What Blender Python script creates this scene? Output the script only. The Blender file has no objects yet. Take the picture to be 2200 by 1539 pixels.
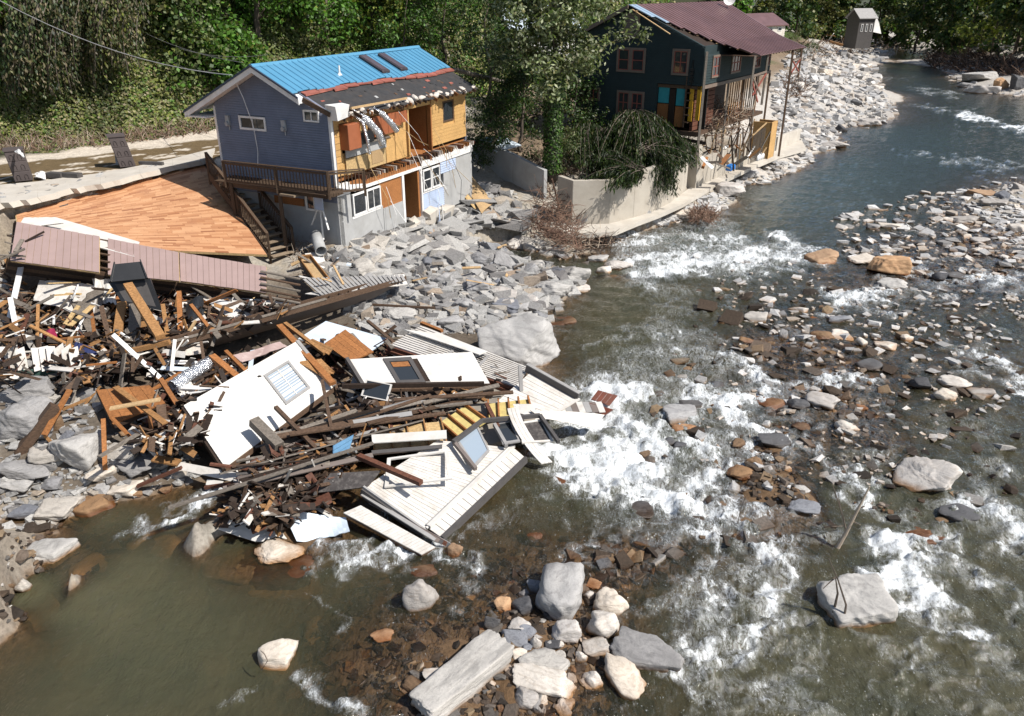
import bpy, bmesh, math, random
import numpy as np
from mathutils import Vector, Matrix
# ------------------------------------------------------------------ camera, sky, sun, exposure
S = bpy.context.scene
C = S.collection
CAM_H = 13.0; CAM_P = 25.0
camd = bpy.data.cameras.new('camera'); cam = bpy.data.objects.new('camera', camd); C.objects.link(cam)
cam.location = (0, 0, CAM_H); cam.rotation_euler = (math.radians(90 - CAM_P), 0, 0)
camd.sensor_width = 36; camd.lens = 28; camd.clip_start = .3; camd.clip_end = 3000
S.camera = cam
SUN_EL = 50; SUN_AZ = -27          # azimuth measured from +X (right) towards +Y (away)
W = bpy.data.worlds.new('World'); S.world = W; W.use_nodes = True
wn = W.node_tree.nodes; bg = wn['Background']
sky = wn.new('ShaderNodeTexSky'); sky.sky_type = 'NISHITA'; sky.sun_disc = False
sky.sun_elevation = math.radians(SUN_EL); sky.sun_rotation = math.radians(90 - SUN_AZ)
W.node_tree.links.new(sky.outputs[0], bg.inputs[0]); bg.inputs[1].default_value = .085
sl = bpy.data.lights.new('sun', 'SUN'); sl.energy = 5.0; sl.angle = math.radians(.53); sl.color = (1, .955, .89)
so = bpy.data.objects.new('sun', sl); C.objects.link(so)
_a, _e = math.radians(SUN_AZ), math.radians(SUN_EL)
so.rotation_euler = Vector((math.cos(_a)*math.cos(_e), math.sin(_a)*math.cos(_e), math.sin(_e))).to_track_quat('Z', 'Y').to_euler()
so.location = (40, 20, 60)
S.view_settings.view_transform = 'Standard'; S.view_settings.look = 'None'
S.view_settings.exposure = 0.38; S.view_settings.gamma = 1; S.view_settings.use_curve_mapping = False
S.cycles.max_bounces = 7; S.cycles.transparent_max_bounces = 12; S.cycles.sample_clamp_indirect = 6
R = random.Random(7); NR = np.random.RandomState(11)

# ------------------------------------------------------------------ photograph geometry -> world points
FP, PX, PY = 1711., 1100., 769.5
_c, _s = math.cos(math.radians(CAM_P)), math.sin(math.radians(CAM_P))
def ray(px, py):
    a = (px-PX)/FP; b = -(py-PY)/FP
    return Vector((a, b*_s+_c, b*_c-_s))
def U(px, py, z=0.):                      # point of height z seen at a pixel of the photograph
    d = ray(px, py); return Vector((0, 0, CAM_H)) + d*((z-CAM_H)/d.z)
def UYd(px, py, Y):                       # point at distance Y
    d = ray(px, py); return Vector((0, 0, CAM_H)) + d*(Y/d.y)
def proj(x, y, z):
    z = z-CAM_H; dep = y*_c-z*_s; return PX+FP*x/dep, PY-FP*(y*_s+z*_c)/dep, dep
def depth(p): return p.y*_c-(p.z-CAM_H)*_s
def G(px, py):                            # ground point under a pixel
    if py < 330:
        d = ray(px, py); t = 22.; st = .5
        while t < 260 and CAM_H+d.z*t > float(hgt(d.x*t, d.y*t)): t += st
        t0, t1 = t-st, t
        for _ in range(6):
            tm = (t0+t1)/2
            if CAM_H+d.z*tm > float(hgt(d.x*tm, d.y*tm)): t0 = tm
            else: t1 = tm
        return Vector((d.x*t1, d.y*t1, float(hgt(d.x*t1, d.y*t1))))
    z = 1.0
    for _ in range(25):
        p = U(px, py, z); h = float(hgt(p.x, p.y)); z = z*.5+h*.5
    p = U(px, py, z); return Vector((p.x, p.y, float(hgt(p.x, p.y))))
# ------------------------------------------------------------------ noise
def _hash(ix, iy, seed):
    n = (ix.astype(np.int64)*374761393 + iy.astype(np.int64)*668265263 + seed*1442695041) & 0x7fffffff
    n = ((n ^ (n >> 13))*1274126177) & 0x7fffffff
    return ((n ^ (n >> 16)) & 0xffff)/65535.
def vnoise(x, y, seed=0):
    x = np.asarray(x, float); y = np.asarray(y, float)
    ix, iy = np.floor(x), np.floor(y); fx, fy = x-ix, y-iy
    fx = fx*fx*fx*(fx*(fx*6-15)+10); fy = fy*fy*fy*(fy*(fy*6-15)+10)
    a = _hash(ix, iy, seed); b = _hash(ix+1, iy, seed); c = _hash(ix, iy+1, seed); d = _hash(ix+1, iy+1, seed)
    return (a*(1-fx)+b*fx)*(1-fy)+(c*(1-fx)+d*fx)*fy
def fbm(x, y, seed=0, oct=4):
    r = 0; a = .5; t = 0
    for i in range(oct):
        r = r+a*vnoise(x, y, seed+i*17); t += a; a *= .5; x = np.asarray(x)*2.03+3.1; y = np.asarray(y)*2.03-1.7
    return r/t
def sstep(a, b, x):
    t = np.clip((x-a)/(b-a), 0, 1); return t*t*(3-2*t)
# ------------------------------------------------------------------ objects
def link(name, me, parent=None, m=None):
    o = bpy.data.objects.new(name, me); C.objects.link(o)
    if parent is not None: o.parent = parent
    if m is not None and me is not None:
        for mm in (m if isinstance(m, (list, tuple)) else [m]): me.materials.append(mm)
    return o
def tag(o, label=None, cat=None, group=None, kind=None):
    if label: o['label'] = label
    if cat: o['category'] = cat
    if group: o['group'] = group
    if kind: o['kind'] = kind
    return o
def thing(name, label, cat, group=None, loc=(0, 0, 0)):
    o = bpy.data.objects.new(name, None); C.objects.link(o); o.location = loc; o.empty_display_size = .2
    bpy.context.view_layer.update() if False else None
    return tag(o, label, cat, group)
def npmesh(name, V, Fq, smooth=False, attrs=None):   # V (n,3), Fq (m,k) equal sided
    me = bpy.data.meshes.new(name); V = np.asarray(V, np.float32); Fq = np.asarray(Fq, np.int32)
    me.vertices.add(len(V)); me.vertices.foreach_set('co', V.ravel())
    k = Fq.shape[1]; me.loops.add(Fq.size); me.loops.foreach_set('vertex_index', Fq.ravel())
    me.polygons.add(len(Fq)); me.polygons.foreach_set('loop_start', np.arange(0, Fq.size, k, dtype=np.int32))
    try: me.polygons.foreach_set('loop_total', np.full(len(Fq), k, np.int32))
    except Exception: pass
    me.polygons.foreach_set('use_smooth', np.full(len(Fq), bool(smooth)))
    me.update(calc_edges=True)
    for n, (typ, dom, arr) in (attrs or {}).items():
        at = me.attributes.new(n, typ, dom)
        at.data.foreach_set('color' if 'COLOR' in typ else 'value', np.asarray(arr, np.float32).ravel())
    return me
class MB:                                 # mesh collector
    def __init__(s): s.v = []; s.f = []; s.m = []; s.col = []
    def poly(s, pts, mi=0, c=None):
        b = len(s.v); s.v += [tuple(p) for p in pts]; s.f.append(tuple(range(b, b+len(pts)))); s.m.append(mi); s.col.append(c)
    def hexa(s, p, mi=0, c=None):         # 8 corners: bottom 0-3, top 4-7 (same order)
        b = len(s.v); s.v += [tuple(q) for q in p]
        for f in ((3, 2, 1, 0), (4, 5, 6, 7), (0, 1, 5, 4), (1, 2, 6, 5), (2, 3, 7, 6), (3, 0, 4, 7)):
            s.f.append(tuple(b+i for i in f)); s.m.append(mi); s.col.append(c)
    def box(s, fr, u0, u1, v0, v1, w0, w1, mi=0, c=None):   # fr(u,v,w)->point
        s.hexa([fr(u0, v0, w0), fr(u1, v0, w0), fr(u1, v1, w0), fr(u0, v1, w0), fr(u0, v0, w1), fr(u1, v0, w1), fr(u1, v1, w1), fr(u0, v1, w1)], mi, c)
    def beam(s, a, b, w, h, up=Vector((0, 0, 1)), mi=0, c=None, roll=0):
        a = Vector(a); b = Vector(b); d = (b-a)
        if d.length < 1e-4: return
        d.normalize(); x = d.cross(up)
        if x.length < .05: x = d.cross(Vector((1, .1, 0)))
        x.normalize(); z = x.cross(d)
        if roll: q = Matrix.Rotation(roll, 3, d); x = q @ x; z = q @ z
        x = x*w/2; z = z*h/2
        s.hexa([a-x-z, b-x-z, b+x-z, a+x-z, a-x+z, b-x+z, b+x+z, a+x+z], mi, c)
    def tube(s, pts, r, n=6, mi=0, c=None, caps=True):
        pts = [Vector(p) for p in pts]; rr = r if isinstance(r, (list, tuple)) else [r]*len(pts); base = len(s.v)
        for i, p in enumerate(pts):
            d = (pts[min(i+1, len(pts)-1)]-pts[max(i-1, 0)]); d = d.normalized() if d.length > 1e-6 else Vector((0, 0, 1))
            x = d.cross(Vector((0, 0, 1)) if abs(d.z) < .9 else Vector((1, 0, 0))).normalized(); y = d.cross(x)
            for k in range(n):
                t = 2*math.pi*k/n; s.v.append(tuple(p+(x*math.cos(t)+y*math.sin(t))*rr[i]))
        for i in range(len(pts)-1):
            for k in range(n):
                k2 = (k+1) % n; s.f.append((base+i*n+k, base+i*n+k2, base+(i+1)*n+k2, base+(i+1)*n+k)); s.m.append(mi); s.col.append(c)
        if caps:
            s.f.append(tuple(base+k for k in range(n))); s.m.append(mi); s.col.append(c)
            s.f.append(tuple(base+(len(pts)-1)*n+k for k in range(n-1, -1, -1))); s.m.append(mi); s.col.append(c)
    def build(s, name, mats, parent=None, smooth=False, bevel=0):
        me = bpy.data.meshes.new(name); me.from_pydata(s.v, [], s.f)
        ml = mats if isinstance(mats, (list, tuple)) else [mats]
        for q in ml: me.materials.append(q)
        me.polygons.foreach_set('material_index', s.m)
        if any(c is not None for c in s.col):
            at = me.attributes.new('tone', 'FLOAT', 'FACE'); at.data.foreach_set('value', [.5 if c is None else c for c in s.col])
        if smooth: me.polygons.foreach_set('use_smooth', [True]*len(me.polygons))
        bm = bmesh.new(); bm.from_mesh(me); bmesh.ops.recalc_face_normals(bm, faces=bm.faces); bm.to_mesh(me); bm.free()
        me.update(); o = bpy.data.objects.new(name, me); C.objects.link(o)
        if parent is not None: o.parent = parent; o.matrix_parent_inverse = Matrix.Translation(parent.location).inverted()
        if bevel:
            md = o.modifiers.new('b', 'BEVEL'); md.width = bevel; md.segments = 1; md.limit_method = 'ANGLE'
        return o
# ------------------------------------------------------------------ materials
class N:
    def __init__(s, name):
        s.m = bpy.data.materials.new(name); s.m.use_nodes = True; s.t = s.m.node_tree; s.t.nodes.clear()
        s.out = s.t.nodes.new('ShaderNodeOutputMaterial')
    def n(s, typ, ins=None, **kw):
        q = s.t.nodes.new('ShaderNode'+typ)
        for k, v in kw.items(): setattr(q, k, v)
        for k, v in (ins or {}).items():
            if isinstance(v, bpy.types.NodeSocket): s.t.links.new(v, q.inputs[k])
            else:
                if isinstance(v, tuple) and len(v) == 3 and q.inputs[k].type == 'RGBA': v = (*v, 1)
                q.inputs[k].default_value = v
        return q
    def math(s, op, a, b=0., clamp=False): return s.n('Math', {0: a, 1: b}, operation=op, use_clamp=clamp).outputs[0]
    def mix(s, f, a, b, bt='MIX'):
        q = s.n('Mix', {}, data_type='RGBA', blend_type=bt); 
        for k, v in ((0, f), (6, a), (7, b)):
            if isinstance(v, bpy.types.NodeSocket): s.t.links.new(v, q.inputs[k])
            else: q.inputs[k].default_value = (*v, 1) if isinstance(v, tuple) and len(v) == 3 else v
        return q.outputs[2]
    def co(s): return s.n('TexCoord').outputs['Object']
    def geo(s): return s.n('NewGeometry')
    def noise(s, scale, detail=4, rough=.55, vec=None, dist=0.):
        i = {'Scale': scale, 'Detail': detail, 'Roughness': rough, 'Distortion': dist}
        if vec is not None: i['Vector'] = vec
        else: i['Vector'] = s.n('NewGeometry').outputs['Position']
        return s.n('TexNoise', i).outputs[0]
    def ramp(s, f, stops):
        q = s.n('ValToRGB', {0: f}); e = q.color_ramp.elements
        while len(e) < len(stops): e.new(.5)
        for k, (p, c) in enumerate(stops): e[k].position = p; e[k].color = (*c, 1) if isinstance(c, tuple) else (c, c, c, 1)
        return q.outputs[0]
    def mapr(s, v, a, b, c=0., d=1.): return s.n('MapRange', {0: v, 1: a, 2: b, 3: c, 4: d}).outputs[0]
    def attr(s, name, fac=True):
        q = s.n('Attribute', attribute_name=name); return q.outputs['Fac' if fac else 'Color']
    def bump(s, h, strength=.5, dist=.02): return s.n('Bump', {'Height': h, 'Strength': strength, 'Distance': dist}).outputs[0]
    def pbsdf(s, col, rough=.7, bump=None, **kw):
        i = {'Base Color': col, 'Roughness': rough}
        if bump is not None: i['Normal'] = bump
        i.update(kw); q = s.n('BsdfPrincipled', i); s.t.links.new(q.outputs[0], s.out.inputs[0]); return q
def sc(c, k): return tuple(min(1, x*k) for x in c)
MAT = {}
def plain(name, col, rough=.6, var=.25, nscale=3., bscale=40., bstr=.25, dirt=.0, dirtcol=(.14, .1, .07), metallic=0., spec=.4, tone=0., bdist=.01):
    if name in MAT: return MAT[name]
    k = N(name); n1 = k.noise(nscale, 5, .6); n2 = k.noise(bscale, 3, .6)
    col1 = k.mix(k.mapr(n1, .3, .7), sc(col, 1-var), sc(col, 1+var*.6))
    rnd = k.n('ObjectInfo').outputs['Random']
    col1 = k.mix(1., col1, k.ramp(rnd, [(0, 1-var*.45), (1, 1.)]), 'MULTIPLY')
    if tone: col1 = k.mix(1., col1, k.ramp(k.attr('tone'), [(0, 1-tone), (1, 1.)]), 'MULTIPLY')
    if dirt:
        n3 = k.noise(nscale*.7, 8, .75); col1 = k.mix(k.math('MULTIPLY', k.mapr(n3, .47, .68), dirt), col1, dirtcol)
    k.pbsdf(col1, rough, k.bump(n2, bstr, bdist), Metallic=metallic, **{'Specular IOR Level': spec})
    MAT[name] = k.m; return k.m
def wood(name, col, dark=.45, rough=.7, var=.3):
    k = N(name); g = k.n('NewGeometry').outputs['Position']; o = k.co()
    rnd = k.n('ObjectInfo').outputs['Random']
    n1 = k.noise(2.2, 6, .65); n2 = k.n('TexNoise', {'Vector': k.n('Mapping', {'Vector': g, 'Scale': (14, 14, 45)}).outputs[0], 'Scale': 1., 'Detail': 4.}).outputs[0]
    c1 = k.mix(k.mapr(n2, .35, .7), sc(col, 1-dark), col); c1 = k.mix(k.math('MULTIPLY', k.mapr(n1, .45, .75), .5), c1, sc(col, .5))
    c1 = k.mix(1., c1, k.ramp(rnd, [(0, 1-var), (1, 1.)]), 'MULTIPLY')
    k.pbsdf(c1, rough, k.bump(n2, .3, .006), **{'Specular IOR Level': .25}); MAT[name] = k.m; return k.m
# ------------------------------------------------------------------ terrain height field
CP = """0 1125 0;120 1128 0;260 1078 0;420 1042 0;560 1010 0;700 975 0;900 920 0;1050 850 0;1170 792 0;1175 720 0;1190 660 0;1240 625 0;1320 595 0;1345 565 0;1300 545 0;1262 522 0;1330 500 0;1480 470 0;1580 425 0;1640 392 0;1740 345 0;1785 315 0;1900 262 0;1925 225 0;1890 190 0;1860 150 0;1900 122 0;1960 103 0
450 1180 -.1;520 1220 -.12;600 1240 -.14;690 1210 -.2;500 1150 -.08;60 1340 -.16;150 1290 -.22;30 1410 -.3;200 1230 -.28;120 1390 -.45;330 1170 -.3;560 1170 -.06;1930 112 -.3;1965 110 -.3;1990 165 -.6;1935 150 -.5;1965 128 -.4;2010 185 -.6;1950 180 -.6
200 440 3.5;330 415 3.5;430 395 3.3;300 500 2.9;430 480 2.6;500 530 2.3;100 500 3.4;420 420 3.0;200 560 2.7
0 1000 .9;0 860 1.8;150 950 1.1;100 800 1.5;250 1000 .55;0 700 2.1;0 560 2.7;100 650 2.0;200 720 1.5;0 490 3.6;300 800 1.3;450 850 .8;600 850 .6;300 640 1.7;450 650 1.4;650 700 .7;560 590 1.7;650 520 2.3;733 535 2.3;640 440 2.9;820 505 2.0;900 480 1.7;960 470 1.5;1010 455 1.5;1050 420 1.9;1090 380 2.4;850 600 1.1;950 560 1.2;1000 520 1.3;1100 560 .9;1150 505 .9;1050 650 .6;900 680 .6;800 720 .6;1180 545 .55;1210 600 .5;780 850 .2;950 1000 -.05;800 1100 -.2;600 1050 -.1
1210 500 .5;1320 492 .35;1450 452 .35;1560 402 .35;1650 352 .35;1720 330 .3
1330 480 .55;1270 492 .5;1440 442 .55;1520 395 .6;1580 370 .6;1640 340 .6;1700 314 .7;1400 460 .5;1530 366 1.6;1600 338 1.6;1650 315 1.5
1250 365 2.9;1400 335 3.0;1330 300 3.5;1450 300 3.4;1100 330 3.4;1130 260 3.8;1250 240 3.9;1060 300 3.6;1550 330 1.8;1620 300 1.9;1560 270 2.6;1640 260 2.2;1500 200 4.2;1600 160 4
1700 285 1.3;1750 235 1.5;1800 205 1.2;1710 185 2.4;1690 140 3.6;1760 130 1.4;1850 225 .5;1690 90 4.8;1800 118 .8;1750 98 2.2;1700 70 5;1620 60 5.2;1850 108 .7
2200 207 0;2120 200 0;2080 183 0;2020 150 0;1995 118 0;2200 170 1.4;2150 130 2.2;2200 90 3.5;2060 105 1.4;2200 60 5;2100 70 4
2200 560 -.12;2110 425 .22;2200 440 .3;2160 480 .12;2080 470 -.04;2020 520 -.12;1940 545 -.12;2200 500 .05;2200 400 .1;2120 390 -.15;2000 450 -.35
1300 650 -1;1450 700 -1;1300 790 -1.1;1250 700 -.6;1500 400 -1.1;1620 460 -1.2;1750 400 -1.1;1850 300 -.9;2000 310 -.9;1950 200 -.7;2100 300 -.8;2180 250 -.8;1350 1050 -.9;1250 1130 -.7;1150 1090 -.6;1500 1020 -.7;1400 900 -.8;1250 950 -.8;1300 1230 -.04;1120 1240 -.05;1200 1400 .12;1100 1480 .08;950 1440 .0;830 1400 -.05;900 1350 -.06;760 1440 -.06;720 1380 -.3;700 1250 -.5;880 1290 -.2;1020 1300 -.13;1330 1330 -.15;1420 1300 -.35;570 1200 -.2;640 1210 -.1;480 1190 -.3;330 1290 -1.3;200 1400 -1.6;80 1370 -1.4;420 1450 -1.5;600 1500 -.7;780 1500 -.12;900 1530 .02;1100 1535 .05;1300 1500 -.15;1480 1470 -.7;1700 1420 -1;1900 1500 -1.1;2100 1400 -1;1900 1250 -.8;2100 1150 -.8;1780 1120 -.7;2000 950 -.6;2150 950 -.6;2100 850 -.3;2150 800 -.3;2000 700 -.35;2150 690 -.4;1650 610 -.9;1420 540 -.9;1550 520 -.9;90 1210 -.2;20 1300 -.2;60 1260 -.2;250 1160 -.8;380 1170 -.5;140 1170 -.15
1600 740 -.08;1700 780 -.06;1780 800 -.06;1850 830 -.07;1680 830 -.09;1870 900 -.06;1820 930 -.06;1900 960 -.1;1800 900 -.05;1650 680 -.14;1750 750 -.06;1640 780 -.06;1560 700 -.5;1750 700 -.3;1660 960 -.06;1600 1000 -.05;1720 1040 -.04;1750 1080 -.03;1690 1000 -.02;1560 850 -.4;1350 1180 -.03;1300 1200 -.01;1420 1220 -.08;1850 560 -.12;1900 620 -.14;1750 600 -.25;1960 650 -.25;2050 660 -.15;1900 530 -.06;2050 540 -.05;2120 620 -.12"""
cps = [tuple(map(float, q.split())) for l in CP.split('\n') for q in l.split(';')]
ctl = [(*U(x, y, z)[:2], z) for x, y, z in cps]
ctl += [(0, 3, -.8), (-14, 4, -1.2), (16, 4, -1), (30, 12, -.9), (-30, 12, 1.5), (-24, 4, -.2), (-34, 24, 3.5), (45, 22, .6), (60, 30, 2), (58, 45, 1.2), (75, 60, 2.5), (100, 95, 4), (90, 140, 5), (60, 185, 3.5), (-45, 40, 5), (-10, 75, 5), (5, 95, 5), (22, 125, 5), (50, 200, 5)]
# road level shelf
for x, y in ((0, 395), (150, 385), (300, 355), (430, 335), (0, 350), (200, 325), (400, 290), (470, 300)): ctl.append((*U(x, y, 5)[:2], 5.))
for t in (8, 16, 24, 32): ctl.append((-23+t*.7+2, 47+t*.7-2, 5.))
for t in (-10, -20): ctl.append((-23+t*.7+2, 47+t*.7-2, 5.))
ctl = np.array(ctl)
def _rbf(px, py):
    A = np.sqrt((ctl[:, None, 0]-ctl[None, :, 0])**2+(ctl[:, None, 1]-ctl[None, :, 1])**2+.05)
    w = np.linalg.solve(A+np.eye(len(ctl))*.08, ctl[:, 2]-1.)
    out = np.ones_like(px)
    for i in range(len(ctl)): out += w[i]*np.sqrt((px-ctl[i, 0])**2+(py-ctl[i, 1])**2+.05)
    return out
GX0, GY0, GS = -90., 0., .5
gx = np.arange(GX0, 130, GS); gy = np.arange(GY0, 260, GS)
XX, YY = np.meshgrid(gx, gy)
HH = _rbf(XX, YY)
def hilld(x, y):                          # distance beyond the hill foot
    f = np.interp(x, [-90, -45, -23, -8, 5, 14, 24, 40, 60, 130], [-22, 23, 46, 61, 76, 100, 138, 205, 232, 250])
    return (y-f)*.72
hd = hilld(XX, YY)
hill = 5+np.clip(hd, 0, None)*.85*sstep(0, 6, hd)+sstep(1, 9, hd)*((fbm(XX*.11, YY*.11, 5, 3)-.5)*9-np.abs(fbm(XX*.28+5, YY*.28, 15, 3)-.5)*9+1.2)+sstep(.3, 2, hd)*(fbm(XX*.7, YY*.7, 25, 3)-.5)*1.3
HH = np.clip(HH, -2.2, 7)
HH = np.where(hd > 0, np.maximum(5*sstep(-1, 1, hd)+HH*(1-sstep(-1, 1, hd)), hill), HH)
land = sstep(.1, .6, HH)*(1-sstep(4.6, 4.9, HH))
HH = HH+land*(fbm(XX*.5, YY*.5, 3, 4)-.5)*.5
thr_ = np.maximum(-14, -11.9+(XX+21)*.58); rd = sstep(thr_, thr_+.35, hd)*(1-sstep(-.6, .2, hd))*(XX < -9)       # flat road shelf
HH = HH*(1-rd)+4.94*rd
WL = [U(x, y, .95) for x, y in ((1196, 470), (1228, 483), (1308, 481), (1360, 468), (1400, 456), (1440, 436), (1474, 408), (1500, 400), (1600, 356), (1664, 326), (1718, 300))]
best = np.full(XX.shape, 1e9); sgn = np.zeros(XX.shape); par_ = np.zeros(XX.shape)
for i in range(len(WL)-1):
    ax, ay, bx, by = WL[i].x, WL[i].y, WL[i+1].x, WL[i+1].y; vx, vy = bx-ax, by-ay; tt = np.clip(((XX-ax)*vx+(YY-ay)*vy)/(vx*vx+vy*vy), 0, 1); dd = np.hypot(XX-ax-tt*vx, YY-ay-tt*vy)
    m = dd < best; best = np.where(m, dd, best); sgn = np.where(m, -np.sign(vx*(YY-ay)-vy*(XX-ax)), sgn); par_ = np.where(m, i+tt, par_)
sd = best*sgn; inr = (par_ > .02) & (par_ < 9.98)
HH = np.where(inr & (sd > -.35) & (sd < 6), np.minimum(HH, .72-np.clip(sd-.8, 0, 9)*.42), HH)
capz = np.where(par_ < 6.5, 3.05, 1.75); HH = np.where(inr & (sd <= -.35) & (sd > -4.5), np.minimum(HH, capz), HH)
HH = np.where(inr & (sd <= -.35) & (sd > -2.5), np.maximum(HH, capz-.45), HH)
def hgt(x, y):
    x = (np.asarray(x, float)-GX0)/GS; y = (np.asarray(y, float)-GY0)/GS
    x = np.clip(x, 0, len(gx)-2.001); y = np.clip(y, 0, len(gy)-2.001)
    ix, iy = x.astype(int), y.astype(int); fx, fy = x-ix, y-iy
    return (HH[iy, ix]*(1-fx)+HH[iy, ix+1]*fx)*(1-fy)+(HH[iy+1, ix]*(1-fx)+HH[iy+1, ix+1]*fx)*fy
def fan(nr, nc, y0=7.5, y1=235., wid=.78, off=9.):
    ys = y0*(y1/y0)**(np.linspace(0, 1, nr)); u = np.linspace(-1, 1, nc)
    X = u[None, :]*(ys*wid+off)[:, None]; Y = np.repeat(ys[:, None], nc, 1)
    i = np.arange(nr-1)[:, None]*nc+np.arange(nc-1)[None, :]
    return X, Y, np.stack([i, i+1, i+nc+1, i+nc], -1).reshape(-1, 4)
X, Y, Fq = fan(620, 520)
Z = hgt(X, Y)
Z = Z+(fbm(X*1.7, Y*1.7, 9, 4)-.5)*.16*(1-sstep(4.4, 4.8, Z))
wet = 1-sstep(-.02, .1, Z); midr = ((X > 3.5) & (Y < 40)) | ((Y < 26) & (X > -6)); wet = np.where(midr, 1-sstep(.3, .6, Z), wet)
hd2 = hilld(X, Y)
nz = fbm(X*.35, Y*.35, 21, 4); nz2 = fbm(X*2.3, Y*2.3, 31, 4)
veg = sstep(-.8, 0.4, hd2+(nz-.5)*3)
lawn = sstep(70, 80, Y)*sstep(3.6, 4.2, Z)*(1-veg)
def lerp(a, b, t): return a*(1-t[..., None])+np.array(b)*t[..., None]
col = np.zeros(X.shape+(3,))+np.array((.30, .275, .235))
col = lerp(col, (.20, .16, .12), sstep(.45, .65, nz)*.8)
col = lerp(col, (.36, .30, .22), sstep(.5, .7, nz2)*.5)
garden = sstep(2.9, 3.4, Z)*(X > -2)*sstep(38, 44, Y)
col = lerp(col, (.17, .12, .075), garden*.85)
bar = sstep(-.05, .1, Z)*(Y > 58)*(X > 18)*(1-sstep(2.5, 3.5, Z)); col = lerp(col, (.42, .39, .35), bar*.8)
col = lerp(col, (.12, .07, .034), wet*.95)
col = lerp(col, (.05, .075, .018), lawn); col = lerp(col, (.03, .033, .016), veg)
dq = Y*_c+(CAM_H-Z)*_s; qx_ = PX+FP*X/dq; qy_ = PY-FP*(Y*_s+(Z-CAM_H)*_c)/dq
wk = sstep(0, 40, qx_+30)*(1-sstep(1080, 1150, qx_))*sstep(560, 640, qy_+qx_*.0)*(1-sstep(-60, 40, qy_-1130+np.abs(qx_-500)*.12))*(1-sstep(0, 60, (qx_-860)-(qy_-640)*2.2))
col = lerp(col, (.075, .058, .042), wk*.85*(1-wet))  # ground under the wreck painted dark brown for the shadowed depth between debris
# road: mud strip, dusty asphalt
road = sstep(-13.5, -12.5, hd2)*(1-veg)*(X < -6)*(Z > 4.6)
mud = road*sstep(-9.2, -8.6, hd2+(nz-.5)*1.2)*(1-sstep(-3.1, -2.6, hd2+(nz-.5)*2.2-(X+20)*-.12))
mud = mud*(1-sstep(.62, .66, fbm(X*.6+Y*.4, (Y-X)*1.6, 41, 3)))
col = lerp(col, (.50, .44, .36), road); col = lerp(col, (.125, .088, .045), mud)
V = np.stack([X, Y, Z], -1).reshape(-1, 3)
k = N('ground'); g = k.attr('gcol', False)
n1 = k.noise(9., 8, .7); n2 = k.noise(45., 5, .6)
vo = k.n('TexVoronoi', {'Vector': k.geo().outputs['Position'], 'Scale': 5.}, feature='F1')
c1 = k.mix(1., g, k.ramp(n1, [(.25, .55), (.5, 1.), (.75, 1.35)]), 'MULTIPLY')
c1 = k.mix(k.math('MULTIPLY', k.mapr(vo.outputs['Color'], .2, .9), .35), c1, k.mix(1., c1, (1.5, 1.5, 1.55), 'MULTIPLY'))
k.pbsdf(c1, .85, k.bump(k.math('ADD', k.math('MULTIPLY', n1, 1.), k.math('MULTIPLY', n2, .4)), .8, .05), **{'Specular IOR Level': .2})
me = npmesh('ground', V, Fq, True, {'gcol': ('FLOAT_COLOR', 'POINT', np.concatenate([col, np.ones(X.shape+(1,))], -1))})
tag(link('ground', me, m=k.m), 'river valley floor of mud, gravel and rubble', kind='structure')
mb = MB(); mb.poly([(-1200, -60, -2.6), (1200, -60, -2.6), (1200, 1500, -2.6), (-1200, 1500, -2.6)])
tag(mb.build('far_ground', plain('farground', (.06, .07, .035), .9)), 'ground reaching the horizon', kind='structure')

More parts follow.
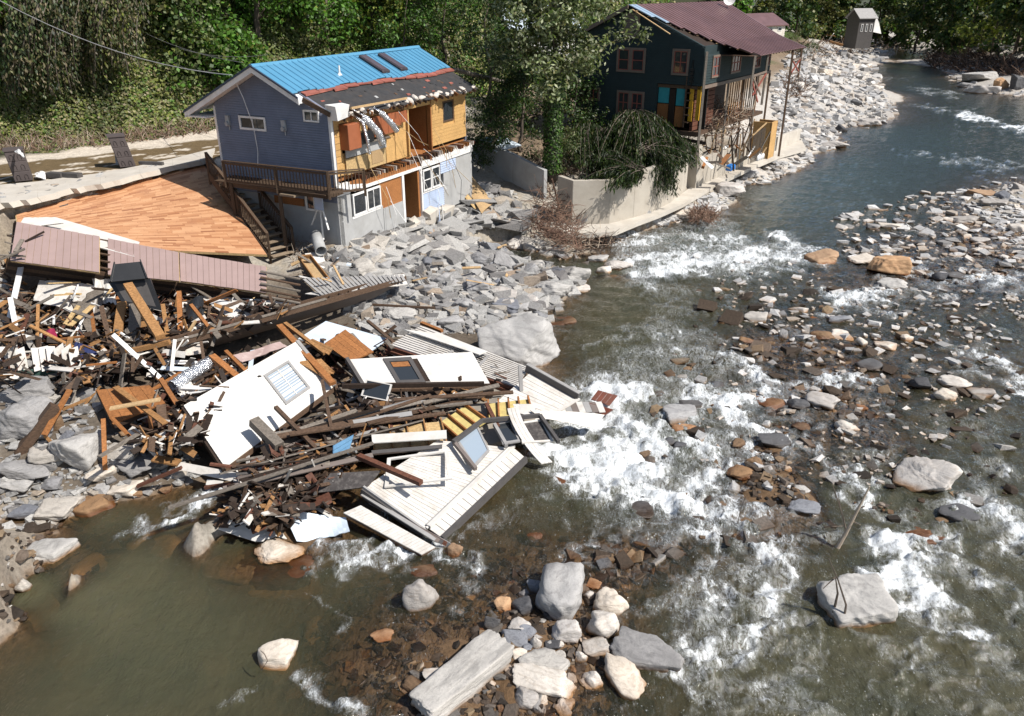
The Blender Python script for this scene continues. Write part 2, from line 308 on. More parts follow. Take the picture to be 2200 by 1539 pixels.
# ------------------------------------------------------------------ water
FO = """1340 530 1450 520 1560 515|30|.75;1380 585 1500 575 1600 565 1685 555|36|1.;1480 500 1560 480 1500 470|20|.55;1650 520 1740 540 1780 560|14|.85;1450 640 1500 652|13|.5;1560 640 1575 655|12|.5;1300 500 1360 520|18|.6
1420 720 1400 790 1330 850 1290 900|55|.6;1260 740 1300 730 1330 715|12|.55;1480 750 1560 800 1600 850|30|.62;1540 760 1640 815 1740 835 1860 822|20|.85;1690 700 1730 740|14|.5;1240 830 1330 860|24|.55
1300 870 1360 930 1400 960 1340 1010 1290 1040|62|1.;1200 970 1270 990 1340 1060|36|.95;1340 1060 1450 1100 1560 1140 1650 1200 1720 1255|48|1.;1450 840 1560 880 1640 915 1600 960|44|.9;1500 940 1560 1000 1500 1040|40|.85;1480 1060 1600 1070 1660 1100|26|.8;1750 930 1800 1000 1870 990|24|.75;1400 1120 1300 1140 1265 1190|16|.6;1480 1150 1500 1220 1600 1290 1700 1300|22|.65;1560 1290 1480 1350 1430 1400 1520 1425 1620 1375 1672 1335|40|.95;1500 1240 1440 1290|22|.7;1650 960 1720 960|18|.7
1870 1180 1950 1205 2030 1180 2070 1235|28|.9;1890 1200 1930 1270 2000 1330 2060 1390|32|1.;1850 1010 1900 1080 1960 1120|26|.8;2105 1100 2150 1060 2195 1160|44|.9;2110 1240 2190 1300|18|.6;1700 1340 1850 1385 1960 1400|16|.6;2070 1390 2120 1405|20|.8;1700 1470 1725 1539|26|.6;1560 1500 1680 1530|14|.45;1880 1450 1960 1420|12|.5
1790 655 1890 640|28|.95;1950 575 2050 600 2190 605|16|.85;1910 625 2040 640|10|.7;2120 790 2195 850|28|.95;2020 735 2120 775|12|.6;1730 745 1810 765|10|.6;2060 690 2190 720|7|.5;1700 870 1600 850|20|.6;1950 660 2080 650|9|.5;1400 700 1440 660|12|.4
2070 245 2130 260 2200 285|7|1.;1960 225 2070 245|4|.7;2040 345 2200 352|6|.75;1905 322 2055 336|3|.7;1960 190 2060 205|4|.7;1950 110 2010 116|3|.6;2090 360 2160 370|4|.5;1880 170 1960 165|2|.5;2040 150 1980 140|2|.5;1780 450 1840 430|8|.25;1560 470 1640 440|14|.3
430 1060 490 1068|12|.8;270 1125 340 1118 420 1095 470 1055 530 1045|15|.9;330 1075 400 1060|10|.5;700 1150 760 1180 830 1165|22|.85;850 1180 930 1210 1040 1240|17|.9;960 1270 995 1300|18|.6;712 1240 720 1330|7|.6;705 1480 745 1475|20|.8;480 1510 560 1520|14|.5;1010 1150 1080 1080 1150 1050|18|.4;960 1160 1060 1110|13|.45;1190 960 1230 1000|20|.9;1180 1000 1230 1040|14|.6;1240 1050 1280 1100|14|.5;830 1500 870 1480|10|.6;620 1180 560 1170|8|.3;1500 1450 1600 1480 1700 1460|24|.5;1750 1500 1850 1520 1950 1500|22|.45;1960 1440 2060 1460 2150 1430|22|.45;2050 1500 2150 1520|18|.4;1450 1530 1560 1539|14|.4;1620 1400 1760 1430|24|.5;1880 860 1960 900|16|.45;2000 900 2100 960|18|.45;2080 1000 2180 1030|18|.5;1100 1100 1150 1140|14|.35;1780 1310 1740 1390|14|.45;1320 1330 1400 1300|16|.5;1440 1250 1380 1290|18|.5;1360 1160 1500 1180|22|.7;1270 1215 1330 1230|14|.55"""
strokes = []
for q in FO.replace('\n', ';').split(';'):
    a, w, s_ = q.split('|'); a = list(map(float, a.split())); strokes.append(([(a[i], a[i+1]) for i in range(0, len(a), 2)], float(w), float(s_)))
X, Y, Fq = fan(760, 660)
gz = hgt(X, Y)+(fbm(X*1.7, Y*1.7, 9, 4)-.5)*.16
flow = X*.35+Y*1.0                       # along the current
wx = (fbm(X*.6, Y*.6, 51, 3)-.5); wy = (fbm(X*.6, Y*.6, 61, 3)-.5)
Pc = (0*X); dpt = Y*_c+CAM_H*_s
px = PX+FP*X/dpt; py = PY-FP*(Y*_s-CAM_H*_c)/dpt
wx2 = fbm(X*2.2, Y*2.2, 53, 3)-.5; wy2 = fbm(X*2.2, Y*2.2, 63, 3)-.5
px = px+(wx*2.6+wx2*1.1)*FP/dpt; py = py+(wy*1.5+wy2*.7)*FP/dpt
foam = np.zeros_like(X)
for pts, w, s_ in strokes:
    w *= 1.32
    xs = [p[0] for p in pts]; ys_ = [p[1] for p in pts]
    msk = (px > min(xs)-3*w) & (px < max(xs)+3*w) & (py > min(ys_)-3*w) & (py < max(ys_)+3*w)
    if not msk.any(): continue
    qx, qy = px[msk], py[msk]; d = np.full(qx.shape, 1e9)
    for (ax, ay), (bx, by) in zip(pts[:-1], pts[1:]):
        vx, vy = bx-ax, by-ay; t = np.clip(((qx-ax)*vx+(qy-ay)*vy)/(vx*vx+vy*vy), 0, 1)
        d = np.minimum(d, np.hypot(qx-ax-t*vx, (qy-ay-t*vy)*1.25))
    f = s_*np.exp(-(d/w)**2*.8); fo = foam[msk]; foam[msk] = np.maximum(fo, f)+.25*np.minimum(fo, f)
shal = sstep(-.45, -.05, gz)*(gz < .1)*sstep(8, 14, np.abs(X+9)+np.abs(Y-14)*.6); foam = np.maximum(foam, (.26+.30*(fbm(X*.8, Y*.8, 57, 3)-.5)*2)*shal*(X > 0)); foam = np.maximum(foam, .14*(X > -3)*(Y < 45)+.06)
foam = np.clip(foam*(.62+.75*fbm(X*.9+wx*2, Y*1.3, 59, 4)), 0, 1.1)
calm = sstep(6., 10., np.hypot((X+9)/1.5, (Y-12)/1.))          # the pool bottom left is quiet
far = 1-sstep(35, 80, Y)*.4
rough = (.25+.75*calm)
wv = (fbm(X*1.1+wy*3, Y*2.2+X*.5, 71, 3)-.5)*.16+(fbm(X*4.2+wx*4, Y*6., 81, 3)-.5)*.055
Z = (wv*rough*far)*(.6+foam*1.4)+foam*(fbm(X*2.4+wx*3, Y*3.2, 91, 4)-.38)*.55+(fbm(X*9, Y*11, 95, 2)-.5)*.018*rough
Z = Z+.0
dep = np.clip(Z-gz, 0, 4)
k = N('water'); P = k.n('NewGeometry').outputs['Position']
fa = k.attr('foam'); de = k.attr('wdepth')
mp = k.n('Mapping', {'Vector': P, 'Rotation': (0, 0, math.radians(-18)), 'Scale': (1.35, .62, 1.)}).outputs[0]
nn = k.noise(1.1, 10, .68, mp, 1.6); nf = k.noise(4.5, 10, .76, mp, 1.4); n3 = k.noise(26, 4, .65, mp, .2)
fn = k.math('ADD', k.math('MULTIPLY', nn, .40), k.math('ADD', k.math('MULTIPLY', nf, .45), k.math('MULTIPLY', n3, .15)))
thr = k.math('SUBTRACT', .72, k.math('MULTIPLY', fa, .31))
mask = k.n('MapRange', {0: k.math('SUBTRACT', fn, thr), 1: -.03, 2: .15, 3: 0., 4: 1.}, interpolation_type='SMOOTHSTEP').outputs[0]
veil = k.math('MULTIPLY', k.mapr(fa, .3, .9), .5)
fil = k.n('TexNoise', {'Vector': mp, 'Scale': 1.25, 'Detail': 8., 'Roughness': .6, 'Distortion': 1.6}).outputs[0]
fil = k.mapr(k.math('ABSOLUTE', k.math('SUBTRACT', fil, .5)), .04, .0)      # thin foam threads
thread = k.math('MULTIPLY', k.math('MULTIPLY', fil, k.mapr(fa, .16, .6)), k.mapr(n3, .42, .66), True)
mask = k.math('MAXIMUM', mask, k.math('MULTIPLY', thread, .55))
mask = k.math('MAXIMUM', mask, k.math('MULTIPLY', veil, k.mapr(nf, .42, .62)))
rip = k.noise(3.2, 6, .6, mp, .5); rip2 = k.noise(14, 4, .6, mp, .3)
bmp = k.bump(k.math('ADD', k.math('MULTIPLY', rip, .9), k.math('MULTIPLY', rip2, .35)), .75, .11)
fres = k.n('Fresnel', {'IOR': 1.33, 'Normal': bmp}).outputs[0]
murk = k.math('SUBTRACT', 1., k.math('POWER', 2.718, k.math('MULTIPLY', de, -1.35)))
body = k.mix(k.mapr(k.noise(.35, 4, .6), .35, .65), (.056, .058, .033), (.082, .075, .040))
yy = k.n('SeparateXYZ', {0: P}).outputs[1]; body = k.mix(k.mapr(yy, 32, 60), body, (.044, .064, .058))
dif = k.n('BsdfDiffuse', {'Color': body, 'Normal': bmp})
tr = k.n('BsdfTransparent', {'Color': k.mix(k.mapr(de, 0., .6), (.97, .95, .9), (.62, .52, .30))})
m1 = k.n('MixShader', {0: murk, 1: tr.outputs[0], 2: dif.outputs[0]})
gl = k.n('BsdfGlossy', {'Color': (1, 1, 1), 'Roughness': .09, 'Normal': bmp})
m2 = k.n('MixShader', {0: k.math('MULTIPLY', fres, 1.25, True), 1: m1.outputs[0], 2: gl.outputs[0]})
fb = k.bump(k.math('ADD', nf, k.math('MULTIPLY', n3, .5)), .5, .07)
fl = k.math('MULTIPLY', k.mapr(k.noise(17, 5, .75, mp, .4), .63, .70), k.mapr(fa, .05, .2), True); mask = k.math('MAXIMUM', mask, k.math('MULTIPLY', fl, .8))  # painted sun glints: tiny white specks on the ripples, merged into the foam mask
mask = k.math('MULTIPLY', mask, k.mapr(k.noise(9, 6, .7, mp, 1.), .38, .58, .55, 1.))
fd = k.n('BsdfDiffuse', {'Color': (.78, .81, .83), 'Normal': fb})
m3 = k.n('MixShader', {0: mask, 1: m2.outputs[0], 2: fd.outputs[0]})
k.t.links.new(m3.outputs[0], k.out.inputs[0])
V = np.stack([X, Y, Z], -1).reshape(-1, 3)
keep = ((gz < .22) & (Y < 232)).reshape(-1); kq = keep[Fq].any(1)
me = npmesh('river_water', V, Fq[kq], True, {'foam': ('FLOAT', 'POINT', foam), 'wdepth': ('FLOAT', 'POINT', dep)})
tag(link('river_water', me, m=k.m), 'murky green river breaking into white rapids', kind='structure')
# ------------------------------------------------------------------ rocks
def rockmat(name, base, dark, spec=.3, wetline=True, speck=1.):
    k = N(name); P = k.geo().outputs['Position']; o = k.co(); rnd = k.n('ObjectInfo').outputs['Random']
    n1 = k.noise(1.6, 7, .65); n2 = k.noise(22, 6, .75, None); n3 = k.noise(90, 2, .5)
    vein = k.n('TexNoise', {'Vector': k.n('Mapping', {'Vector': o, 'Scale': (1.2, 1.2, 6.5), 'Rotation': (.5, .3, 0)}).outputs[0], 'Scale': 1.6, 'Detail': 7., 'Distortion': .7}).outputs[0]
    c = k.mix(k.mapr(n1, .3, .7), sc(base, .78), sc(base, 1.12)); c = k.mix(k.math('MULTIPLY', k.mapr(vein, .5, .62), .45), c, dark)
    c = k.mix(k.math('MULTIPLY', k.mapr(n2, .52, .68), .5*speck), c, dark); c = k.mix(k.math('MULTIPLY', k.mapr(n3, .55, .7), .35*speck), c, sc(base, 1.5))
    c = k.mix(1., c, k.ramp(rnd, [(0, (.58, .57, .57)), (.35, (.8, .8, .82)), (.7, (1, .98, .95)), (1, (1., .93, .84))]), 'MULTIPLY')
    if wetline:
        z = k.n('SeparateXYZ', {0: P}).outputs[2]; w = k.math('ADD', z, k.math('MULTIPLY', k.math('SUBTRACT', n1, .5), .22))
        wl = k.mapr(w, .16, .03); c = k.mix(wl, c, k.mix(1., c, (.50, .30, .15), 'MULTIPLY')); ro = k.mapr(wl, 0, 1, .82, .35)
    else: ro = .85
    k.pbsdf(c, ro, k.bump(k.math('ADD', k.math('MULTIPLY', n2, 1.), k.math('MULTIPLY', vein, .8)), .7, .03), **{'Specular IOR Level': spec}); MAT[name] = k.m; return k.m
rG = rockmat('granite', (.44, .43, .415), (.19, .185, .18))
rP = rockmat('pale_rock', (.62, .58, .53), (.34, .29, .24), speck=.6)
rD = rockmat('dark_rock', (.10, .10, .105), (.035, .035, .04), .5)
rB = rockmat('brown_rock', (.26, .16, .085), (.10, .06, .03), .5)
rO = rockmat('orange_rock', (.50, .33, .20), (.25, .13, .07), speck=.5)
rS = rockmat('slate_rock', (.25, .26, .285), (.10, .105, .12))
RM = dict(G=rG, P=rP, D=rD, B=rB, O=rO, S=rS)
_ico = {}
def ico(n):
    if n not in _ico:
        bm = bmesh.new(); bmesh.ops.create_icosphere(bm, subdivisions=n, radius=1)
        _ico[n] = (np.array([v.co[:] for v in bm.verts]), np.array([[v.index for v in f.verts] for f in bm.faces])); bm.free()
    return _ico[n]
def rockshape(seed, n, kind):             # unit rock: rounded intersection of half spaces + noise
    rs = np.random.RandomState(seed); V, Fc = ico(n); D = V/np.linalg.norm(V, axis=1)[:, None]
    npl, lo, hi, p, nz = {'round': (16, .80, 1., 14, .08), 'block': (8, .66, 1.0, 70, .055), 'wedge': (7, .45, 1., 80, .06), 'slab': (6, .7, 1., 40, .06), 'box': (5, .95, 1.2, 36, .045)}[kind]
    nn = rs.normal(size=(npl, 3)); nn /= np.linalg.norm(nn, axis=1)[:, None]; dd = rs.uniform(lo, hi, npl)
    if kind in ('block', 'slab', 'box'):
        bx = np.array([[1, 0, 0], [-1, 0, 0], [0, 1, 0], [0, -1, 0], [0, 0, 1], [0, 0, -1]], float)+rs.normal(size=(6, 3))*(.22 if kind != 'box' else .1); bx /= np.linalg.norm(bx, axis=1)[:, None]
        nn = np.concatenate([nn, bx]); dd = np.concatenate([dd, rs.uniform(.62, .85, 6) if kind != 'slab' else np.array([.9, .9, .8, .85, .5, .5])])
        if kind == 'box': dd[:5] = rs.uniform(.95, 1.15, 5)
    q = np.clip(D@nn.T, 1e-3, None)/dd[None, :]; r = 1/((q**p).sum(1)**(1/p)); r = np.minimum(r, 1.35)
    s1 = seed*7.3; nv3 = np.abs(fbm(D[:, 0]*2.6-s1, D[:, 1]*2.6+D[:, 2]*2.1, seed+9, 3)-.5); nv = fbm(D[:, 0]*1.6+s1, D[:, 1]*1.6+D[:, 2]*1.3, seed, 4)-.5; nv2 = fbm(D[:, 0]*6+D[:, 2]*4, D[:, 1]*6-D[:, 2]*3+s1, seed+5, 3)-.5
    Vn = D*(r*(1+nv*nz*4+nv2*nz*1.6-nv3*nz*2.2))[:, None]; Vn -= (Vn.max(0)+Vn.min(0))/2; Vn /= np.abs(Vn).max(0)
    return Vn, Fc
def rockobj(name, seed, kind, n=4, smooth=True):
    V, Fc = rockshape(seed, n, kind); me = npmesh(name, V, Fc, smooth); return me
NB = [0]
def boulder(x0, y0, x1, y1, kind, mk, label, name='boulder', axis=None, zb=None, hf=None, sink=.3, rot=None, group=None, tilt=(0, 0), dp=None):
    """bounding box in the photograph -> a boulder standing on the ground there"""
    cx = (x0+x1)/2; gp = G(cx, y1-(y1-y0)*.35); z0 = gp.z if zb is None else zb; z0 = max(z0, -.35) if zb is None else z0
    p = U(cx, y1-(y1-y0)*.35, max(z0, 0)); d = depth(p); el = math.asin(min(.99, (CAM_H-p.z)/p.length if False else (CAM_H-p.z)/(p-Vector((0, 0, CAM_H))).length))
    w = (x1-x0)*d/FP; h = (y1-y0)*d/FP
    if axis:
        a, b, wp = axis; A = U(*a, max(z0, 0)); B = U(*b, max(z0, 0)); L = (B-A).length; ang = math.atan2(B.y-A.y, B.x-A.x); sx = L/2; sy = wp*d/FP/2*1.05; sz = sy*(hf or .8); p = (A+B)/2
        p = Vector((p.x, p.y, 0))
    else:
        sx = w/2; sy = w/2*(dp or .85); se = math.sin(el)*.8
        if dp is None and sy*se > .36*h: sy = .36*h/se
        sz = 0; sz = (h/2-sy*math.sin(el)*.8)/max(.35, math.cos(el)); sz = min(max(sz, w*.15), w*.75)
        if hf: sz = w*hf/2
        ang = (rot if rot is not None else R.uniform(-.3, .3))
    NB[0] += 1
    o = link(name, rockobj(name, 100+NB[0]*3+int(cx), kind, 5 if w > 1.2 else 4), m=RM[mk])
    o.scale = (sx, sy, sz); o.rotation_euler = (tilt[0], tilt[1], ang)
    up = sz*(1-2*sink)
    if not axis:                          # centre of the box on the sight line
        q = Vector((0, 0, CAM_H)); rr = ray(cx, (y0+y1)/2); t = (max(z0, 0)+up-CAM_H)/rr.z; p = q+rr*t
    o.location = (p.x, p.y, max(z0, 0)+up if zb is None or zb >= 0 else zb+up)
    if 'under water' in label or 'awash' in label or 'sliding' in label or 'submerged' in label: o.location.z = (.10 if 'awash' in label else .03)-sz*.93
    tag(o, label, 'boulder' if name == 'boulder' else 'rock', group); return o
B_ = """1152 1200 1255 1345 round G tall egg-shaped speckled granite boulder standing highest in the midstream stone cluster|hf=1.0,dp=1.55
866 1232 938 1336 round P pale lumpy boulder standing alone in shallows left of the midstream cluster|
555 1371 638 1448 block P cream boulder with a dark twig on it alone in the brown shallows|
1275 1257 1352 1335 round P oblong cream boulder on the upper right edge of the midstream cluster|
1258 1306 1332 1385 round P rounded off-white boulder below the oblong cream one in the cluster|
1184 1322 1250 1390 block P tan-topped blocky stone directly below the tall egg-shaped granite boulder|
1310 1368 1470 1440 slab G flat grey wedge rock pointing into the white water right of the cluster|hf=.3
1113 1396 1225 1450 round G smooth oval speckled granite boulder in the middle of the cluster|
1095 1442 1238 1492 slab P long flat white rock below the oval granite boulder|
1250 1437 1296 1485 round P small knobbly white stone beside the half brown boulder|
1072 1352 1138 1390 block S blue-grey blocky stone left of the cluster centre|
1094 1325 1142 1364 block P small cream angular stone above the blue-grey stone|
1094 1388 1134 1420 round P small round tan cobble under the blue-grey stone|
1098 1278 1150 1330 block D dark grey rock shaded by the tall egg-shaped boulder|
1130 1243 1168 1282 block S slate blue rock tucked behind the tall egg-shaped boulder|
1103 1475 1158 1528 wedge P pale angular slab end on at the bottom of the cluster|
1250 1368 1312 1412 block G split grey stone between the off-white and half brown boulders|
908 1430 985 1475 slab P pale flat rock half hidden behind the long grey slab boulder|
862 1448 925 1502 wedge B brown wet rock with a dry cream corner left of the long slab|
1170 1374 1206 1398 slab D thin dark stone above the oval granite boulder|
1190 1398 1215 1425 block G small grey cobble wedged above the oval boulder|
1235 1398 1262 1430 block P small dusty cobble right of the oval granite boulder|
1140 1362 1165 1400 wedge P upright thin pale stone beside the blue-grey stone|
1060 1282 1100 1322 block O reddish brown stone at the upper left edge of the cluster|
1256 1244 1293 1268 block O reddish cream stone right of the tall egg-shaped boulder|
1252 1266 1276 1296 round P small white cobble against the right side of the egg-shaped boulder|
1040 1320 1075 1365 wedge D dark upright stone at the left end of the cluster|
795 1350 847 1382 round O orange and cream cobble in brown shallows|
45 1153 150 1222 wedge G sharp grey triangular boulder alone in the pool at the left|
0 1240 32 1290 round B brown rounded rock at the left frame edge in the pool|
30 1238 66 1285 round G half wet grey rock beside the brown one at the left edge|
0 832 122 975 round G very large pale granite boulder under the wreck at the left edge|hf=.8
15 808 118 880 block G cracked granite boulder leaning on the very large one|
112 905 222 1025 slab G big tilted grey slab below the broken timber at left|hf=.75
226 940 306 995 block G dark grey block under the dangling brown plank|
255 975 340 1028 slab G flat grey rock right of the dark block near the wreck foot|
0 985 112 1022 slab G long low grey rock at the left edge|
0 1015 78 1052 slab G lower long streaked grey rock at the left edge|
88 1020 134 1056 block S small cube-shaped slate rock above the pool edge|
72 1060 172 1128 block G big cube-shaped granite boulder at the pool edge|
25 1078 84 1118 block S smooth grey boulder left of the cube-shaped one|
155 1062 245 1108 slab B wet flat rock right of the cube-shaped boulder|
65 952 142 992 slab G grey slab leaning above the long low rock|
235 1035 305 1062 slab P flat tan rock at the water below the dangling plank|
190 1000 245 1050 wedge P pale broken rock under the tilted slab|
160 828 215 870 block G granite lump behind the broken orange boards|
100 880 135 940 round B brown round rock beside the long log|
1000 590 1065 642 block G grey boulder second from the left in the row above the huge one|
925 577 1000 624 round G rounded grey boulder at the left end of the bank row|
1145 592 1226 652 round G round granite boulder overhanging the water on the bank|
1196 562 1272 622 block G large faceted granite boulder on the point of the bank|
1055 615 1112 652 block P pale squarish boulder between the grey ones on the bank|
965 632 1030 682 round G grey boulder below the left end of the bank row|
888 604 930 640 block G upright grey rock on the rubble bank|
1048 640 1120 672 slab S flat slate rock above the huge boulder|
1100 648 1142 672 block G small grey rock near the water above the huge boulder|
1140 664 1180 694 round S smooth dark rounded rock half in the water|
1260 544 1310 568 slab G low grey rock on the tip of the bank|
1294 554 1358 584 round P pale rounded boulder sitting in the water off the bank tip|
1280 568 1314 594 round P small white rock beside the pale rounded one off the tip|
1225 612 1268 632 slab P low white rock at the water's edge below the point|
1118 560 1160 602 wedge G dusty angular rock at the top of the rubble bank|
755 552 812 600 round G dusty boulder below the grey house corner|
838 558 880 590 block G block of grey rock behind the ribbed metal sheet|
940 672 1000 715 block G grey faceted boulder left of the huge one|
820 654 898 702 round G rounded grey boulder above the plank raft|
790 690 850 720 block G grey rock at the edge of the raft|
1000 560 1045 590 block G greyish cube-like rock behind the bank row|
1085 505 1145 545 slab P broad cream slab high on the rubble bank|
1170 672 1240 700 slab B brown wet rock awash in the water off the bank|
1598 666 1648 700 slab G striped grey flat rock at the left of the right-hand shoal|
1692 652 1736 678 wedge P pinkish pointed rock in the shoal|
1858 548 1958 592 slab O big flat tan-orange boulder in the right-hand shoal|hf=.5
1730 542 1806 566 slab O flat tan rock at the foot of the smooth pool|
1825 548 1882 570 slab P white flat rock touching the big tan-orange boulder|
1885 596 1952 628 round G smooth dark-grey rock below the big tan-orange boulder|
2003 582 2036 610 wedge D dark pointed rock in the right-hand rapids|
2030 585 2076 602 slab D long low dark rock beside the dark pointed one|
1780 674 1830 700 wedge S grey triangular rock in the middle of the shoal|
1838 722 1864 754 wedge P small white pyramid rock|
1783 712 1832 730 slab P long white flat rock in the shoal|
1742 708 1790 734 round B brown rock left of the white flat one|
1880 732 1926 753 slab P flat white rock in the brown riffle|
1934 717 1962 737 round P small pale rock behind the flat white one|
1838 768 1896 800 wedge D grey and white jagged rock in the brown riffle|
1955 808 2000 844 block D dark boulder with a white streak at the left of the trio|
2018 808 2086 838 round P long cream boulder at the back of the trio|
2000 826 2056 870 round P smooth pale boulder at the front of the trio|
2078 832 2136 853 slab P low cream rock right of the trio|
1730 838 1802 890 round P bright white boulder in the middle of the rapids|
1692 852 1736 886 block D black rock against the bright white boulder|
1795 897 1844 936 round P small white domed boulder below the bright white one|
1425 866 1504 916 block G grey barrel-shaped boulder in the rapids with a dark side|
1458 855 1506 886 block D dark brown block behind the barrel-shaped boulder|
1443 908 1502 928 round O orange-brown rock awash under the barrel-shaped boulder|
1408 934 1452 968 wedge D dark pointed rock in the white water|
1445 945 1476 972 block D small black rock right of the dark pointed one|
1628 930 1698 964 block D black wet block in the middle of the rapids|
1565 941 1602 968 block B reddish wet rock left of the black wet block|
1700 905 1740 928 round B brown cobble in the rapids under the white boulder|
1920 980 2056 1060 wedge P very big white wedge boulder on the right side of the river|hf=.55
2013 1076 2102 1128 round D dark boulder with a pale patch below the white wedge|
1928 1122 2032 1165 round B brown dome of rock with water sliding over it|sink=.42
1690 1074 1762 1106 round S low rock with a white top beside the dead branches|
1762 1246 1914 1338 slab G big flat-topped grey boulder with a dead branch over it|hf=.5
1345 1076 1406 1112 slab D dark bluish slab awash in the white water|
1166 996 1242 1058 round B large brown domed rock under water beside the porch wreck|sink=.45
1123 1116 1186 1172 round B brown rock under water below the porch wreck|sink=.5
425 1140 690 1250 slab B broad brown submerged rock shelf in front of the wreck|zb=-.32,hf=.3,sink=.45
545 1157 655 1213 round P flat cream rock top rising from the brown shelf|hf=.3,sink=.4
960 1163 996 1206 round O orange-brown rock at the tip of the porch wreck|
872 1210 940 1240 round B brown rock awash behind the pale lumpy boulder|
1535 388 1600 434 slab P big pale slab lying at the foot of the long wall|
1445 450 1500 470 slab P pale slab low at the foot of the curved wall|
2068 152 2146 182 wedge G largest grey boulder on the far right bank|
2058 176 2102 192 slab G low grey rock at the water on the far right bank|
2078 184 2152 202 slab P pale flat rocks foot on the far right bank|
2135 168 2165 198 block O orange rock on the far right bank|
2170 160 2200 200 block D dark rock at the right frame edge on the far bank|
1762 298 1822 326 wedge P pointed white boulder at the near end of the stone bar|
1668 232 1712 254 round D dark grey boulder lying on the stone bar by the house|
1870 182 1900 200 round P round white boulder high on the bar|
1840 255 1895 275 slab P long white rock at the edge of the bar|
1513 812 1556 842 wedge D black jagged stub of rock in the riffle|
1620 848 1690 880 round B wide brown rock awash above the white boulder|
1975 408 2000 420 slab P small flat white rock in the smooth pool|
1700 1040 1740 1060 round G grey rock by the twigs|
1600 975 1640 1010 round B brown domed rock with ripples in mid-river|
1560 1000 1625 1030 round B low dark brown rock in mid-river|
2040 462 2100 484 slab P white flat pair of rocks left of the gravel bar|
2110 425 2160 448 slab P large white slab on the gravel bar|
2165 478 2200 505 block P pale block at the right edge of the gravel bar|
1860 478 1892 498 block G grey block at the left tip of the gravel bar|
1888 474 1935 496 wedge P bright white pointed rock at the left tip of the bar|
2085 508 2125 528 round P white round rock below the flat pair|
2085 405 2150 428 slab O tan sand-coloured slab on the gravel bar|hf=.2"""
for l in B_.split('\n'):
    a, opt = l.rsplit('|', 1); t = a.split(' ', 6); kw = {}
    for q in opt.split(','):
        if '=' in q: kk, vv = q.split('='); kw[kk] = float(vv)
    boulder(*map(float, t[:4]), t[4], t[5], t[6], **kw)
boulder(1024, 674, 1190, 808, 'block', 'G', 'huge granite boulder at the water with a black shaded side, largest in view', sink=.2, zb=.1, rot=-.5, dp=.75, tilt=(.25, .1))
boulder(890, 1385, 1092, 1539, 'box', 'G', 'long tilted grey slab boulder at the bottom of the picture', axis=((905, 1545), (1082, 1395), 88), hf=.55, sink=.2)
boulder(1283, 1408, 1400, 1510, 'round', 'P', 'boulder half dry cream and half wet brown at the right foot of the cluster', axis=((1295, 1420), (1385, 1498), 78), hf=.6, sink=.36)
rF = rockmat('silty_rock', (.36, .21, .10), (.17, .10, .05), wetline=False)
for i, (x0, y0, x1, y1, zt, lb) in enumerate(((425, 1150, 570, 1240, -.05, 'broad silty brown rock under water at the left of the shelf below the wreck'), (540, 1165, 700, 1262, -.04, 'broad silty brown rock under water around the flat cream rock top'), (-10, 1262, 100, 1350, -.08, 'silty brown rock under water at the left frame edge'), (70, 1318, 190, 1410, -.30, 'dim brown rock deep in the pool near the left edge'), (135, 1170, 215, 1240, -.08, 'brown rock under water right of the sharp grey triangular boulder'), (250, 1110, 400, 1165, -.12, 'brown rock ledge under the small rapid by the left shore'), (395, 1345, 480, 1400, -.42, 'dim brown rock deep in the middle of the pool'), (640, 1290, 720, 1350, -.22, 'dim brown rock under water above the cream boulder'), (1740, 1400, 1830, 1450, -.3, 'dim brown rock under water at the lower right'), (1600, 1280, 1680, 1330, -.3, 'dim brown rock under the rapids left of the big flat-topped boulder'))):
    p = U((x0+x1)/2, (y0+y1)/2, 0); d_ = depth(p); el_ = math.asin((CAM_H)/(p-Vector((0, 0, CAM_H))).length); sx = (x1-x0)*d_/FP/2; sy = (y1-y0)*d_/FP/2/math.sin(el_); o = link('boulder', rockobj('boulder', 3000+i*7, 'slab' if i < 3 else 'round', 4), m=rF)
    o.scale = (sx, sy, .45); o.location = (p.x, p.y, zt-.45); o.rotation_euler = (0, 0, R.uniform(-.2, .2)); tag(o, lb, 'boulder')
# ---- smaller rocks: a few shared shapes
protos = {}
for kd in ('round', 'block', 'wedge', 'slab'):
    protos[kd] = [rockobj('rock', 900+i*13+len(kd), kd, 4, kd == 'round') for i in range(6)]
def inpoly(x, y, P):
    c = False; j = len(P)-1
    for i in range(len(P)):
        if (P[i][1] > y) != (P[j][1] > y) and x < (P[j][0]-P[i][0])*(y-P[i][1])/(P[j][1]-P[i][1]+1e-9)+P[i][0]: c = not c
        j = i
    return c
def sample(P, n, rnd=R):
    xs = [p[0] for p in P]; ys = [p[1] for p in P]; out = []
    while len(out) < n:
        x, y = rnd.uniform(min(xs), max(xs)), rnd.uniform(min(ys), max(ys))
        if inpoly(x, y, P): out.append((x, y))
    return out
_mm = {}
def rocks(P, n, smin, smax, kinds, mats, label, group, name='rock'):
    for x, y in sample(P, n):
        g = G(x, y); s = (smin*(smax/smin)**R.random()**1.6)*depth(g)/FP/2; kd = R.choice(kinds); me0 = R.choice(protos[kd]); mk = R.choice(mats)
        key = (me0.name, mk)
        if key not in _mm: m2 = me0.copy(); m2.materials.append(RM[mk]); _mm[key] = m2
        o = bpy.data.objects.new(name, _mm[key]); C.objects.link(o)
        sz = s*R.uniform(.35, .7); o.scale = (s*R.uniform(.8, 1.1), s*R.uniform(.6, 1), sz); o.rotation_euler = (R.uniform(-.3, .3), R.uniform(-.3, .3), R.uniform(0, 6.3))
        o.location = (g.x, g.y, max(g.z, -.12)+sz*R.uniform(.1, .45)); tag(o, label, 'rock', group)
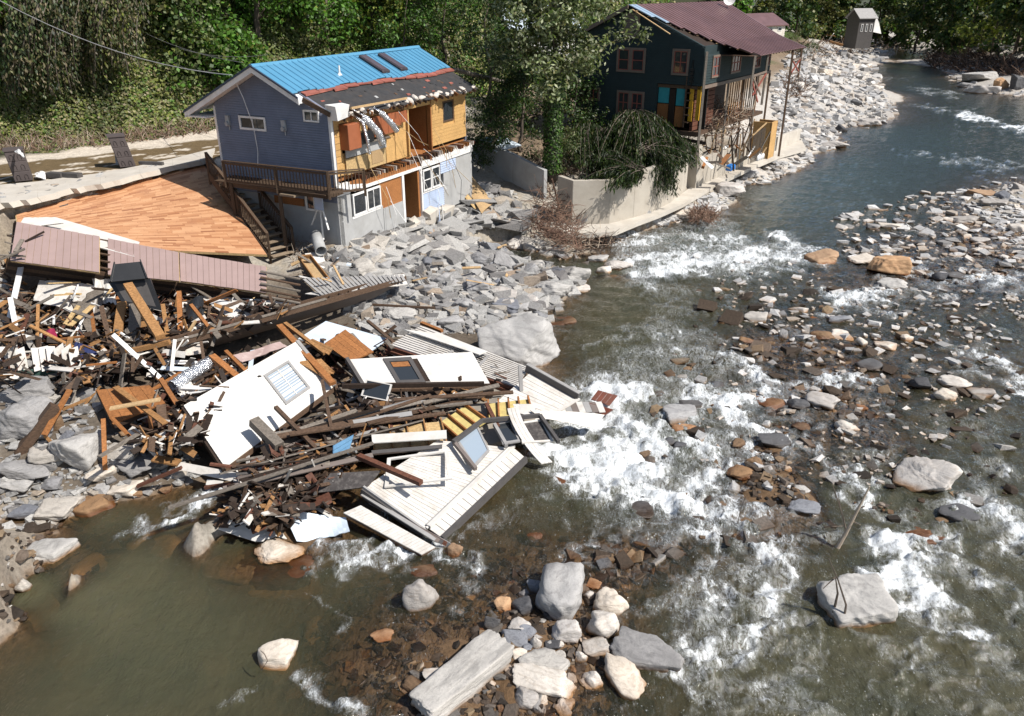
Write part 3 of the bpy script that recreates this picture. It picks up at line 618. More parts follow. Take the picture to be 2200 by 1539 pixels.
ADD_ = [([(1010, 1230), (1380, 1210), (1420, 1300), (1300, 1440), (1250, 1539), (1050, 1539), (1060, 1400), (980, 1330)], 70, 14, 50, ['block', 'block', 'wedge', 'round'], 'GPPPBSD', 'small loose stone among the big boulders of the midstream cluster', 'loose stones of the midstream cluster'),
 ([(1560, 700), (1700, 640), (1960, 700), (1900, 860), (1720, 1060), (1580, 1040), (1640, 860)], 42, 10, 34, ['round', 'block'], 'BBDPGO', 'small stone in the brown midstream riffle right of the main current', 'stones in the brown riffle'),
 ([(1780, 500), (1900, 470), (2040, 430), (2200, 400), (2200, 560), (2100, 580), (1950, 520), (1850, 520)], 62, 9, 38, ['slab', 'round', 'block'], 'PPPGS', 'flattish pale stone in the shallows round the gravel bar at right', 'stones of the right-hand gravel bar'),
 ([(800, 540), (1000, 520), (1200, 540), (1280, 560), (1180, 660), (1000, 690), (840, 680), (780, 600)], 85, 20, 66, ['block', 'wedge', 'block', 'round'], 'GGGPS', 'broken grey rock on the rubble bank below the grey house', 'broken rocks on the rubble bank'),
 ([(0, 960), (200, 900), (420, 960), (420, 1040), (240, 1080), (180, 1130), (0, 1120)], 34, 14, 40, ['block', 'slab', 'wedge'], 'GGPSB', 'broken rock on the shore below the wreck at left', 'broken rocks on the left shore')]
ADD_.append(([(1665, 240), (1760, 120), (1860, 120), (1880, 200), (1900, 240), (1780, 300)], 44, 10, 40, ['slab', 'block', 'wedge'], 'PPPGDG', 'larger pale boulder on the wide bar of flood stones', 'boulders of the far stone bar'))
for P, n, a, b, kk, mm, lb, gr in ADD_: rocks(P, n, a, b, kk, list(mm), lb, gr)
# ---- rubble beyond counting: joined meshes
def shard(seed):
    r = np.random.RandomState(seed); bm = bmesh.new(); pts = np.array([[a, b, c_] for a in (-1, 1) for b in (-1, 1) for c_ in (-1, 1)], float)*r.uniform(.45, 1, (8, 3)); pts = pts[r.permutation(8)[:8 if seed % 3 else 7]]; pts = np.concatenate([pts, r.uniform(-.9, .9, (2, 3))*[1, 1, .4]+[0, 0, .5*r.choice([-1, 1])]])
    for p_ in pts: bm.verts.new(p_)
    bmesh.ops.convex_hull(bm, input=bm.verts); bmesh.ops.triangulate(bm, faces=bm.faces); bmesh.ops.delete(bm, geom=[v for v in bm.verts if not v.link_faces], context='VERTS'); bm.verts.index_update()
    V = np.array([v.co[:] for v in bm.verts]); F_ = np.array([[v.index for v in f.verts] for f in bm.faces]); bm.free(); V -= (V.max(0)+V.min(0))/2; return V/np.abs(V).max(0), F_
def rubble(name, P, n, smin, smax, mats, label, cat=None, sub=1, rnd=False, zmin=-.35, zoff=.0, flat=.6, pw=2.0, group=None):
    prs = [shard(500+i) for i in range(9)]+([rockshape(500+i, sub, 'round') for i in range(3)] if rnd else [])
    rs = random.Random(len(label)+n); Vs, Fs, T, off = [], [], [], 0
    pts = sample(P, n, rs)
    for x, y in pts:
        g = G(x, y); s = smin*(smax/smin)**(rs.random()**pw)*depth(g)/FP/2; V0, F0 = rs.choice(prs)
        rot = np.array(Matrix.Rotation(rs.uniform(0, 6.3), 3, 'Z') @ Matrix.Rotation(rs.uniform(-.5, .5), 3, 'X'))
        V1 = (V0*np.array([s*rs.uniform(.8, 1.2), s*rs.uniform(.6, 1), s*rs.uniform(.3, .9)*flat]))@rot.T+np.array([g.x, g.y, max(g.z, zmin if g.z < 0 else 0)+s*.12+zoff])
        Vs.append(V1); Fs.append(F0+off); off += len(V1); T.append(np.full(len(F0), rs.random()))
    me = npmesh(name, np.concatenate(Vs), np.concatenate(Fs), False, {'tone': ('FLOAT', 'FACE', np.concatenate(T))})
    return tag(link(name, me, m=mats), label, kind='stuff')
def rubmat(name, stops, rough=.85):
    k = N(name); c = k.ramp(k.attr('tone'), stops); n1 = k.noise(14, 6, .7)
    P = k.geo().outputs['Position']; z = k.n('SeparateXYZ', {0: P}).outputs[2]
    c = k.mix(1., c, k.ramp(n1, [(.3, .6), (.7, 1.2)]), 'MULTIPLY'); wl = k.mapr(z, .10, .0); c = k.mix(wl, c, k.mix(1., c, (.62, .45, .3), 'MULTIPLY'))
    k.pbsdf(c, k.mapr(wl, 0, 1, .85, .3), k.bump(n1, .7, .04), **{'Specular IOR Level': .3}); MAT[name] = k.m; return k.m
mr1 = rubmat('rubble_grey', [(0, (.17, .16, .155)), (.4, (.31, .305, .295)), (.8, (.42, .405, .38)), (.95, (.36, .31, .25)), (1, (.30, .22, .16))])
mr2 = rubmat('rubble_pale', [(0, (.24, .23, .22)), (.3, (.40, .395, .39)), (.8, (.60, .58, .555)), (1, (.38, .32, .26))])
mr3 = rubmat('rubble_brown', [(0, (.025, .02, .016)), (.4, (.07, .048, .032)), (.6, (.12, .11, .10)), (.75, (.15, .10, .065)), (.9, (.24, .17, .10)), (.95, (.14, .14, .14)), (1, (.46, .43, .39))])
rubble('rubble', [(735, 530), (900, 480), (1040, 400), (1110, 420), (1130, 500), (1200, 540), (1310, 560), (1220, 650), (1180, 700), (1000, 720), (800, 720), (700, 640), (690, 560)], 5200, 4, 42, mr1, 'broken grey rubble covering the bank below the houses', pw=2.6, flat=1.0)
rubble('rubble', [(0, 560), (60, 700), (150, 860), (420, 920), (430, 1030), (250, 1080), (120, 1140), (0, 1140)], 900, 6, 34, mr1, 'broken stones on the shore at the left')
rubble('rubble', [(0, 440), (150, 412), (300, 385), (430, 355), (460, 380), (200, 470), (0, 520)], 420, 5, 22, mr1, 'broken masonry under the undercut pavement edge')
rubble('stone_bar', [(1655, 190), (1700, 110), (1800, 100), (1960, 98), (1880, 140), (1900, 200), (1930, 235), (1890, 280), (1780, 325), (1700, 335), (1660, 290)], 4200, 2.5, 22, mr2, 'wide bar of pale flood stones beside the dark house', pw=2.6, flat=.8)
rubble('cobbles', [(1200, 500), (1320, 490), (1450, 452), (1560, 400), (1650, 350), (1740, 335), (1760, 342), (1600, 430), (1500, 472), (1340, 510), (1230, 530)], 750, 6, 26, mr2, 'pale cobbles along the foot of the river wall')
rubble('cobbles', [(1960, 520), (2060, 445), (2140, 400), (2200, 390), (2200, 570), (2100, 590), (2000, 560)], 600, 4, 18, mr2, 'small pale stones of the right-hand gravel bar')
rubble('cobbles', [(1560, 690), (1700, 630), (1980, 680), (2000, 820), (1920, 980), (1760, 1110), (1580, 1060), (1600, 900)], 2300, 5, 30, mr3, 'brown stones in the thin water of the riffle', pw=1.9, zoff=.0, rnd=True)
rubble('cobbles', [(620, 1539), (660, 1380), (780, 1260), (1000, 1180), (1420, 1180), (1440, 1300), (1330, 1400), (1420, 1539)], 2600, 6, 38, mr3, 'brown stones and gravel of the midstream shoal', pw=1.9, zoff=-.02, rnd=True)
rubble('cobbles', [(0, 1130), (150, 1130), (260, 1090), (330, 1140), (180, 1250), (100, 1330), (0, 1340)], 260, 8, 40, mr3, 'brown stones under the shallows at the left shore', rnd=True)
rubble('cobbles', [(1700, 560), (1860, 470), (2000, 480), (2200, 580), (2200, 740), (1900, 680)], 1100, 4, 20, mr3, 'brown stones in the right-hand shallows', pw=1.6, zoff=.04)
rubble('stone_bar', [(2000, 120), (2080, 150), (2100, 185), (2200, 180), (2200, 210), (2110, 205), (2040, 178)], 260, 3, 14, mr2, 'pale stones on the far right bank')
rubble('cobbles', [(1780, 500), (1960, 440), (2200, 380), (2200, 600), (1960, 600), (1820, 570)], 800, 5, 30, mr2, 'pale flattish stones breaking the water round the gravel bar', zmin=-.04, pw=1.9, zoff=.04, flat=.5)
rubble('cobbles', [(1560, 640), (1960, 620), (2180, 760), (2150, 900), (1900, 1100), (1500, 1050), (1480, 860)], 520, 6, 30, mr2, 'pale stones breaking the rapids', zmin=-.05, pw=1.9, zoff=.06, flat=.6)
rubble('cobbles', [(1500, 640), (1960, 620), (2190, 760), (2150, 1250), (1800, 1150), (1350, 1230), (1380, 960)], 360, 8, 44, mr3, 'dark wet stones breaking the rapids', zmin=-.06, pw=1.6, zoff=.05, flat=.6, rnd=True)
rubble('cobbles', [(1200, 1160), (1480, 1150), (1500, 1230), (1330, 1260), (1220, 1230)], 120, 12, 48, mr3, 'dark wet rocks at the upper edge of the midstream shoal', pw=1.5, zoff=-.03, flat=.7)
rubble('concrete_slabs', [(780, 500), (900, 470), (1040, 440), (1130, 500), (1080, 560), (900, 560), (780, 560)], 110, 30, 85, mr1, 'broken flat concrete and stone slabs below the grey house', pw=1.4, zoff=.05, flat=.35)
rubble('cobbles', [(1480, 600), (1700, 590), (1860, 620), (2200, 640), (2200, 760), (1960, 760), (1600, 720)], 260, 6, 24, mr2, 'scattered pale stones above the riffle', pw=1.8, zmin=-.03, zoff=.05, flat=.55)
# ------------------------------------------------------------------ building materials
plain('siding_blue', (.18, .197, .255), .55, .15, 1.5, 30, .1, dirt=.25, dirtcol=(.12, .13, .17))
plain('siding_light', (.42, .50, .66), .5, .1, 1.5, 30, .1, dirt=.3, dirtcol=(.3, .3, .3))
plain('white_paint', (.74, .73, .71), .5, .08, 2, 40, .1, dirt=.45, dirtcol=(.42, .38, .33))
plain('cream_paint', (.66, .62, .56), .6, .1, 2, 40, .15, dirt=.6, dirtcol=(.38, .33, .27))
plain('roof_blue', (.085, .255, .40), .32, .08, .8, 20, .05, dirt=.3, dirtcol=(.12, .28, .40), spec=.5)
plain('dark_trim', (.04, .055, .09), .5, .1)
plain('tar_felt', (.035, .035, .037), .8, .3, 3, 60, .4, dirt=.35, dirtcol=(.09, .07, .055))
plain('red_underlay', (.30, .095, .07), .75, .3, 3, 30, .3, dirt=.3)
plain('render_grey', (.37, .37, .365), .85, .1, 1.3, 50, .4, dirt=.5, dirtcol=(.24, .23, .21))
plain('concrete', (.43, .39, .33), .85, .1, .9, 40, .3, dirt=.55, dirtcol=(.28, .24, .19))
plain('concrete_pale', (.50, .46, .40), .85, .12, 1.2, 40, .35, dirt=.4, dirtcol=(.32, .27, .21))
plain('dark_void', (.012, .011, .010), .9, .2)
plain('insulation', (.62, .56, .50), .95, .2, 9, 30, .8, dirt=.3, dirtcol=(.5, .42, .3), bdist=.04)
plain('osb', (.52, .36, .17), .8, .35, 14, 60, .3, dirt=.2, dirtcol=(.3, .18, .08))
plain('foil', (.72, .73, .75), .22, .1, 6, 25, 1., metallic=.9, bdist=.05)
plain('cabinet', (.30, .10, .045), .4, .1, 3, 30, .05)
plain('black_plastic', (.02, .021, .023), .35, .2)
plain('dark_green_wall', (.020, .036, .038), .7, .2, 1.2, 30, .4, dirt=.3, dirtcol=(.032, .042, .042))
plain('trim_tan', (.19, .145, .115), .6, .15, 3, 40, .1, dirt=.3)
plain('sash_red', (.26, .075, .055), .55, .15)
plain('roof_maroon', (.155, .085, .082), .42, .2, .7, 20, .1, dirt=.7, dirtcol=(.11, .055, .045), spec=.45)
plain('roof_bare', (.36, .47, .58), .35, .1, 2, 20, .1, metallic=.2)
plain('teal_wall', (.03, .28, .32), .6, .15); plain('yellow_wall', (.62, .34, .02), .6, .12)
plain('blue_plastic', (.02, .18, .55), .4, .1); plain('blue_door', (.05, .13, .30), .4, .15, dirt=.4, dirtcol=(.12, .15, .2))
plain('pink_metal', (.34, .245, .225), .5, .08, 1.2, 30, .05, dirt=.35, dirtcol=(.26, .18, .16))
plain('sand', (.27, .24, .20), .95, .15, 3, 60, .6)
wood('pine', (.68, .41, .16), .35, .65, .15); wood('pine_floor', (.52, .27, .10), .35)
wood('lumber', (.48, .25, .10), .45); wood('lumber_pale', (.62, .42, .22), .3); wood('old_wood', (.16, .10, .065), .5)
wood('grey_wood', (.27, .23, .19), .45); wood('deck_wood', (.115, .075, .048), .4, var=.2); wood('tread_wood', (.34, .26, .18), .35)
wood('dark_wood', (.055, .036, .026), .5); wood('red_wood', (.19, .08, .05), .45); wood('orange_wood', (.42, .175, .06), .4)
k = N('glass'); k.pbsdf((.03, .035, .04), .05, k.bump(k.noise(1.5, 2), .1, .02), **{'Specular IOR Level': .9}); MAT['glass'] = k.m
k = N('glass_bright'); k.pbsdf((.30, .36, .42), .08, None, **{'Specular IOR Level': 1.}); MAT['glass_bright'] = k.m
M = MAT
class Fr:                                 # wall frame: u along the long front, v back along the gable, w = height
    def __init__(s, x, y, deg, leanu=0, leanv=0):
        a = math.radians(deg); s.o = Vector((x, y, 0)); s.u = Vector((math.cos(a), math.sin(a), 0)); s.v = Vector((-math.sin(a), math.cos(a), 0))
    def __call__(s, u, v, w): return s.o+s.u*u+s.v*v+Vector((0, 0, w))
    def G(s, u, v, w): return s.o+s.u*v+s.v*u+Vector((0, 0, w))        # box(u=along gable, v=outward(+ = into house), w)
def boxo(fr, name, m, par, *a, bevel=0):
    mb = MB(); mb.box(fr, *a); return mb.build(name, m, par, bevel=bevel)
def lapsiding(fr, name, m, par, u0, u1, w0, w1, n, v=0., th=.03, top=None, gaps=()):
    """horizontal lapped courses on plane v; top(w)->(u0,u1) clip; one joined mesh of real courses"""
    mb = MB(); dw = (w1-w0)/n
    for i in range(n):
        a, b = w0+i*dw, w0+(i+1)*dw
        for (s0, s1) in ([(u0, u1)] if top is None else [top(b)]):
            lo = top(a) if top else (s0, s1)
            segs = [(s0, s1)]
            for g0, g1, h0, h1 in gaps:
                if b > h0+.02 and a < h1-.02: segs = [q for p, r in segs for q in ((p, min(r, g0)), (max(p, g1), r)) if q[1]-q[0] > .02]
            for p, r in segs:
                pa = lo[0] if (top and p == s0) else p; ra = lo[1] if (top and r == s1) else r
                mb.hexa([fr(pa, v-th, a), fr(ra, v-th, a), fr(ra, v+.03, a), fr(pa, v+.03, a), fr(p, v+.0, b-.014), fr(r, v+.0, b-.014), fr(r, v+.03, b-.014), fr(p, v+.03, b-.014)])
    o = mb.build(name, m, par); o['kind'] = 'stuff'; return o
def window(fr, par, u0, u1, w0, w1, v, fm, gm='glass', fw=.07, bars=(1, 0), out=.05, sash=None):
    mb = MB(); a = (v-out, v+.04)
    mb.box(fr, u0, u1, *a, w1-fw, w1); mb.box(fr, u0, u1, *a, w0, w0+fw); mb.box(fr, u0, u0+fw, *a, w0+fw, w1-fw); mb.box(fr, u1-fw, u1, *a, w0+fw, w1-fw)
    f = mb.build('window', M[fm], par)
    boxo(fr, 'pane', M[gm], f, u0+fw, u1-fw, v-.002, v+.02, w0+fw, w1-fw)
    if bars != (0, 0) or sash:
        mb = MB(); nb, nh = bars; b_ = (v-out*.6, v-.003); q = .022 if not sash else .03
        for i in range(1, nb+1): x = u0+(u1-u0)*i/(nb+1); mb.box(fr, x-q, x+q, *b_, w0+fw, w1-fw)
        for i in range(1, nh+1): x = w0+(w1-w0)*i/(nh+1); mb.box(fr, u0+fw, u1-fw, v-out*.5, v-.004, x-q, x+q)
        if sash:
            mb.box(fr, u0+fw, u1-fw, v-out*.7, v-.005, w0+fw, w0+fw+.05); mb.box(fr, u0+fw, u1-fw, v-out*.7, v-.005, w1-fw-.05, w1-fw)
            mb.box(fr, u0+fw, u0+fw+.05, v-out*.7, v-.005, w0+fw, w1-fw); mb.box(fr, u1-fw-.05, u1-fw, v-out*.7, v-.005, w0+fw, w1-fw)
        mb.build('glazing_bar', M[sash or fm], f)
    return f
# ------------------------------------------------------------------ grey house with the torn-open front
g = Fr(-7.68, 34.66, 63.5); L, D = 12.1, 6.5; gh = thing('house', 'two-storey grey-blue sided house with its river front torn open under a blue metal roof', 'house')
G2 = lambda u, v, w: g(v, u, w)           # gable frame: u -> house v, v -> house u
rz = lambda v: 9.95-abs(v-3.5)*.49        # roof surface height
# gable wall upper
def gt(w): return (0.02 if w < 8.2 else 3.5-(9.75-w)/.49, D if w < 8.2 else min(D, 3.5+(9.75-w)/.49))
gtop = lambda w: (max(.02, 3.5-(9.72-w)/.49), min(D, 3.5+(9.72-w)/.49))
boxo(G2, 'wall', M['siding_blue'], gh, .0, D, .06, .2, 5.2, 8.15)
mb = MB(); mb.hexa([g(.06, 0, 8.15), g(.06, D, 8.15), g(.2, D, 8.15), g(.2, 0, 8.15), g(.06, 3.3, 9.75), g(.06, 3.7, 9.75), g(.2, 3.7, 9.75), g(.2, 3.3, 9.75)]); mb.build('wall', M['siding_blue'], gh)
lapsiding(G2, 'siding', M['siding_blue'], gh, 0, D, 5.2, 9.65, 42, v=0., top=gtop, gaps=[(3.55, 5.1, 7.2, 7.78), (.55, 1.35, 7.78, 8.24)])
lapsiding(G2, 'siding', M['siding_blue'], gh, 0, D, 4.35, 5.16, 7, v=0., gaps=[(.85, 1.75, 3.9, 4.85)])
boxo(G2, 'wall', M['render_grey'], gh, 0, D, .03, .3, 1.6, 5.2)
boxo(G2, 'patch', M['orange_wood'], gh, 1.9, 3.6, -.03, .03, 4.0, 4.34)
window(G2, gh, 3.55, 5.1, 7.18, 7.78, 0, 'white_paint', fw=.09, bars=(1, 0)); window(G2, gh, .55, 1.38, 7.76, 8.24, 0, 'white_paint', fw=.07, bars=(1, 0))
window(G2, gh, .85, 1.78, 3.86, 4.84, 0, 'white_paint', fw=.09, bars=(1, 0))
for v in (5.75, 2.5):
    mb = MB(); mb.box(G2, v-.11, v+.11, -.12, 0, 7.28, 7.75); mb.tube([g(-.12, v, 7.38), g(-.2, v, 7.38)], .1, 10); mb.tube([g(-.06, v-.05, 7.28), g(-.06, v-.05, 7.1)], .03); mb.build('electric_meter', M['grey_wood'] if 0 else plain('meter_grey', (.35, .36, .37), .4), gh, bevel=.01)
boxo(G2, 'corner_trim', M['white_paint'], gh, -.06, .06, -.06, .08, 5.1, 8.25); boxo(G2, 'corner_trim', M['white_paint'], gh, D-.05, D+.06, -.05, .08, 5.1, 8.1)
# cable down the gable
mb = MB(); mb.tube([g(-.45, 4.6, 9.35), g(-.3, 4.4, 8.6), g(-.12, 4.2, 7.4), g(-.1, 4.15, 6.3), g(-.3, 4.1, 5.55)], .016, 4); mb.build('cable', M['white_paint'], gh)
# front: exposed pine wall
F0 = .25
def fbox(name, m, *a, bevel=0, par=None): return boxo(g, name, M[m] if isinstance(m, str) else m, par or gh, *a, bevel=bevel)
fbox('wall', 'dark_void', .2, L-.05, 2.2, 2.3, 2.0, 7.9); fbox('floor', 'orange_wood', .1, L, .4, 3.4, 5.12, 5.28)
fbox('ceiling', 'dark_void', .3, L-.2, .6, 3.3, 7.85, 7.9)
fbox('wall', 'orange_wood', 8.15, 8.25, .4, 2.6, 5.28, 7.85); fbox('wall', 'orange_wood', 6.05, 6.12, .4, 2.6, 5.28, 7.85); fbox('wall', 'dark_wood', 6.1, 8.2, 2.1, 2.2, 5.28, 7.85)
for a, b, w0, w1 in ((.2, 1.0, 5.35, 8.0), (1.0, 2.9, 6.55, 7.9), (2.9, 6.05, 5.35, 7.9), (8.2, L-.1, 5.45, 7.75), (1.0, 2.9, 5.35, 6.3)):
    fbox('wall', 'pine', a, b, F0+.05, F0+.12, w0, w1)
n = 13
for i in range(n):                        # horizontal pine boards right of the doorway
    w0, w1 = 5.45+i*(2.35/n), 5.45+(i+1)*(2.35/n)-.008
    for a, b in (((8.2, L-.1),) if not (w1 > 6.5 and w0 < 7.55) else ((8.2, 9.6), (10.75, L-.1))): fbox('board', 'pine', a+R.uniform(0, .03), b-R.uniform(0, .05), F0, F0+.05, w0, w1)
window(g, gh, 9.6, 10.7, 6.5, 7.55, F0+.05, 'old_wood', fw=.07, bars=(0, 0))
for i in range(9): fbox('board', 'pine', .25, .95, F0, F0+.04, 5.4+i*.28, 5.66+i*.28)
for a, b, w0, w1, m in ((1.1, 2.7, 5.35, 6.05, 'osb'), (2.75, 4.15, 5.35, 6.35, 'osb'), (4.2, 4.95, 5.35, 6.5, 'pine'), (5.0, 5.95, 5.35, 7.0, 'pine'), (.3, 6.0, 7.62, 7.9, 'pine'), (8.2, 12., 7.6, 7.78, 'pine'), (4.9, 6.0, 7.0, 7.6, 'pine')): fbox('panel', m, a, b, F0-.05, F0+.02, w0, w1)
for w in (5.6, 5.8): fbox('panel', 'lumber_pale', 3.0, 3.9, F0-.07, F0-.052, 5.5, 6.3) if w == 5.6 else None
fbox('doorway_trim', 'pine', 6.02, 6.12, .1, .3, 5.3, 7.8); fbox('doorway_trim', 'orange_wood', 8.12, 8.22, .1, .3, 5.3, 7.8); fbox('doorway_trim', 'pine', 5.7, 8.3, .1, .3, 7.6, 7.8)
# kitchen wall units
fbox('kitchen_cabinet', 'cabinet', .85, 1.75, -.25, F0, 6.5, 7.6, bevel=.02)
for a, b, w0 in ((3.0, 3.55, 6.75), (3.57, 4.1, 6.75), (4.12, 4.65, 6.75), (4.67, 5.2, 7.0), (5.22, 5.75, 7.1)): fbox('kitchen_cabinet', 'cabinet', a, b, -.08, F0, w0, 7.62, bevel=.012)
fbox('tiled_splashback', 'render_grey', 1.1, 4.2, F0-.08, F0-.04, 6.1, 6.55); fbox('shelf', 'grey_wood', 2.0, 4.3, F0-.25, F0, 6.55, 6.62)
fbox('cooker_hood', 'black_plastic', 1.85, 2.9, -.1, F0, 6.6, 7.1)
# torn eave: rafters, insulation, joist ends
for i in range(38):
    u = .35+i*.315; mb = MB(); mb.beam(g(u, -.4+R.uniform(-.15, .35), 7.86+R.uniform(-.04, .04)), g(u, .9, 8.42), .05, .15); mb.build('rafter', M[R.choice(['old_wood', 'orange_wood', 'old_wood'])], gh)
for i in range(46):
    u = .3+i*.262+R.uniform(-.1, .1); s = R.uniform(.12, .24)
    V_, F_ = rockshape(300+i % 6, 2, 'round'); me = npmesh('insulation_tuft', V_, F_, True); o = link('insulation_tuft', me, gh, M['insulation']); o.location = g(u, R.uniform(-.22, .12), 8.02+R.uniform(-.1, .06)); o.scale = (s*1.2, s*.8, s*R.uniform(.5, .9)); o.rotation_euler = (R.uniform(-.4, .4), 0, R.uniform(0, 3))
for i in range(52):
    u = 1.9+i*.2; z0 = 5.12-(.0 if i < 52 else 0); mb = MB(); mb.beam(g(u, -.1-R.uniform(0, .2), z0), g(u, .6, z0), .045, R.uniform(.14, .24)); mb.build('joist', M[R.choice(['old_wood', 'orange_wood', 'insulation', 'red_wood'])], gh)
fbox('white_band', 'white_paint', 1.2, L+.05, -.06, .1, 4.62, 4.74); fbox('fascia', 'white_paint', 6.8, 7.6, -.1, -.03, 4.7, 5.02); mb = MB(); mb.hexa([g(7.7, -.06, 4.75), g(L, -.06, 4.75), g(L, .02, 4.75), g(7.7, .02, 4.75), g(8.1, -.06, 5.0), g(L, -.06, 5.12), g(L, .02, 5.12), g(8.1, .02, 5.0)]); mb.build('fascia', M['white_paint'], gh)
fbox('wall', 'orange_wood', .3, 8, .05, .2, 4.74, 5.05)
# front lower storey
def lower(a, b, w0, w1, m, v0=0., v1=.18, name='wall_panel'): return fbox(name, m, a, b, v0, v1, w0, w1)
lower(0, 3.35, 1.75, 3.5, 'render_grey'); lower(0, .95, 3.5, 4.62, 'render_grey'); lower(3.35, 5.05, 2.2, 3.35, 'render_grey', -.03); lower(.95, 3.15, 3.4, 3.5, 'white_paint', -.02)
lower(3.2, 5.25, 3.3, 4.62, 'orange_wood', .02); lower(5.02, 5.2, 2.25, 4.6, 'white_paint', -.05); lower(6.72, 6.86, 2.2, 4.62, 'white_paint', -.05); lower(4.6, 5.05, 2.4, 3.3, 'orange_wood', .0)
lower(9.0, L, 2.0, 4.0, 'render_grey'); lower(8.6, 10.6, 4.0, 4.62, 'orange_wood', .03); lower(6.86, 9.0, 3.3, 3.35, 'white_paint', -.04)
lower(10.3, L, 4.0, 4.6, 'render_grey', .0); lower(0, .95, 4.62, 5.1, 'white_paint', -.02)
lapsiding(g, 'siding', M['siding_light'], gh, 6.86, 9., 2.3, 3.3, 9, v=.02); lapsiding(g, 'siding', M['siding_light'], gh, 8.7, 10.3, 4.0, 4.6, 5, v=0.)
window(g, gh, 1.05, 2.05, 3.5, 4.5, 0, 'white_paint', bars=(0, 0), fw=.08); window(g, gh, 2.1, 3.2, 3.5, 4.5, 0, 'white_paint', bars=(1, 0), fw=.08)
window(g, gh, 6.95, 7.75, 3.4, 4.5, 0, 'white_paint', bars=(0, 1), fw=.08); window(g, gh, 7.8, 8.6, 3.4, 4.5, 0, 'white_paint', bars=(0, 1), fw=.08)
fbox('door_reveal', 'orange_wood', 6.55, 6.7, .05, 1.2, 2.1, 4.6)
# curled sheet at the front corner and gutter debris
mb = MB(); mb.hexa([g(-.1, -.15, 4.75), g(1.8, -.3, 4.9), g(1.8, -.26, 4.9), g(-.1, -.1, 4.75), g(.0, -.1, 5.05), g(.3, -.12, 5.1), g(.3, -.08, 5.1), g(0, -.05, 5.05)]); mb.build('bent_sheet', M['white_paint'], gh)
mb = MB(); mb.hexa([g(-.1, -.5, 7.9), g(.8, -.35, 7.95), g(.8, .0, 7.95), g(-.1, -.0, 7.9), g(-.25, -.55, 8.5), g(.9, -.4, 8.45), g(.9, 0, 8.5), g(-.25, 0, 8.55)]); mb.build('soffit_box', M['white_paint'], gh)
# roof: standing-seam panels, felt, underlay
RR = lambda u, v, h: g(u, v, rz(v)+h+.06*math.sin(u*.5)*.5)
nR = 32
for i in range(nR):
    u0, u1 = -.55+i*(13.1/nR), -.55+(i+1)*(13.1/nR); vf = 1.45+.08*math.sin(i*.9)+(.35 if 14 < i < 17 else 0)*0
    mb = MB()
    mb.hexa([RR(u0, 3.5, 0), RR(u1, 3.5, 0), RR(u1, vf, 0), RR(u0, vf, 0), RR(u0, 3.5, .03), RR(u1, 3.5, .03), RR(u1, vf, .03), RR(u0, vf, .03)])
    mb.hexa([RR(u0, 3.5, .03), RR(u0+.05, 3.5, .03), RR(u0+.05, vf, .03), RR(u0, vf, .03), RR(u0+.012, 3.5, .07), RR(u0+.038, 3.5, .07), RR(u0+.038, vf, .07), RR(u0+.012, vf, .07)])
    mb.build('roof_panel', M['roof_blue'], gh)
mb = MB(); mb.hexa([RR(-.55, 3.5, -.02), RR(12.55, 3.5, -.02), RR(12.55, 7.9, -.02), RR(-.55, 7.9, -.02), RR(-.55, 3.5, .03), RR(12.55, 3.5, .03), RR(12.55, 7.9, .03), RR(-.55, 7.9, .03)]); mb.build('roof_slope', M['roof_blue'], gh)
mb = MB(); mb.hexa([RR(-.56, 3.35, .05), RR(12.56, 3.35, .05), RR(12.56, 3.65, .05), RR(-.56, 3.65, .05), RR(-.56, 3.45, .12), RR(12.56, 3.45, .12), RR(12.56, 3.55, .12), RR(-.56, 3.55, .12)]); mb.build('ridge_cap', M['roof_blue'], gh)
for i in range(13):                       # torn red strips
    u0 = .1+i*.96; vf = 1.5; e = 1.2+R.uniform(-.05, .12); mb = MB(); mb.hexa([RR(u0, vf, -.05), RR(u0+.93, vf, -.05), RR(u0+.93, e, -.05), RR(u0, e+R.uniform(-.05, .05), -.05), RR(u0, vf, -.02), RR(u0+.93, vf, -.02), RR(u0+.93, e, .02), RR(u0, e, .02)]); mb.build('underlay_strip', M['red_underlay'], gh)
mb = MB(); nn = 30; us = [.2+i*(12.2/nn) for i in range(nn+1)]; ed = [-.25+R.uniform(-.12, .25)+(.4 if i < 5 else 0) for i in range(nn+1)]
for i in range(nn):
    mb.hexa([RR(us[i], 1.5, -.16), RR(us[i+1], 1.5, -.16), RR(us[i+1], ed[i+1], -.16), RR(us[i], ed[i], -.16), RR(us[i], 1.5, -.1), RR(us[i+1], 1.5, -.1), RR(us[i+1], ed[i+1], -.1), RR(us[i], ed[i], -.1)])
mb.build('felt_deck', M['tar_felt'], gh)
for i in range(34):                        # shreds of felt and shingle on the deck
    u, v = R.uniform(.3, 12), R.uniform(-.3, 1.3); mb = MB(); a, b = R.uniform(.08, .35), R.uniform(.04, .15); mb.box(lambda x, y, z: RR(u+x, v+y, -.1+z), 0, a, 0, b, 0.003, R.uniform(.012, .04)); mb.build('felt_scrap', M[R.choice(['tar_felt', 'red_underlay', 'old_wood', 'render_grey', 'tar_felt'])], gh)
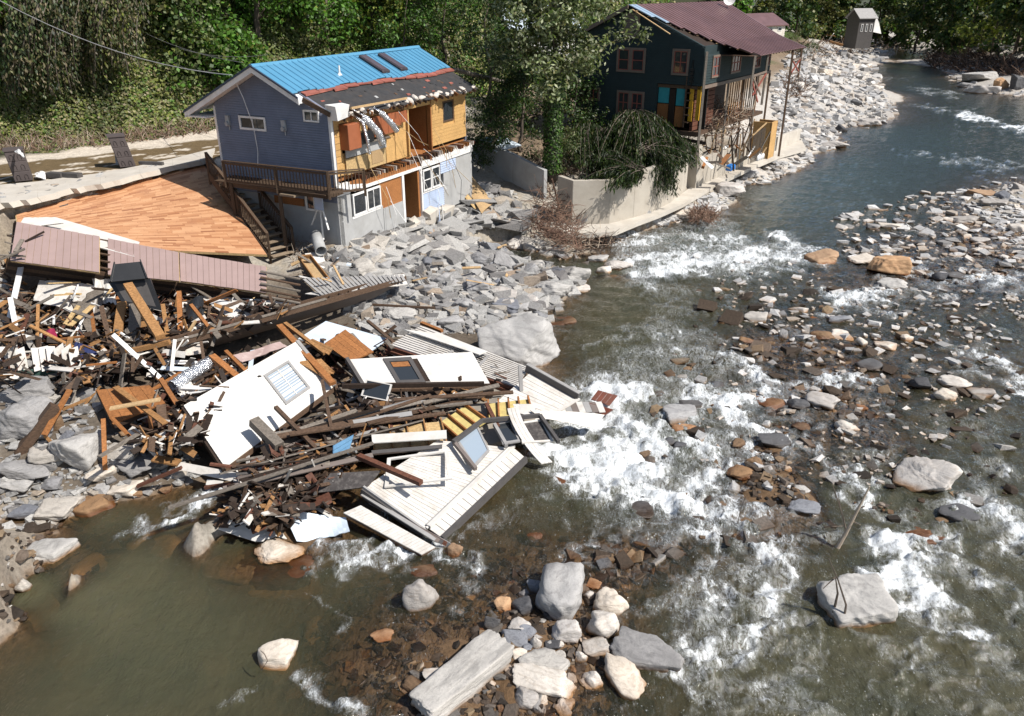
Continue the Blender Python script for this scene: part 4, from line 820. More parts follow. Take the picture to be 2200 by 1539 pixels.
# verge boards and soffit of the gable overhang
for s_, e in ((3.5, 7.85), (3.5, 1.1)):
    z = lambda v: 9.95-abs(v-3.5)*.49
    for (u0, u1, h0, h1, m, nme) in ((-.62, -.56, -.02, .06, 'dark_trim', 'verge_flashing'), (-.56, -.5, -.26, -.03, 'white_paint', 'verge_board'), (-.5, .06, -.22, -.16, 'white_paint', 'soffit')):
        mb = MB(); mb.hexa([g(u0, s_, z(s_)+h0), g(u1, s_, z(s_)+h0), g(u1, e, z(e)+h0), g(u0, e, z(e)+h0), g(u0, s_, z(s_)+h1), g(u1, s_, z(s_)+h1), g(u1, e, z(e)+h1), g(u0, e, z(e)+h1)]); mb.build(nme, M[m], gh)
for (e0, e1) in ((1.1, -.1),):
    mb = MB(); mb.beam(g(-.3, 1.1, 8.7), g(-.2, -.2, 8.15), .06, .2); mb.build('verge_board', M['old_wood'], gh)
mb = MB(); mb.box(g, -.56, 12.6, 6.55, 7.8, 7.62, 7.68); mb.build('soffit', M['white_paint'], gh)
fbox('wall', 'siding_blue', 0, L, D-.1, D, 5, 8.2); fbox('wall', 'siding_blue', L-.12, L, .3, D, 1.6, 8.3)
for u in (6.55, 8.15):
    RS = lambda a, b, c: RR(a, b, c); mb = MB(); mb.box(RS, u, u+.62, 1.75, 3.15, .04, .17); o = mb.build('skylight', plain('skylight_frame', (.06, .05, .055), .4), gh, bevel=.02)
    mb = MB(); mb.box(RS, u+.07, u+.55, 1.83, 3.07, .172, .185); mb.build('pane', plain('skylight_glass', (.09, .07, .08), .2, spec=.6), o)
mb = MB(); mb.tube([RR(3.6, 2.1, 0), RR(3.6, 2.1, .1)], [.13, .06], 10); mb.tube([RR(3.6, 2.1, .1), RR(3.6, 2.1, .42)], .045, 8); mb.build('vent_pipe', M['white_paint'], gh)
# hanging foil ducts (each hangs from the broken ceiling)
def duct(pts, r, m='foil', label=None, name='duct', par=None):
    mb = MB(); P = []; pts = [Vector(p) for p in pts]
    for i in range(len(pts)-1):
        for j in range(8): P.append(pts[i].lerp(pts[i+1], j/8))
    P.append(pts[-1]); mb.tube(P, [r*(1+.07*math.sin(i*2.4)) for i in range(len(P))], 12, caps=False); o = mb.build(name, M[m], par, smooth=True)
    md = o.modifiers.new('s', 'SOLIDIFY'); md.thickness = .01
    return tag(o, label, 'duct') if label else o
duct([g(1.9, .3, 8.0), g(1.95, -.45, 7.7), g(2.45, -.7, 7.05), g(2.7, -.7, 6.55)], .17, label='wide crumpled foil duct hanging lowest from the torn ceiling')
duct([g(3.0, .2, 8.05), g(3.2, -.4, 7.8), g(3.7, -.6, 7.25), g(4.0, -.6, 6.95)], .14, label='foil duct hanging at the right of the torn kitchen')
duct([g(1.75, .3, 8.0), g(1.75, -.4, 7.6), g(1.85, -.5, 6.8), g(2.0, -.45, 6.2)], .07, label='thin white duct hanging nearest the house corner')
# loose wires across the front
for i in range(15):
    u = R.uniform(2, 11.4); w = R.uniform(5.2, 7.8) if i < 9 else R.uniform(3.5, 5); a = g(u, -.15, w); e = g(u+R.uniform(-.8, 2.8), -.5, w-R.uniform(.8, 2.9)); mid = a.lerp(e, .5)-g.v*.35+Vector((0, 0, -R.uniform(0, .4)))
    mb = MB(); mb.tube([a, a.lerp(mid, .6), mid, mid.lerp(e, .6), e], .012, 4); mb.build('wire', M[R.choice(['white_paint', 'osb', 'black_plastic'])], gh)
mb = MB(); mb.beam(g(.8, -.55, 8.32), g(5.5, -.25, 8.2), .07, .09); tag(mb.build('timber', M['lumber_pale']), 'pale timber lying along the torn eave of the grey house', 'timber')
# footing rubble blocks under the undercut
for i, (u, w, a, b, h) in enumerate(((3.6, 1.9, 1.2, .7, .35), (4.8, 1.75, 1.5, .8, .3), (5.6, 2.0, .8, .6, .5), (7.2, 2.1, .9, .5, .7), (8.6, 1.8, 1.1, .6, .9), (2.6, 1.45, 1., .7, .3))):
    V_, F_ = shard(701+i*2); o = link('concrete_chunk', npmesh('concrete_chunk', V_, F_, False), None, M['concrete_pale']); p = g(u, -.25, w); o.location = p; o.scale = (a/2, b/2, h/2+.1); o.rotation_euler = (R.uniform(-.3, .3), R.uniform(-.3, .3), 1.1)
    tag(o, ['broken footing chunk left of the dark lower doorway', 'long footing slab right under the dark lower doorway', 'upright footing chunk at the doorway threshold', 'footing chunk below the light blue siding', 'footing chunk under the far lower wall', 'footing chunk nearest the grey house corner'][i], 'concrete chunk')
# ------------------------------------------------------------------ deck and stairs
dk = thing('deck', 'dark brown timber balcony deck with spindle railing round the house corner', 'deck')
dz = 5.02
def dpt(px, py, u): # point on plane u=const of house frame
    d = ray(px, py); o = Vector((0, 0, CAM_H)); n_ = g.u; t = ((g.o+g.u*u-o).dot(n_))/d.dot(n_); return o+d*t
A = g(-1.35, 5.1, dz); B_1 = g(-1.25, 2.2, dz); B_ = g(-1.15, -.55, dz); E_ = g(.6, -1.1, dz-.15)
mb = MB(); mb.hexa([g(-1.25, 5.4, dz-.2), g(-1.1, -.4, dz-.2), g(-.03, -.4, dz-.2), g(-.03, 6.2, dz-.2), g(-1.25, 5.4, dz-.03), g(-1.1, -.4, dz-.03), g(-.03, -.4, dz-.03), g(-.03, 6.2, dz-.03)]); mb.build('joist_frame', M['deck_wood'], dk)
for i in range(9): u = -1.28+i*.14; mb = MB(); mb.box(g, u, u+.13, -.4, 5.9, dz-.03, dz+.01); mb.build('deck_board', M['deck_wood'], dk)
def railing(pts, par, h=.98, sp=.17, posts=True, mm='deck_wood', post_ext=.0, spin=True):
    for a, b in zip(pts[:-1], pts[1:]):
        a = Vector(a); b = Vector(b); z = Vector((0, 0, 1))
        for hh, w_, t_ in ((h, .13, .045), (h-.1, .04, .09), (.1, .04, .09)): mb = MB(); mb.beam(a+z*hh, b+z*hh, w_, t_); mb.build('rail', M[mm if hh < h else 'tread_wood' if mm == 'x' else mm], par)
        n = max(1, int((b-a).length/sp))
        for i in range(n): p = a.lerp(b, (i+.5)/n); mb = MB(); mb.beam(p+z*.08, p+z*(h-.06), .032, .032, up=(b-a).normalized()); mb.build('spindle', M[mm], par)
    for p in pts: p = Vector(p); mb = MB(); mb.beam(p-Vector((0, 0, .2+post_ext)), p+Vector((0, 0, h)), .09, .09, up=Vector((0, 1, 0))); mb.build('post', M[mm], par)
railing([A, B_1, B_, E_], dk)
for p, zz in ((g(-1.25, 4.9, 0), 3.2), (g(-1.15, 2.2, 0), 2.7)): mb = MB(); mb.beam(Vector((p.x, p.y, zz-.6)), Vector((p.x, p.y, dz)), .14, .14, up=Vector((0, 1, 0))); mb.build('support_post', M['deck_wood'], dk)
mb = MB(); mb.box(g, -1.4, -.9, 1.2, 2.0, dz-.25, dz-.16); mb.build('platform', M['tread_wood'], dk)
st = thing('stair', 'straight outdoor timber staircase with two spindle railings leading down from the deck', 'stairs')
TL, TR, BL, BR = U(449, 374, 5.0), U(494, 364, 5.0), U(580, 549, 2.25), U(632, 536, 2.25)
ns = 15
for i in range(ns):
    t = i/(ns-1); l = TL.lerp(BL, t); r_ = TR.lerp(BR, t); f = (BL-TL); f.z = 0; f = f.normalized()*.29
    mb = MB(); mb.hexa([l-Vector((0, 0, .045)), r_-Vector((0, 0, .045)), r_+f-Vector((0, 0, .045)), l+f-Vector((0, 0, .045)), l, r_, r_+f, l+f]); mb.build('tread', M['tread_wood'], st)
    mb = MB(); mb.beam((l+r_)/2-(r_-l)/2-Vector((0, 0, .13)), (l+r_)/2+(r_-l)/2-Vector((0, 0, .13)), .02, .14); mb.build('riser', M['tread_wood'], st)
for a, b in ((TL, BL), (TR, BR)): mb = MB(); mb.beam(a-Vector((0, 0, .1)), b-Vector((0, 0, .1)), .05, .3); mb.build('stringer', M['deck_wood'], st)
railing([TL, TL.lerp(BL, .5), BL], st, h=1.0, post_ext=.3); railing([TR, TR.lerp(BR, .5), BR], st, h=1.0, post_ext=.3)
# ------------------------------------------------------------------ dark house on stilts
q = Fr(11.79, 52., 55); Q2 = lambda u, v, w: q(v, u, w); dh = thing('house', 'dark green two-storey house with a rusty maroon metal roof and broken porch on stilts', 'house')
def qbox(name, m, *a, bevel=0, par=None): return boxo(q, name, M[m], par or dh, *a, bevel=bevel)
def rq(v): return 11.95-(5.2-v)*.415 if v > 0 else 9.79+v*.30
def rql(v): return 11.95-(v-5.2)*.48
bo = 4.6
mb = MB(); mb.hexa([q(0, 0, bo+2.75), q(0, 8.8, bo), q(.2, 8.8, bo), q(.2, 0, bo+2.75), q(0, 0, 9.6), q(0, 8.8, 10.1), q(.2, 8.8, 10.1), q(.2, 0, 9.6)])
boxo(Q2, 'wall', M['dark_green_wall'], dh, 3.0, 9.2, .02, .2, 4.2, 7.4); boxo(Q2, 'wall', M['dark_green_wall'], dh, 0, 9.2, .02, .2, 7.4, 9.65)
mb = MB(); mb.hexa([q(.02, 0, 9.65), q(.02, 9.2, 9.65), q(.2, 9.2, 9.65), q(.2, 0, 9.65), q(.02, 4.9, 11.78), q(.02, 5.5, 11.78), q(.2, 5.5, 11.78), q(.2, 4.9, 11.78)]); mb.build('wall', M['dark_green_wall'], dh)
dtop = lambda w: (max(0, 5.2-(11.8-w)/.415), min(9.2, 5.2+(11.8-w)/.48))
lapsiding(Q2, 'siding', M['dark_green_wall'], dh, 0, 9.2, 7.4, 11.7, 26, v=0, top=dtop, th=.03); lapsiding(Q2, 'siding', M['dark_green_wall'], dh, 3.05, 9.2, 4.2, 7.4, 19, v=0, th=.03)
def qwin(u0, u1, w0, w1, fr=Q2, **kw): return window(fr, dh, u0, u1, w0, w1, -.035, 'trim_tan', fw=.13, out=.05, sash='sash_red', **kw)
qwin(3.95, 5.0, 7.95, 9.45, bars=(0, 1)); qwin(5.0, 6.0, 7.95, 9.45, bars=(0, 1)); qwin(.95, 2.1, 7.95, 9.5, bars=(1, 1)); qwin(3.85, 4.85, 5.3, 6.8, bars=(1, 1)); qwin(4.85, 5.85, 5.3, 6.8, bars=(1, 1)); qwin(7.15, 8.15, 6.0, 6.85, bars=(1, 0)); qwin(8.4, 9.15, 6.0, 6.85, bars=(0, 0))
# gable louvre
mb = MB(); F_ = lambda a, b, c: Q2(a, b, c)
for b in ((4.5, 5.6, 11.35, 11.5), (4.5, 5.6, 10.0, 10.12), (4.5, 4.62, 10.12, 11.35), (5.48, 5.6, 10.12, 11.35)): mb.box(Q2, b[0], b[1], -.09, .0, b[2], b[3])
lv = mb.build('louvre', M['trim_tan'], dh)
for i in range(10): mb = MB(); mb.hexa([Q2(4.62, -.07, 10.13+i*.122), Q2(5.48, -.07, 10.13+i*.122), Q2(5.48, -.05, 10.13+i*.122), Q2(4.62, -.05, 10.13+i*.122), Q2(4.62, -.04, 10.24+i*.122), Q2(5.48, -.04, 10.24+i*.122), Q2(5.48, -.03, 10.24+i*.122), Q2(4.62, -.03, 10.24+i*.122)]); mb.build('slat', M['trim_tan'], lv)
# torn lower right corner of the gable: coloured inner walls
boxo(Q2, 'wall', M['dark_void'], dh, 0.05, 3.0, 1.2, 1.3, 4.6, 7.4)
boxo(Q2, 'wall', M['teal_wall'], dh, 2.2, 2.95, .15, .25, 6.2, 7.25); boxo(Q2, 'wall', M['orange_wood'], dh, 2.2, 2.95, .12, .22, 4.9, 6.15); boxo(Q2, 'door', M['dark_wood'], dh, 1.75, 2.15, .1, .2, 4.8, 7.1)
boxo(Q2, 'wall', M['teal_wall'], dh, 1.1, 1.7, .15, .25, 6.1, 7.3); boxo(Q2, 'wall', M['orange_wood'], dh, 1.05, 1.7, .12, .22, 4.8, 6.05); boxo(Q2, 'wall', M['yellow_wall'], dh, .55, .78, .1, .2, 5.2, 7.2); boxo(Q2, 'wall', M['yellow_wall'], dh, .05, .3, .1, .2, 5.3, 7.35)
for i in range(5): boxo(Q2, 'shelf', M['old_wood'], dh, .7, 1.05, -.05, .2, 5.1+i*.45, 5.16+i*.45)
boxo(Q2, 'wall_edge', M['old_wood'], dh, .98, 1.05, -.05, .1, 4.8, 7.9); boxo(Q2, 'floor_beam', M['old_wood'], dh, -.1, 3.6, -.1, .1, 4.35, 4.6)
qbox('floor', 'old_wood', .0, 12.6, .1, 8.8, 4.3, 4.5); qbox('floor', 'old_wood', .1, 12.6, .1, 8.8, 7.15, 7.35)
mb = MB(); [mb.box(Q2, .55, .8, -.15, -.05, 7.6+i*.22, 7.72+i*.22) for i in range(4)]; mb.box(Q2, .65, .69, -.1, 0, 7.3, 8.9); mb.build('cable_box', M['black_plastic'], dh)
# river front, upper storey and open lower storey
lapsiding(q, 'siding', M['dark_green_wall'], dh, .05, 12.6, 7.45, 9.2, 11, v=0, th=.03); qbox('wall', 'dark_green_wall', .05, 12.6, .02, .2, 7.4, 9.7); qbox('sill_board', 'trim_tan', 0, 12.7, -.1, -.02, 7.2, 7.4)
for a in (1.3, 4.6, 9.0, 11.6): window(q, dh, a, a+(1.7 if a == 4.6 else 1.25 if a < 11 else .7), 7.75, 9.1, -.035, 'trim_tan', fw=.1, out=.05, sash='sash_red', bars=(1 if a != 4.6 else 2, 1))
qbox('wall', 'dark_green_wall', 12.5, 12.6, 0, 9, 7.3, 9.6); qbox('wall', 'dark_wood', .2, 12.6, 3.2, 3.3, 4.5, 7.2)
qbox('wall', 'dark_green_wall', 0, 12.6, 9.1, 9.2, 4.3, 10)
for i in range(9): qbox('log', 'red_wood', .3, 3.6, .5, .7, 4.6+i*.28, 4.84+i*.28)
for i in range(15): u = 6.+i*.42; mb = MB(); mb.beam(q(u, .5, 4.5), q(u+R.uniform(-.1, .1), .5, 7.2), .05, .1, up=q.u); mb.build('stud', M[R.choice(['lumber', 'old_wood', 'orange_wood'])], dh)
# roof
nq = 30
for i in range(nq):
    u0, u1 = -.35+i*(16.2/nq), -.35+(i+1)*(16.2/nq); vf = -2.4
    if u0 < 4.2: vf = max(-2.4, 3.6-(u0+.35)*1.45)
    ue = (0 if u1 < 13 else (u1-13)*1.15); vs = [5.2, 2.5, 0., -1.2, -2.4]; vs = [v for v in vs if v > vf+.2]+[vf]
    mb = MB()
    for a, b in zip(vs[:-1], vs[1:]):
        sk = lambda u, v: u-max(0, (5.2-v))*.42*(u/15.8)
        z = lambda v: rq(v)
        mb.hexa([q(sk(u0, a), a, z(a)), q(sk(u1, a), a, z(a)), q(sk(u1, b), b, z(b)), q(sk(u0, b), b, z(b)), q(sk(u0, a), a, z(a)+.03), q(sk(u1, a), a, z(a)+.03), q(sk(u1, b), b, z(b)+.03), q(sk(u0, b), b, z(b)+.03)])
        mb.hexa([q(sk(u0, a), a, z(a)+.03), q(sk(u0, a)+.05, a, z(a)+.03), q(sk(u0, b)+.05, b, z(b)+.03), q(sk(u0, b), b, z(b)+.03), q(sk(u0, a)+.01, a, z(a)+.06), q(sk(u0, a)+.04, a, z(a)+.06), q(sk(u0, b)+.04, b, z(b)+.06), q(sk(u0, b)+.01, b, z(b)+.06)])
    mb.build('roof_panel', M['roof_bare'] if i in (0, 1) else M['roof_maroon'], dh)
mb = MB(); mb.hexa([q(-.4, 5.2, 11.93), q(15.9, 5.2, 11.93), q(15.9, 9.6, rql(9.6)), q(-.4, 9.6, rql(9.6)), q(-.4, 5.2, 11.99), q(15.9, 5.2, 11.99), q(15.9, 9.6, rql(9.6)+.05), q(-.4, 9.6, rql(9.6)+.05)]); mb.build('roof_slope', M['roof_maroon'], dh)
mb = MB(); mb.hexa([q(-.45, 5.2, 11.75), q(-.35, 5.2, 11.75), q(-.35, 9.6, rql(9.6)-.2), q(-.45, 9.6, rql(9.6)-.2), q(-.45, 5.2, 11.97), q(-.35, 5.2, 11.97), q(-.35, 9.6, rql(9.6)+.03), q(-.45, 9.6, rql(9.6)+.03)]); mb.build('verge_board', M['trim_tan'], dh)
for i in range(16):
    t = i/15; v = 4.6-t*5.6; u = -.3+t*3.4; mb = MB(); mb.beam(q(u-R.uniform(.2, .5), v, rq(v)-.08), q(u+1.6, v-R.uniform(-.1, .1), rq(v)-.1), .09, .04); mb.build('roof_batten', M[R.choice(['lumber_pale', 'old_wood', 'grey_wood'])], dh)
mb = MB(); mb.beam(q(-.4, 4.9, 11.7), q(-.45, 2.2, 10.35), .12, .05); mb.build('verge_board', M['lumber_pale'], dh)
for i in range(18): u = 3.2+i*.58; mb = MB(); mb.beam(q(u, -2.3, rq(-2.3)-.06), q(u, 0, rq(0)-.08), .05, .12); mb.build('rafter_tail', M['trim_tan'], dh)
qbox('ceiling', 'old_wood', 2.5, 12.8, -2.2, 0, 9.02, 9.08)
mb = MB(); mb.hexa([q(-.2, 5.1, 11.8), q(4.6, 5.1, 11.8), q(4.4, -.1, 9.62), q(.3, .2, 9.6), q(-.2, 5.1, 11.86), q(4.6, 5.1, 11.86), q(4.4, -.1, 9.68), q(.3, .2, 9.66)]); mb.build('roof_decking', M['dark_wood'], dh)
# stilts, porch posts, braces, hanging rail
for u, v, z0, m in ((.0, -.15, 3.4, 'grey_wood'), (2.6, -2.25, 6.9, 'grey_wood'), (5.2, -2.2, 6.2, 'grey_wood'), (4.3, -.1, 2.2, 'grey_wood'), (7.2, -.1, 2.2, 'old_wood'), (9.6, -.2, 2., 'grey_wood'), (10.4, -2.2, 2, 'old_wood'), (12.5, -.1, 2.2, 'old_wood'), (12.4, 3.5, 2.4, 'old_wood')):
    top = 9.1 if v < -2 else 7.2; mb = MB(); mb.beam(q(u+R.uniform(-.15, .15), v, z0-.3), q(u, v, top), .12, .12, up=Vector((0, 1, 0))); mb.build('porch_post', M[m], dh)
mb = MB(); mb.beam(q(-.05, -.15, 3.2), q(-.05, -.15, 9.4), .14, .14, up=Vector((0, 1, 0))); mb.build('porch_post', M['grey_wood'], dh)
for u0, u1 in ((2.6, 5.0),): 
    for a, b in (((u0, 7.9), (u1, 8.0)), ((u0, 7.9), (u1-.6, 6.6)), ((u0+.4, 6.7), (u1, 7.9)), ((u0+1.0, 7.9), (u0+.8, 6.4)), ((u0, 7.6), (u0+1.4, 6.2))): mb = MB(); mb.beam(q(a[0], -2.25, a[1]), q(b[0], -2.3, b[1]), .06, .12); mb.build('rail_brace', M['sash_red' if a[1] < 7.9 else 'trim_tan'], dh)
for a, b in (((12.7, 7.3), (14.4, 8.1)), ((12.7, 8.1), (14.4, 7.3)), ((12.7, 8.2), (14.6, 8.2)), ((12.7, 7.2), (14.6, 7.2))): mb = MB(); mb.beam(q(a[0], -1.6, a[1]), q(b[0], -1.6, b[1]), .08, .1); mb.build('rail_brace', M['sash_red' if abs(a[1]-b[1]) > .1 else 'trim_tan'], dh)
mb = MB(); mb.beam(q(14.5, -1.6, 6.8), q(14.5, -1.6, 9.2), .12, .12, up=Vector((0, 1, 0))); mb.build('porch_post', M['old_wood'], dh)
mb = MB(); mb.tube([q(13.7, 4.2, 11.55), q(13.7, 4.1, 12.1)], .03); mb.build('dish_mast', M['meter_grey'], dh)
mb = MB()
for i in range(3): mb.tube([q(13.7, 4.1, 12.15)+Vector((0, -.05*i, .02)), q(13.7, 4.1, 12.15)+Vector((0, -.05*i-.05, .03))], [.1+.12*i, .22+.12*i], 14, caps=(i == 0))
mb.build('satellite_dish', M['white_paint'], dh)
# lower deck frame and lattice below the gable corner
ld = thing('porch_frame', 'broken lower porch frame of leaning sticks and beams under the dark house', 'porch')
for i in range(26): u = R.uniform(.3, 8.2); v = R.uniform(-2.3, 2.5); a = q(u, v, 2.2); mb = MB(); mb.beam(a, q(u+R.uniform(-.9, .9), v+R.uniform(-.7, .7), R.uniform(3.6, 5.0)), R.uniform(.04, .08), .06); mb.build('stick', M[R.choice(['grey_wood', 'old_wood', 'lumber_pale', 'dark_wood'])], ld)
for i in range(12): u = 4.6+i*.2; mb = MB(); mb.beam(q(u, -2.1, 2.1), q(u+.15, -2.1, 4.2), .035, .035, up=q.u); mb.build('spindle', M['grey_wood'], ld)
mb = MB(); mb.beam(q(4.4, -2.1, 4.0), q(7., -2.1, 4.5), .1, .05); mb.build('rail', M['lumber_pale'], ld)
mb = MB(); mb.beam(q(-.4, 3.2, 4.3), q(.1, -.6, 3.95), .12, .2); mb.build('beam', M['dark_wood'], ld)
mb = MB(); mb.beam(q(-1.6, -.4, 3.3), q(-1.4, 5., 4.2), .12, .25); mb.build('beam', M['dark_wood'], ld)
for i in range(14): v = -.2+i*.28; mb = MB(); mb.beam(q(-1.5, v, 3.9), q(-1.5, v, 3.3), .05, .05, up=q.u); mb.build('spindle', M['grey_wood'], ld)
mb = MB()
for b in ((7.9, 9.2, -2.2, -2.1), (7.9, 8.0, -2.2, -.9), (9.1, 9.2, -2.2, -.9)): mb.box(q, *b, 1.9, 4.4)
cb = mb.build('cupboard', M['yellow_wall'] if 0 else M['pine']); tag(cb, 'open tall plywood cupboard standing on the wall top under the dark house', 'cupboard')
mb = MB(); mb.hexa([Q2(3.3, -1.9, 3.9), Q2(2.2, -2.1, 4.1), Q2(2.25, -2.0, 4.1), Q2(3.35, -1.8, 3.9), Q2(3.1, -1.2, 5.0), Q2(2.0, -1.3, 5.1), Q2(2.05, -1.25, 5.1), Q2(3.15, -1.15, 5.0)]); tag(mb.build('door', M['blue_door']), 'blue door leaf leaning below the teal wall of the dark house', 'door')
mb = MB(); mb.box(q, 2.2, 3.0, -1.7, -1.3, 1.95, 2.3); tag(mb.build('crate', M['blue_plastic'], bevel=.03), 'bright blue plastic crate among the porch wreckage', 'crate')
for i in range(4):
    mb = MB(); c = q(6.1+i*.34, -2.05, 2.05); mb.tube([c, c+Vector((0, 0, .05)), c+Vector((0, 0, .3)), c+Vector((0, 0, .38)), c+Vector((0, 0, .46))], [.12, .16, .16, .1, .05], 10); tag(mb.build('gas_bottle', M['white_paint'], smooth=True), ['white gas bottle nearest the spindles on the wall top', 'second white gas bottle from the spindles', 'third white gas bottle from the spindles', 'white gas bottle nearest the plywood cupboard'][i], 'gas bottle', 'gas bottles on the river wall')
for i in range(24):                        # wreckage boards under the dark house
    u, v = R.uniform(0, 8), R.uniform(-2.2, 1.5); a = q(u, v, R.uniform(2.0, 2.6)); mb = MB(); mb.beam(a, a+Vector((R.uniform(-1, 1), R.uniform(-1, 1), R.uniform(0, .9))), R.uniform(.08, .3), .03, roll=R.uniform(-1, 1))
    tag(mb.build('board', M[R.choice(['lumber', 'grey_wood', 'lumber_pale', 'old_wood', 'orange_wood', 'white_paint'])]), 'loose wrecked board under the porch of the dark house', 'board', 'wreckage boards under the dark house')
# ------------------------------------------------------------------ river walls and ledge
def wallrun(name, pts, z0, z1s, th, m, label, cat='wall'):
    """pts: world base points (front face), z1s: top heights; one part per shuttered panel"""
    t = thing(name, label, cat); P = [Vector((p.x, p.y, 0)) for p in pts]
    nr = []
    for i in range(len(P)):
        d = (P[min(i+1, len(P)-1)]-P[max(i-1, 0)]).normalized(); nr.append(Vector((-d.y, d.x, 0)))
    for i in range(len(P)-1):
        n = max(1, int((P[i+1]-P[i]).length/2.45))
        for j in range(n):
            a, b = P[i].lerp(P[i+1], j/n), P[i].lerp(P[i+1], (j+1)/n); a = a+(b-a)*.004; na, nb = nr[i].lerp(nr[i+1], j/n), nr[i].lerp(nr[i+1], (j+1)/n)
            za, zb_ = z1s[i]+(z1s[i+1]-z1s[i])*j/n, z1s[i]+(z1s[i+1]-z1s[i])*(j+1)/n; Z_ = lambda p, z: Vector((p.x, p.y, z))
            mb = MB(); mb.hexa([Z_(a, z0), Z_(b, z0), Z_(b+nb*th, z0), Z_(a+na*th, z0), Z_(a, za), Z_(b, zb_), Z_(b+nb*th, zb_), Z_(a+na*th, za)]); mb.build('wall_panel', M[m], t, bevel=.012)
    return t
zl = .95
W1 = [U(1196, 470, zl), U(1228, 483, zl), U(1308, 481, zl), U(1360, 468, zl), U(1400, 456, zl), U(1440, 436, zl), U(1474, 408, zl)]
wallrun('river_wall', W1, .4, [3.4, 3.4, 3.4, 3.5, 3.6, 3.6, 3.6], .3, 'concrete', 'curved pale concrete retaining wall holding the garden above the river')
pb = U(1484, 403, zl); mb = MB(); mb.box(lambda x, y, z: Vector((pb.x, pb.y, 0))+q.u*x+q.v*y+Vector((0, 0, z)), -.1, .55, -.35, .5, .4, 3.6); tag(mb.build('wall_pillar', M['concrete'], bevel=.02), 'square concrete pillar between the curved wall and the long wall', 'pillar')
W2 = [U(1500, 400, zl), U(1600, 356, zl), U(1664, 326, zl)]
wallrun('river_wall', W2, .4, [2.75, 2.6, 2.25], .3, 'concrete', 'long low pale concrete wall under the dark house porch')
W3 = [U(1668, 322, zl+.1), U(1718, 300, zl+.1)]
wallrun('river_wall', W3, .4, [2.05, 1.95], .3, 'concrete_pale', 'short end piece of pale concrete river wall beyond the plywood cupboard')
W4 = [U(1040, 365, 2.6), U(1100, 392, 2.2), U(1168, 418, 2.0)]
wallrun('retaining_wall', W4, 1.0, [4.3, 3.9, 3.4], .25, 'render_grey', 'old grey block retaining wall left of the curved one')
# ledge slab with ragged edge
edge = [(1185, 490), (1215, 500), (1270, 503), (1320, 496), (1370, 488), (1420, 470), (1470, 446), (1505, 432), (1560, 398), (1620, 366), (1680, 342), (1740, 330)]
inn = [(1185, 470), (1228, 478), (1290, 476), (1330, 470), (1370, 460), (1410, 446), (1452, 425), (1490, 398), (1545, 374), (1610, 348), (1664, 322), (1722, 300)]
mb = MB()
edge = [(x, y) if x < 1330 else (x*.62+X2*.38, y*.62+Y2*.38) for (x, y), (X2, Y2) in zip(edge, inn)]
ev = [U(*p, zl)+Vector((R.uniform(-.1, .1), R.uniform(-.1, .1), 0)) for p in edge]; iv = [U(*p, zl) for p in inn]
for i in range(len(edge)-1):
    a, b, c_, d_ = ev[i], ev[i+1], iv[i+1], iv[i]; dn = Vector((0, 0, -.25)); mb.hexa([a+dn, b+dn, c_+dn, d_+dn, a, b, c_, d_])
tag(mb.build('footing_ledge', M['concrete_pale']), 'pale concrete footing ledge running along the foot of the river walls', 'ledge')
# ------------------------------------------------------------------ wreckage
plain('siding_white', (.60, .58, .545), .5, .06, 2, 60, .12, dirt=.55, dirtcol=(.46, .41, .34)); plain('brown_face', (.17, .14, .125), .7, .15, 1.2, 20, .2, dirt=.4)
plain('bead_white', (.58, .55, .51), .6, .06, 3, 60, .15, dirt=.75, dirtcol=(.36, .32, .27)); plain('bluish_white', (.58, .66, .74), .45, .1, 2, 30, .15, dirt=.35, dirtcol=(.40, .42, .42))
plain('trim_dark', (.085, .078, .075), .6, .2, 3, 40, .2); plain('trim_grey', (.30, .29, .28), .6, .15, 3, 40, .2); plain('blue_sheet', (.12, .26, .42), .5, .2, 3, 20, .3)
plain('green_beam', (.05, .10, .08), .6, .2); plain('yellow_foam', (.52, .42, .16), .9, .15, 8, 60, .4, dirt=.3); plain('shingle_dark', (.055, .048, .046), .9, .3, 10, 90, .6, dirt=.4, dirtcol=(.25, .23, .21)); plain('soaked_red', (.16, .045, .025), .35, .3, 4, 30, .4, dirt=.4)
plain('magenta_cloth', (.28, .015, .06), .8, .2); plain('navy_cloth', (.02, .03, .10), .9, .2, 8, 20, .6)
k = N('laminate'); k.pbsdf(k.mix(k.mapr(k.noise(1.3, 5, .6), .35, .7), k.ramp(k.attr('tone'), [(0, (.24, .095, .045)), (.12, (.38, .17, .08)), (.5, (.48, .24, .12)), (1, (.58, .33, .18))]), k.ramp(k.attr('tone'), [(0, (.30, .13, .065)), (1, (.52, .28, .15))])), .42, None); MAT['laminate'] = k.m
def w3(p): return U(*p)
class Qd:                                 # quadrilateral in space: a->b is u, a->d is v, w along the normal (up)
    def __init__(s, a, b, c, d):
        s.a, s.b, s.c, s.d = [U(*p) if not isinstance(p, Vector) else p for p in (a, b, c, d)]
        s.n = (s.b-s.a).cross(s.d-s.a).normalized()
        if not isinstance(c, Vector):       # keep it flat: third corner on the plane of the others
            r_ = ray(c[0], c[1]); o_ = Vector((0, 0, CAM_H)); s.c = o_+r_*((s.a-o_).dot(s.n)/r_.dot(s.n))
        if s.n.z < 0: s.n = -s.n
    def __call__(s, u, v, w): return s.a.lerp(s.b, u).lerp(s.d.lerp(s.c, u), v)+s.n*w
def sheet(name, Q, th, m, label=None, cat=None, par=None, ins=(0, 1, 0, 1), w=0, group=None):
    mb = MB(); mb.box(Q, *ins, w-th, w); o = mb.build(name, M[m], par); return tag(o, label, cat, group) if label else o
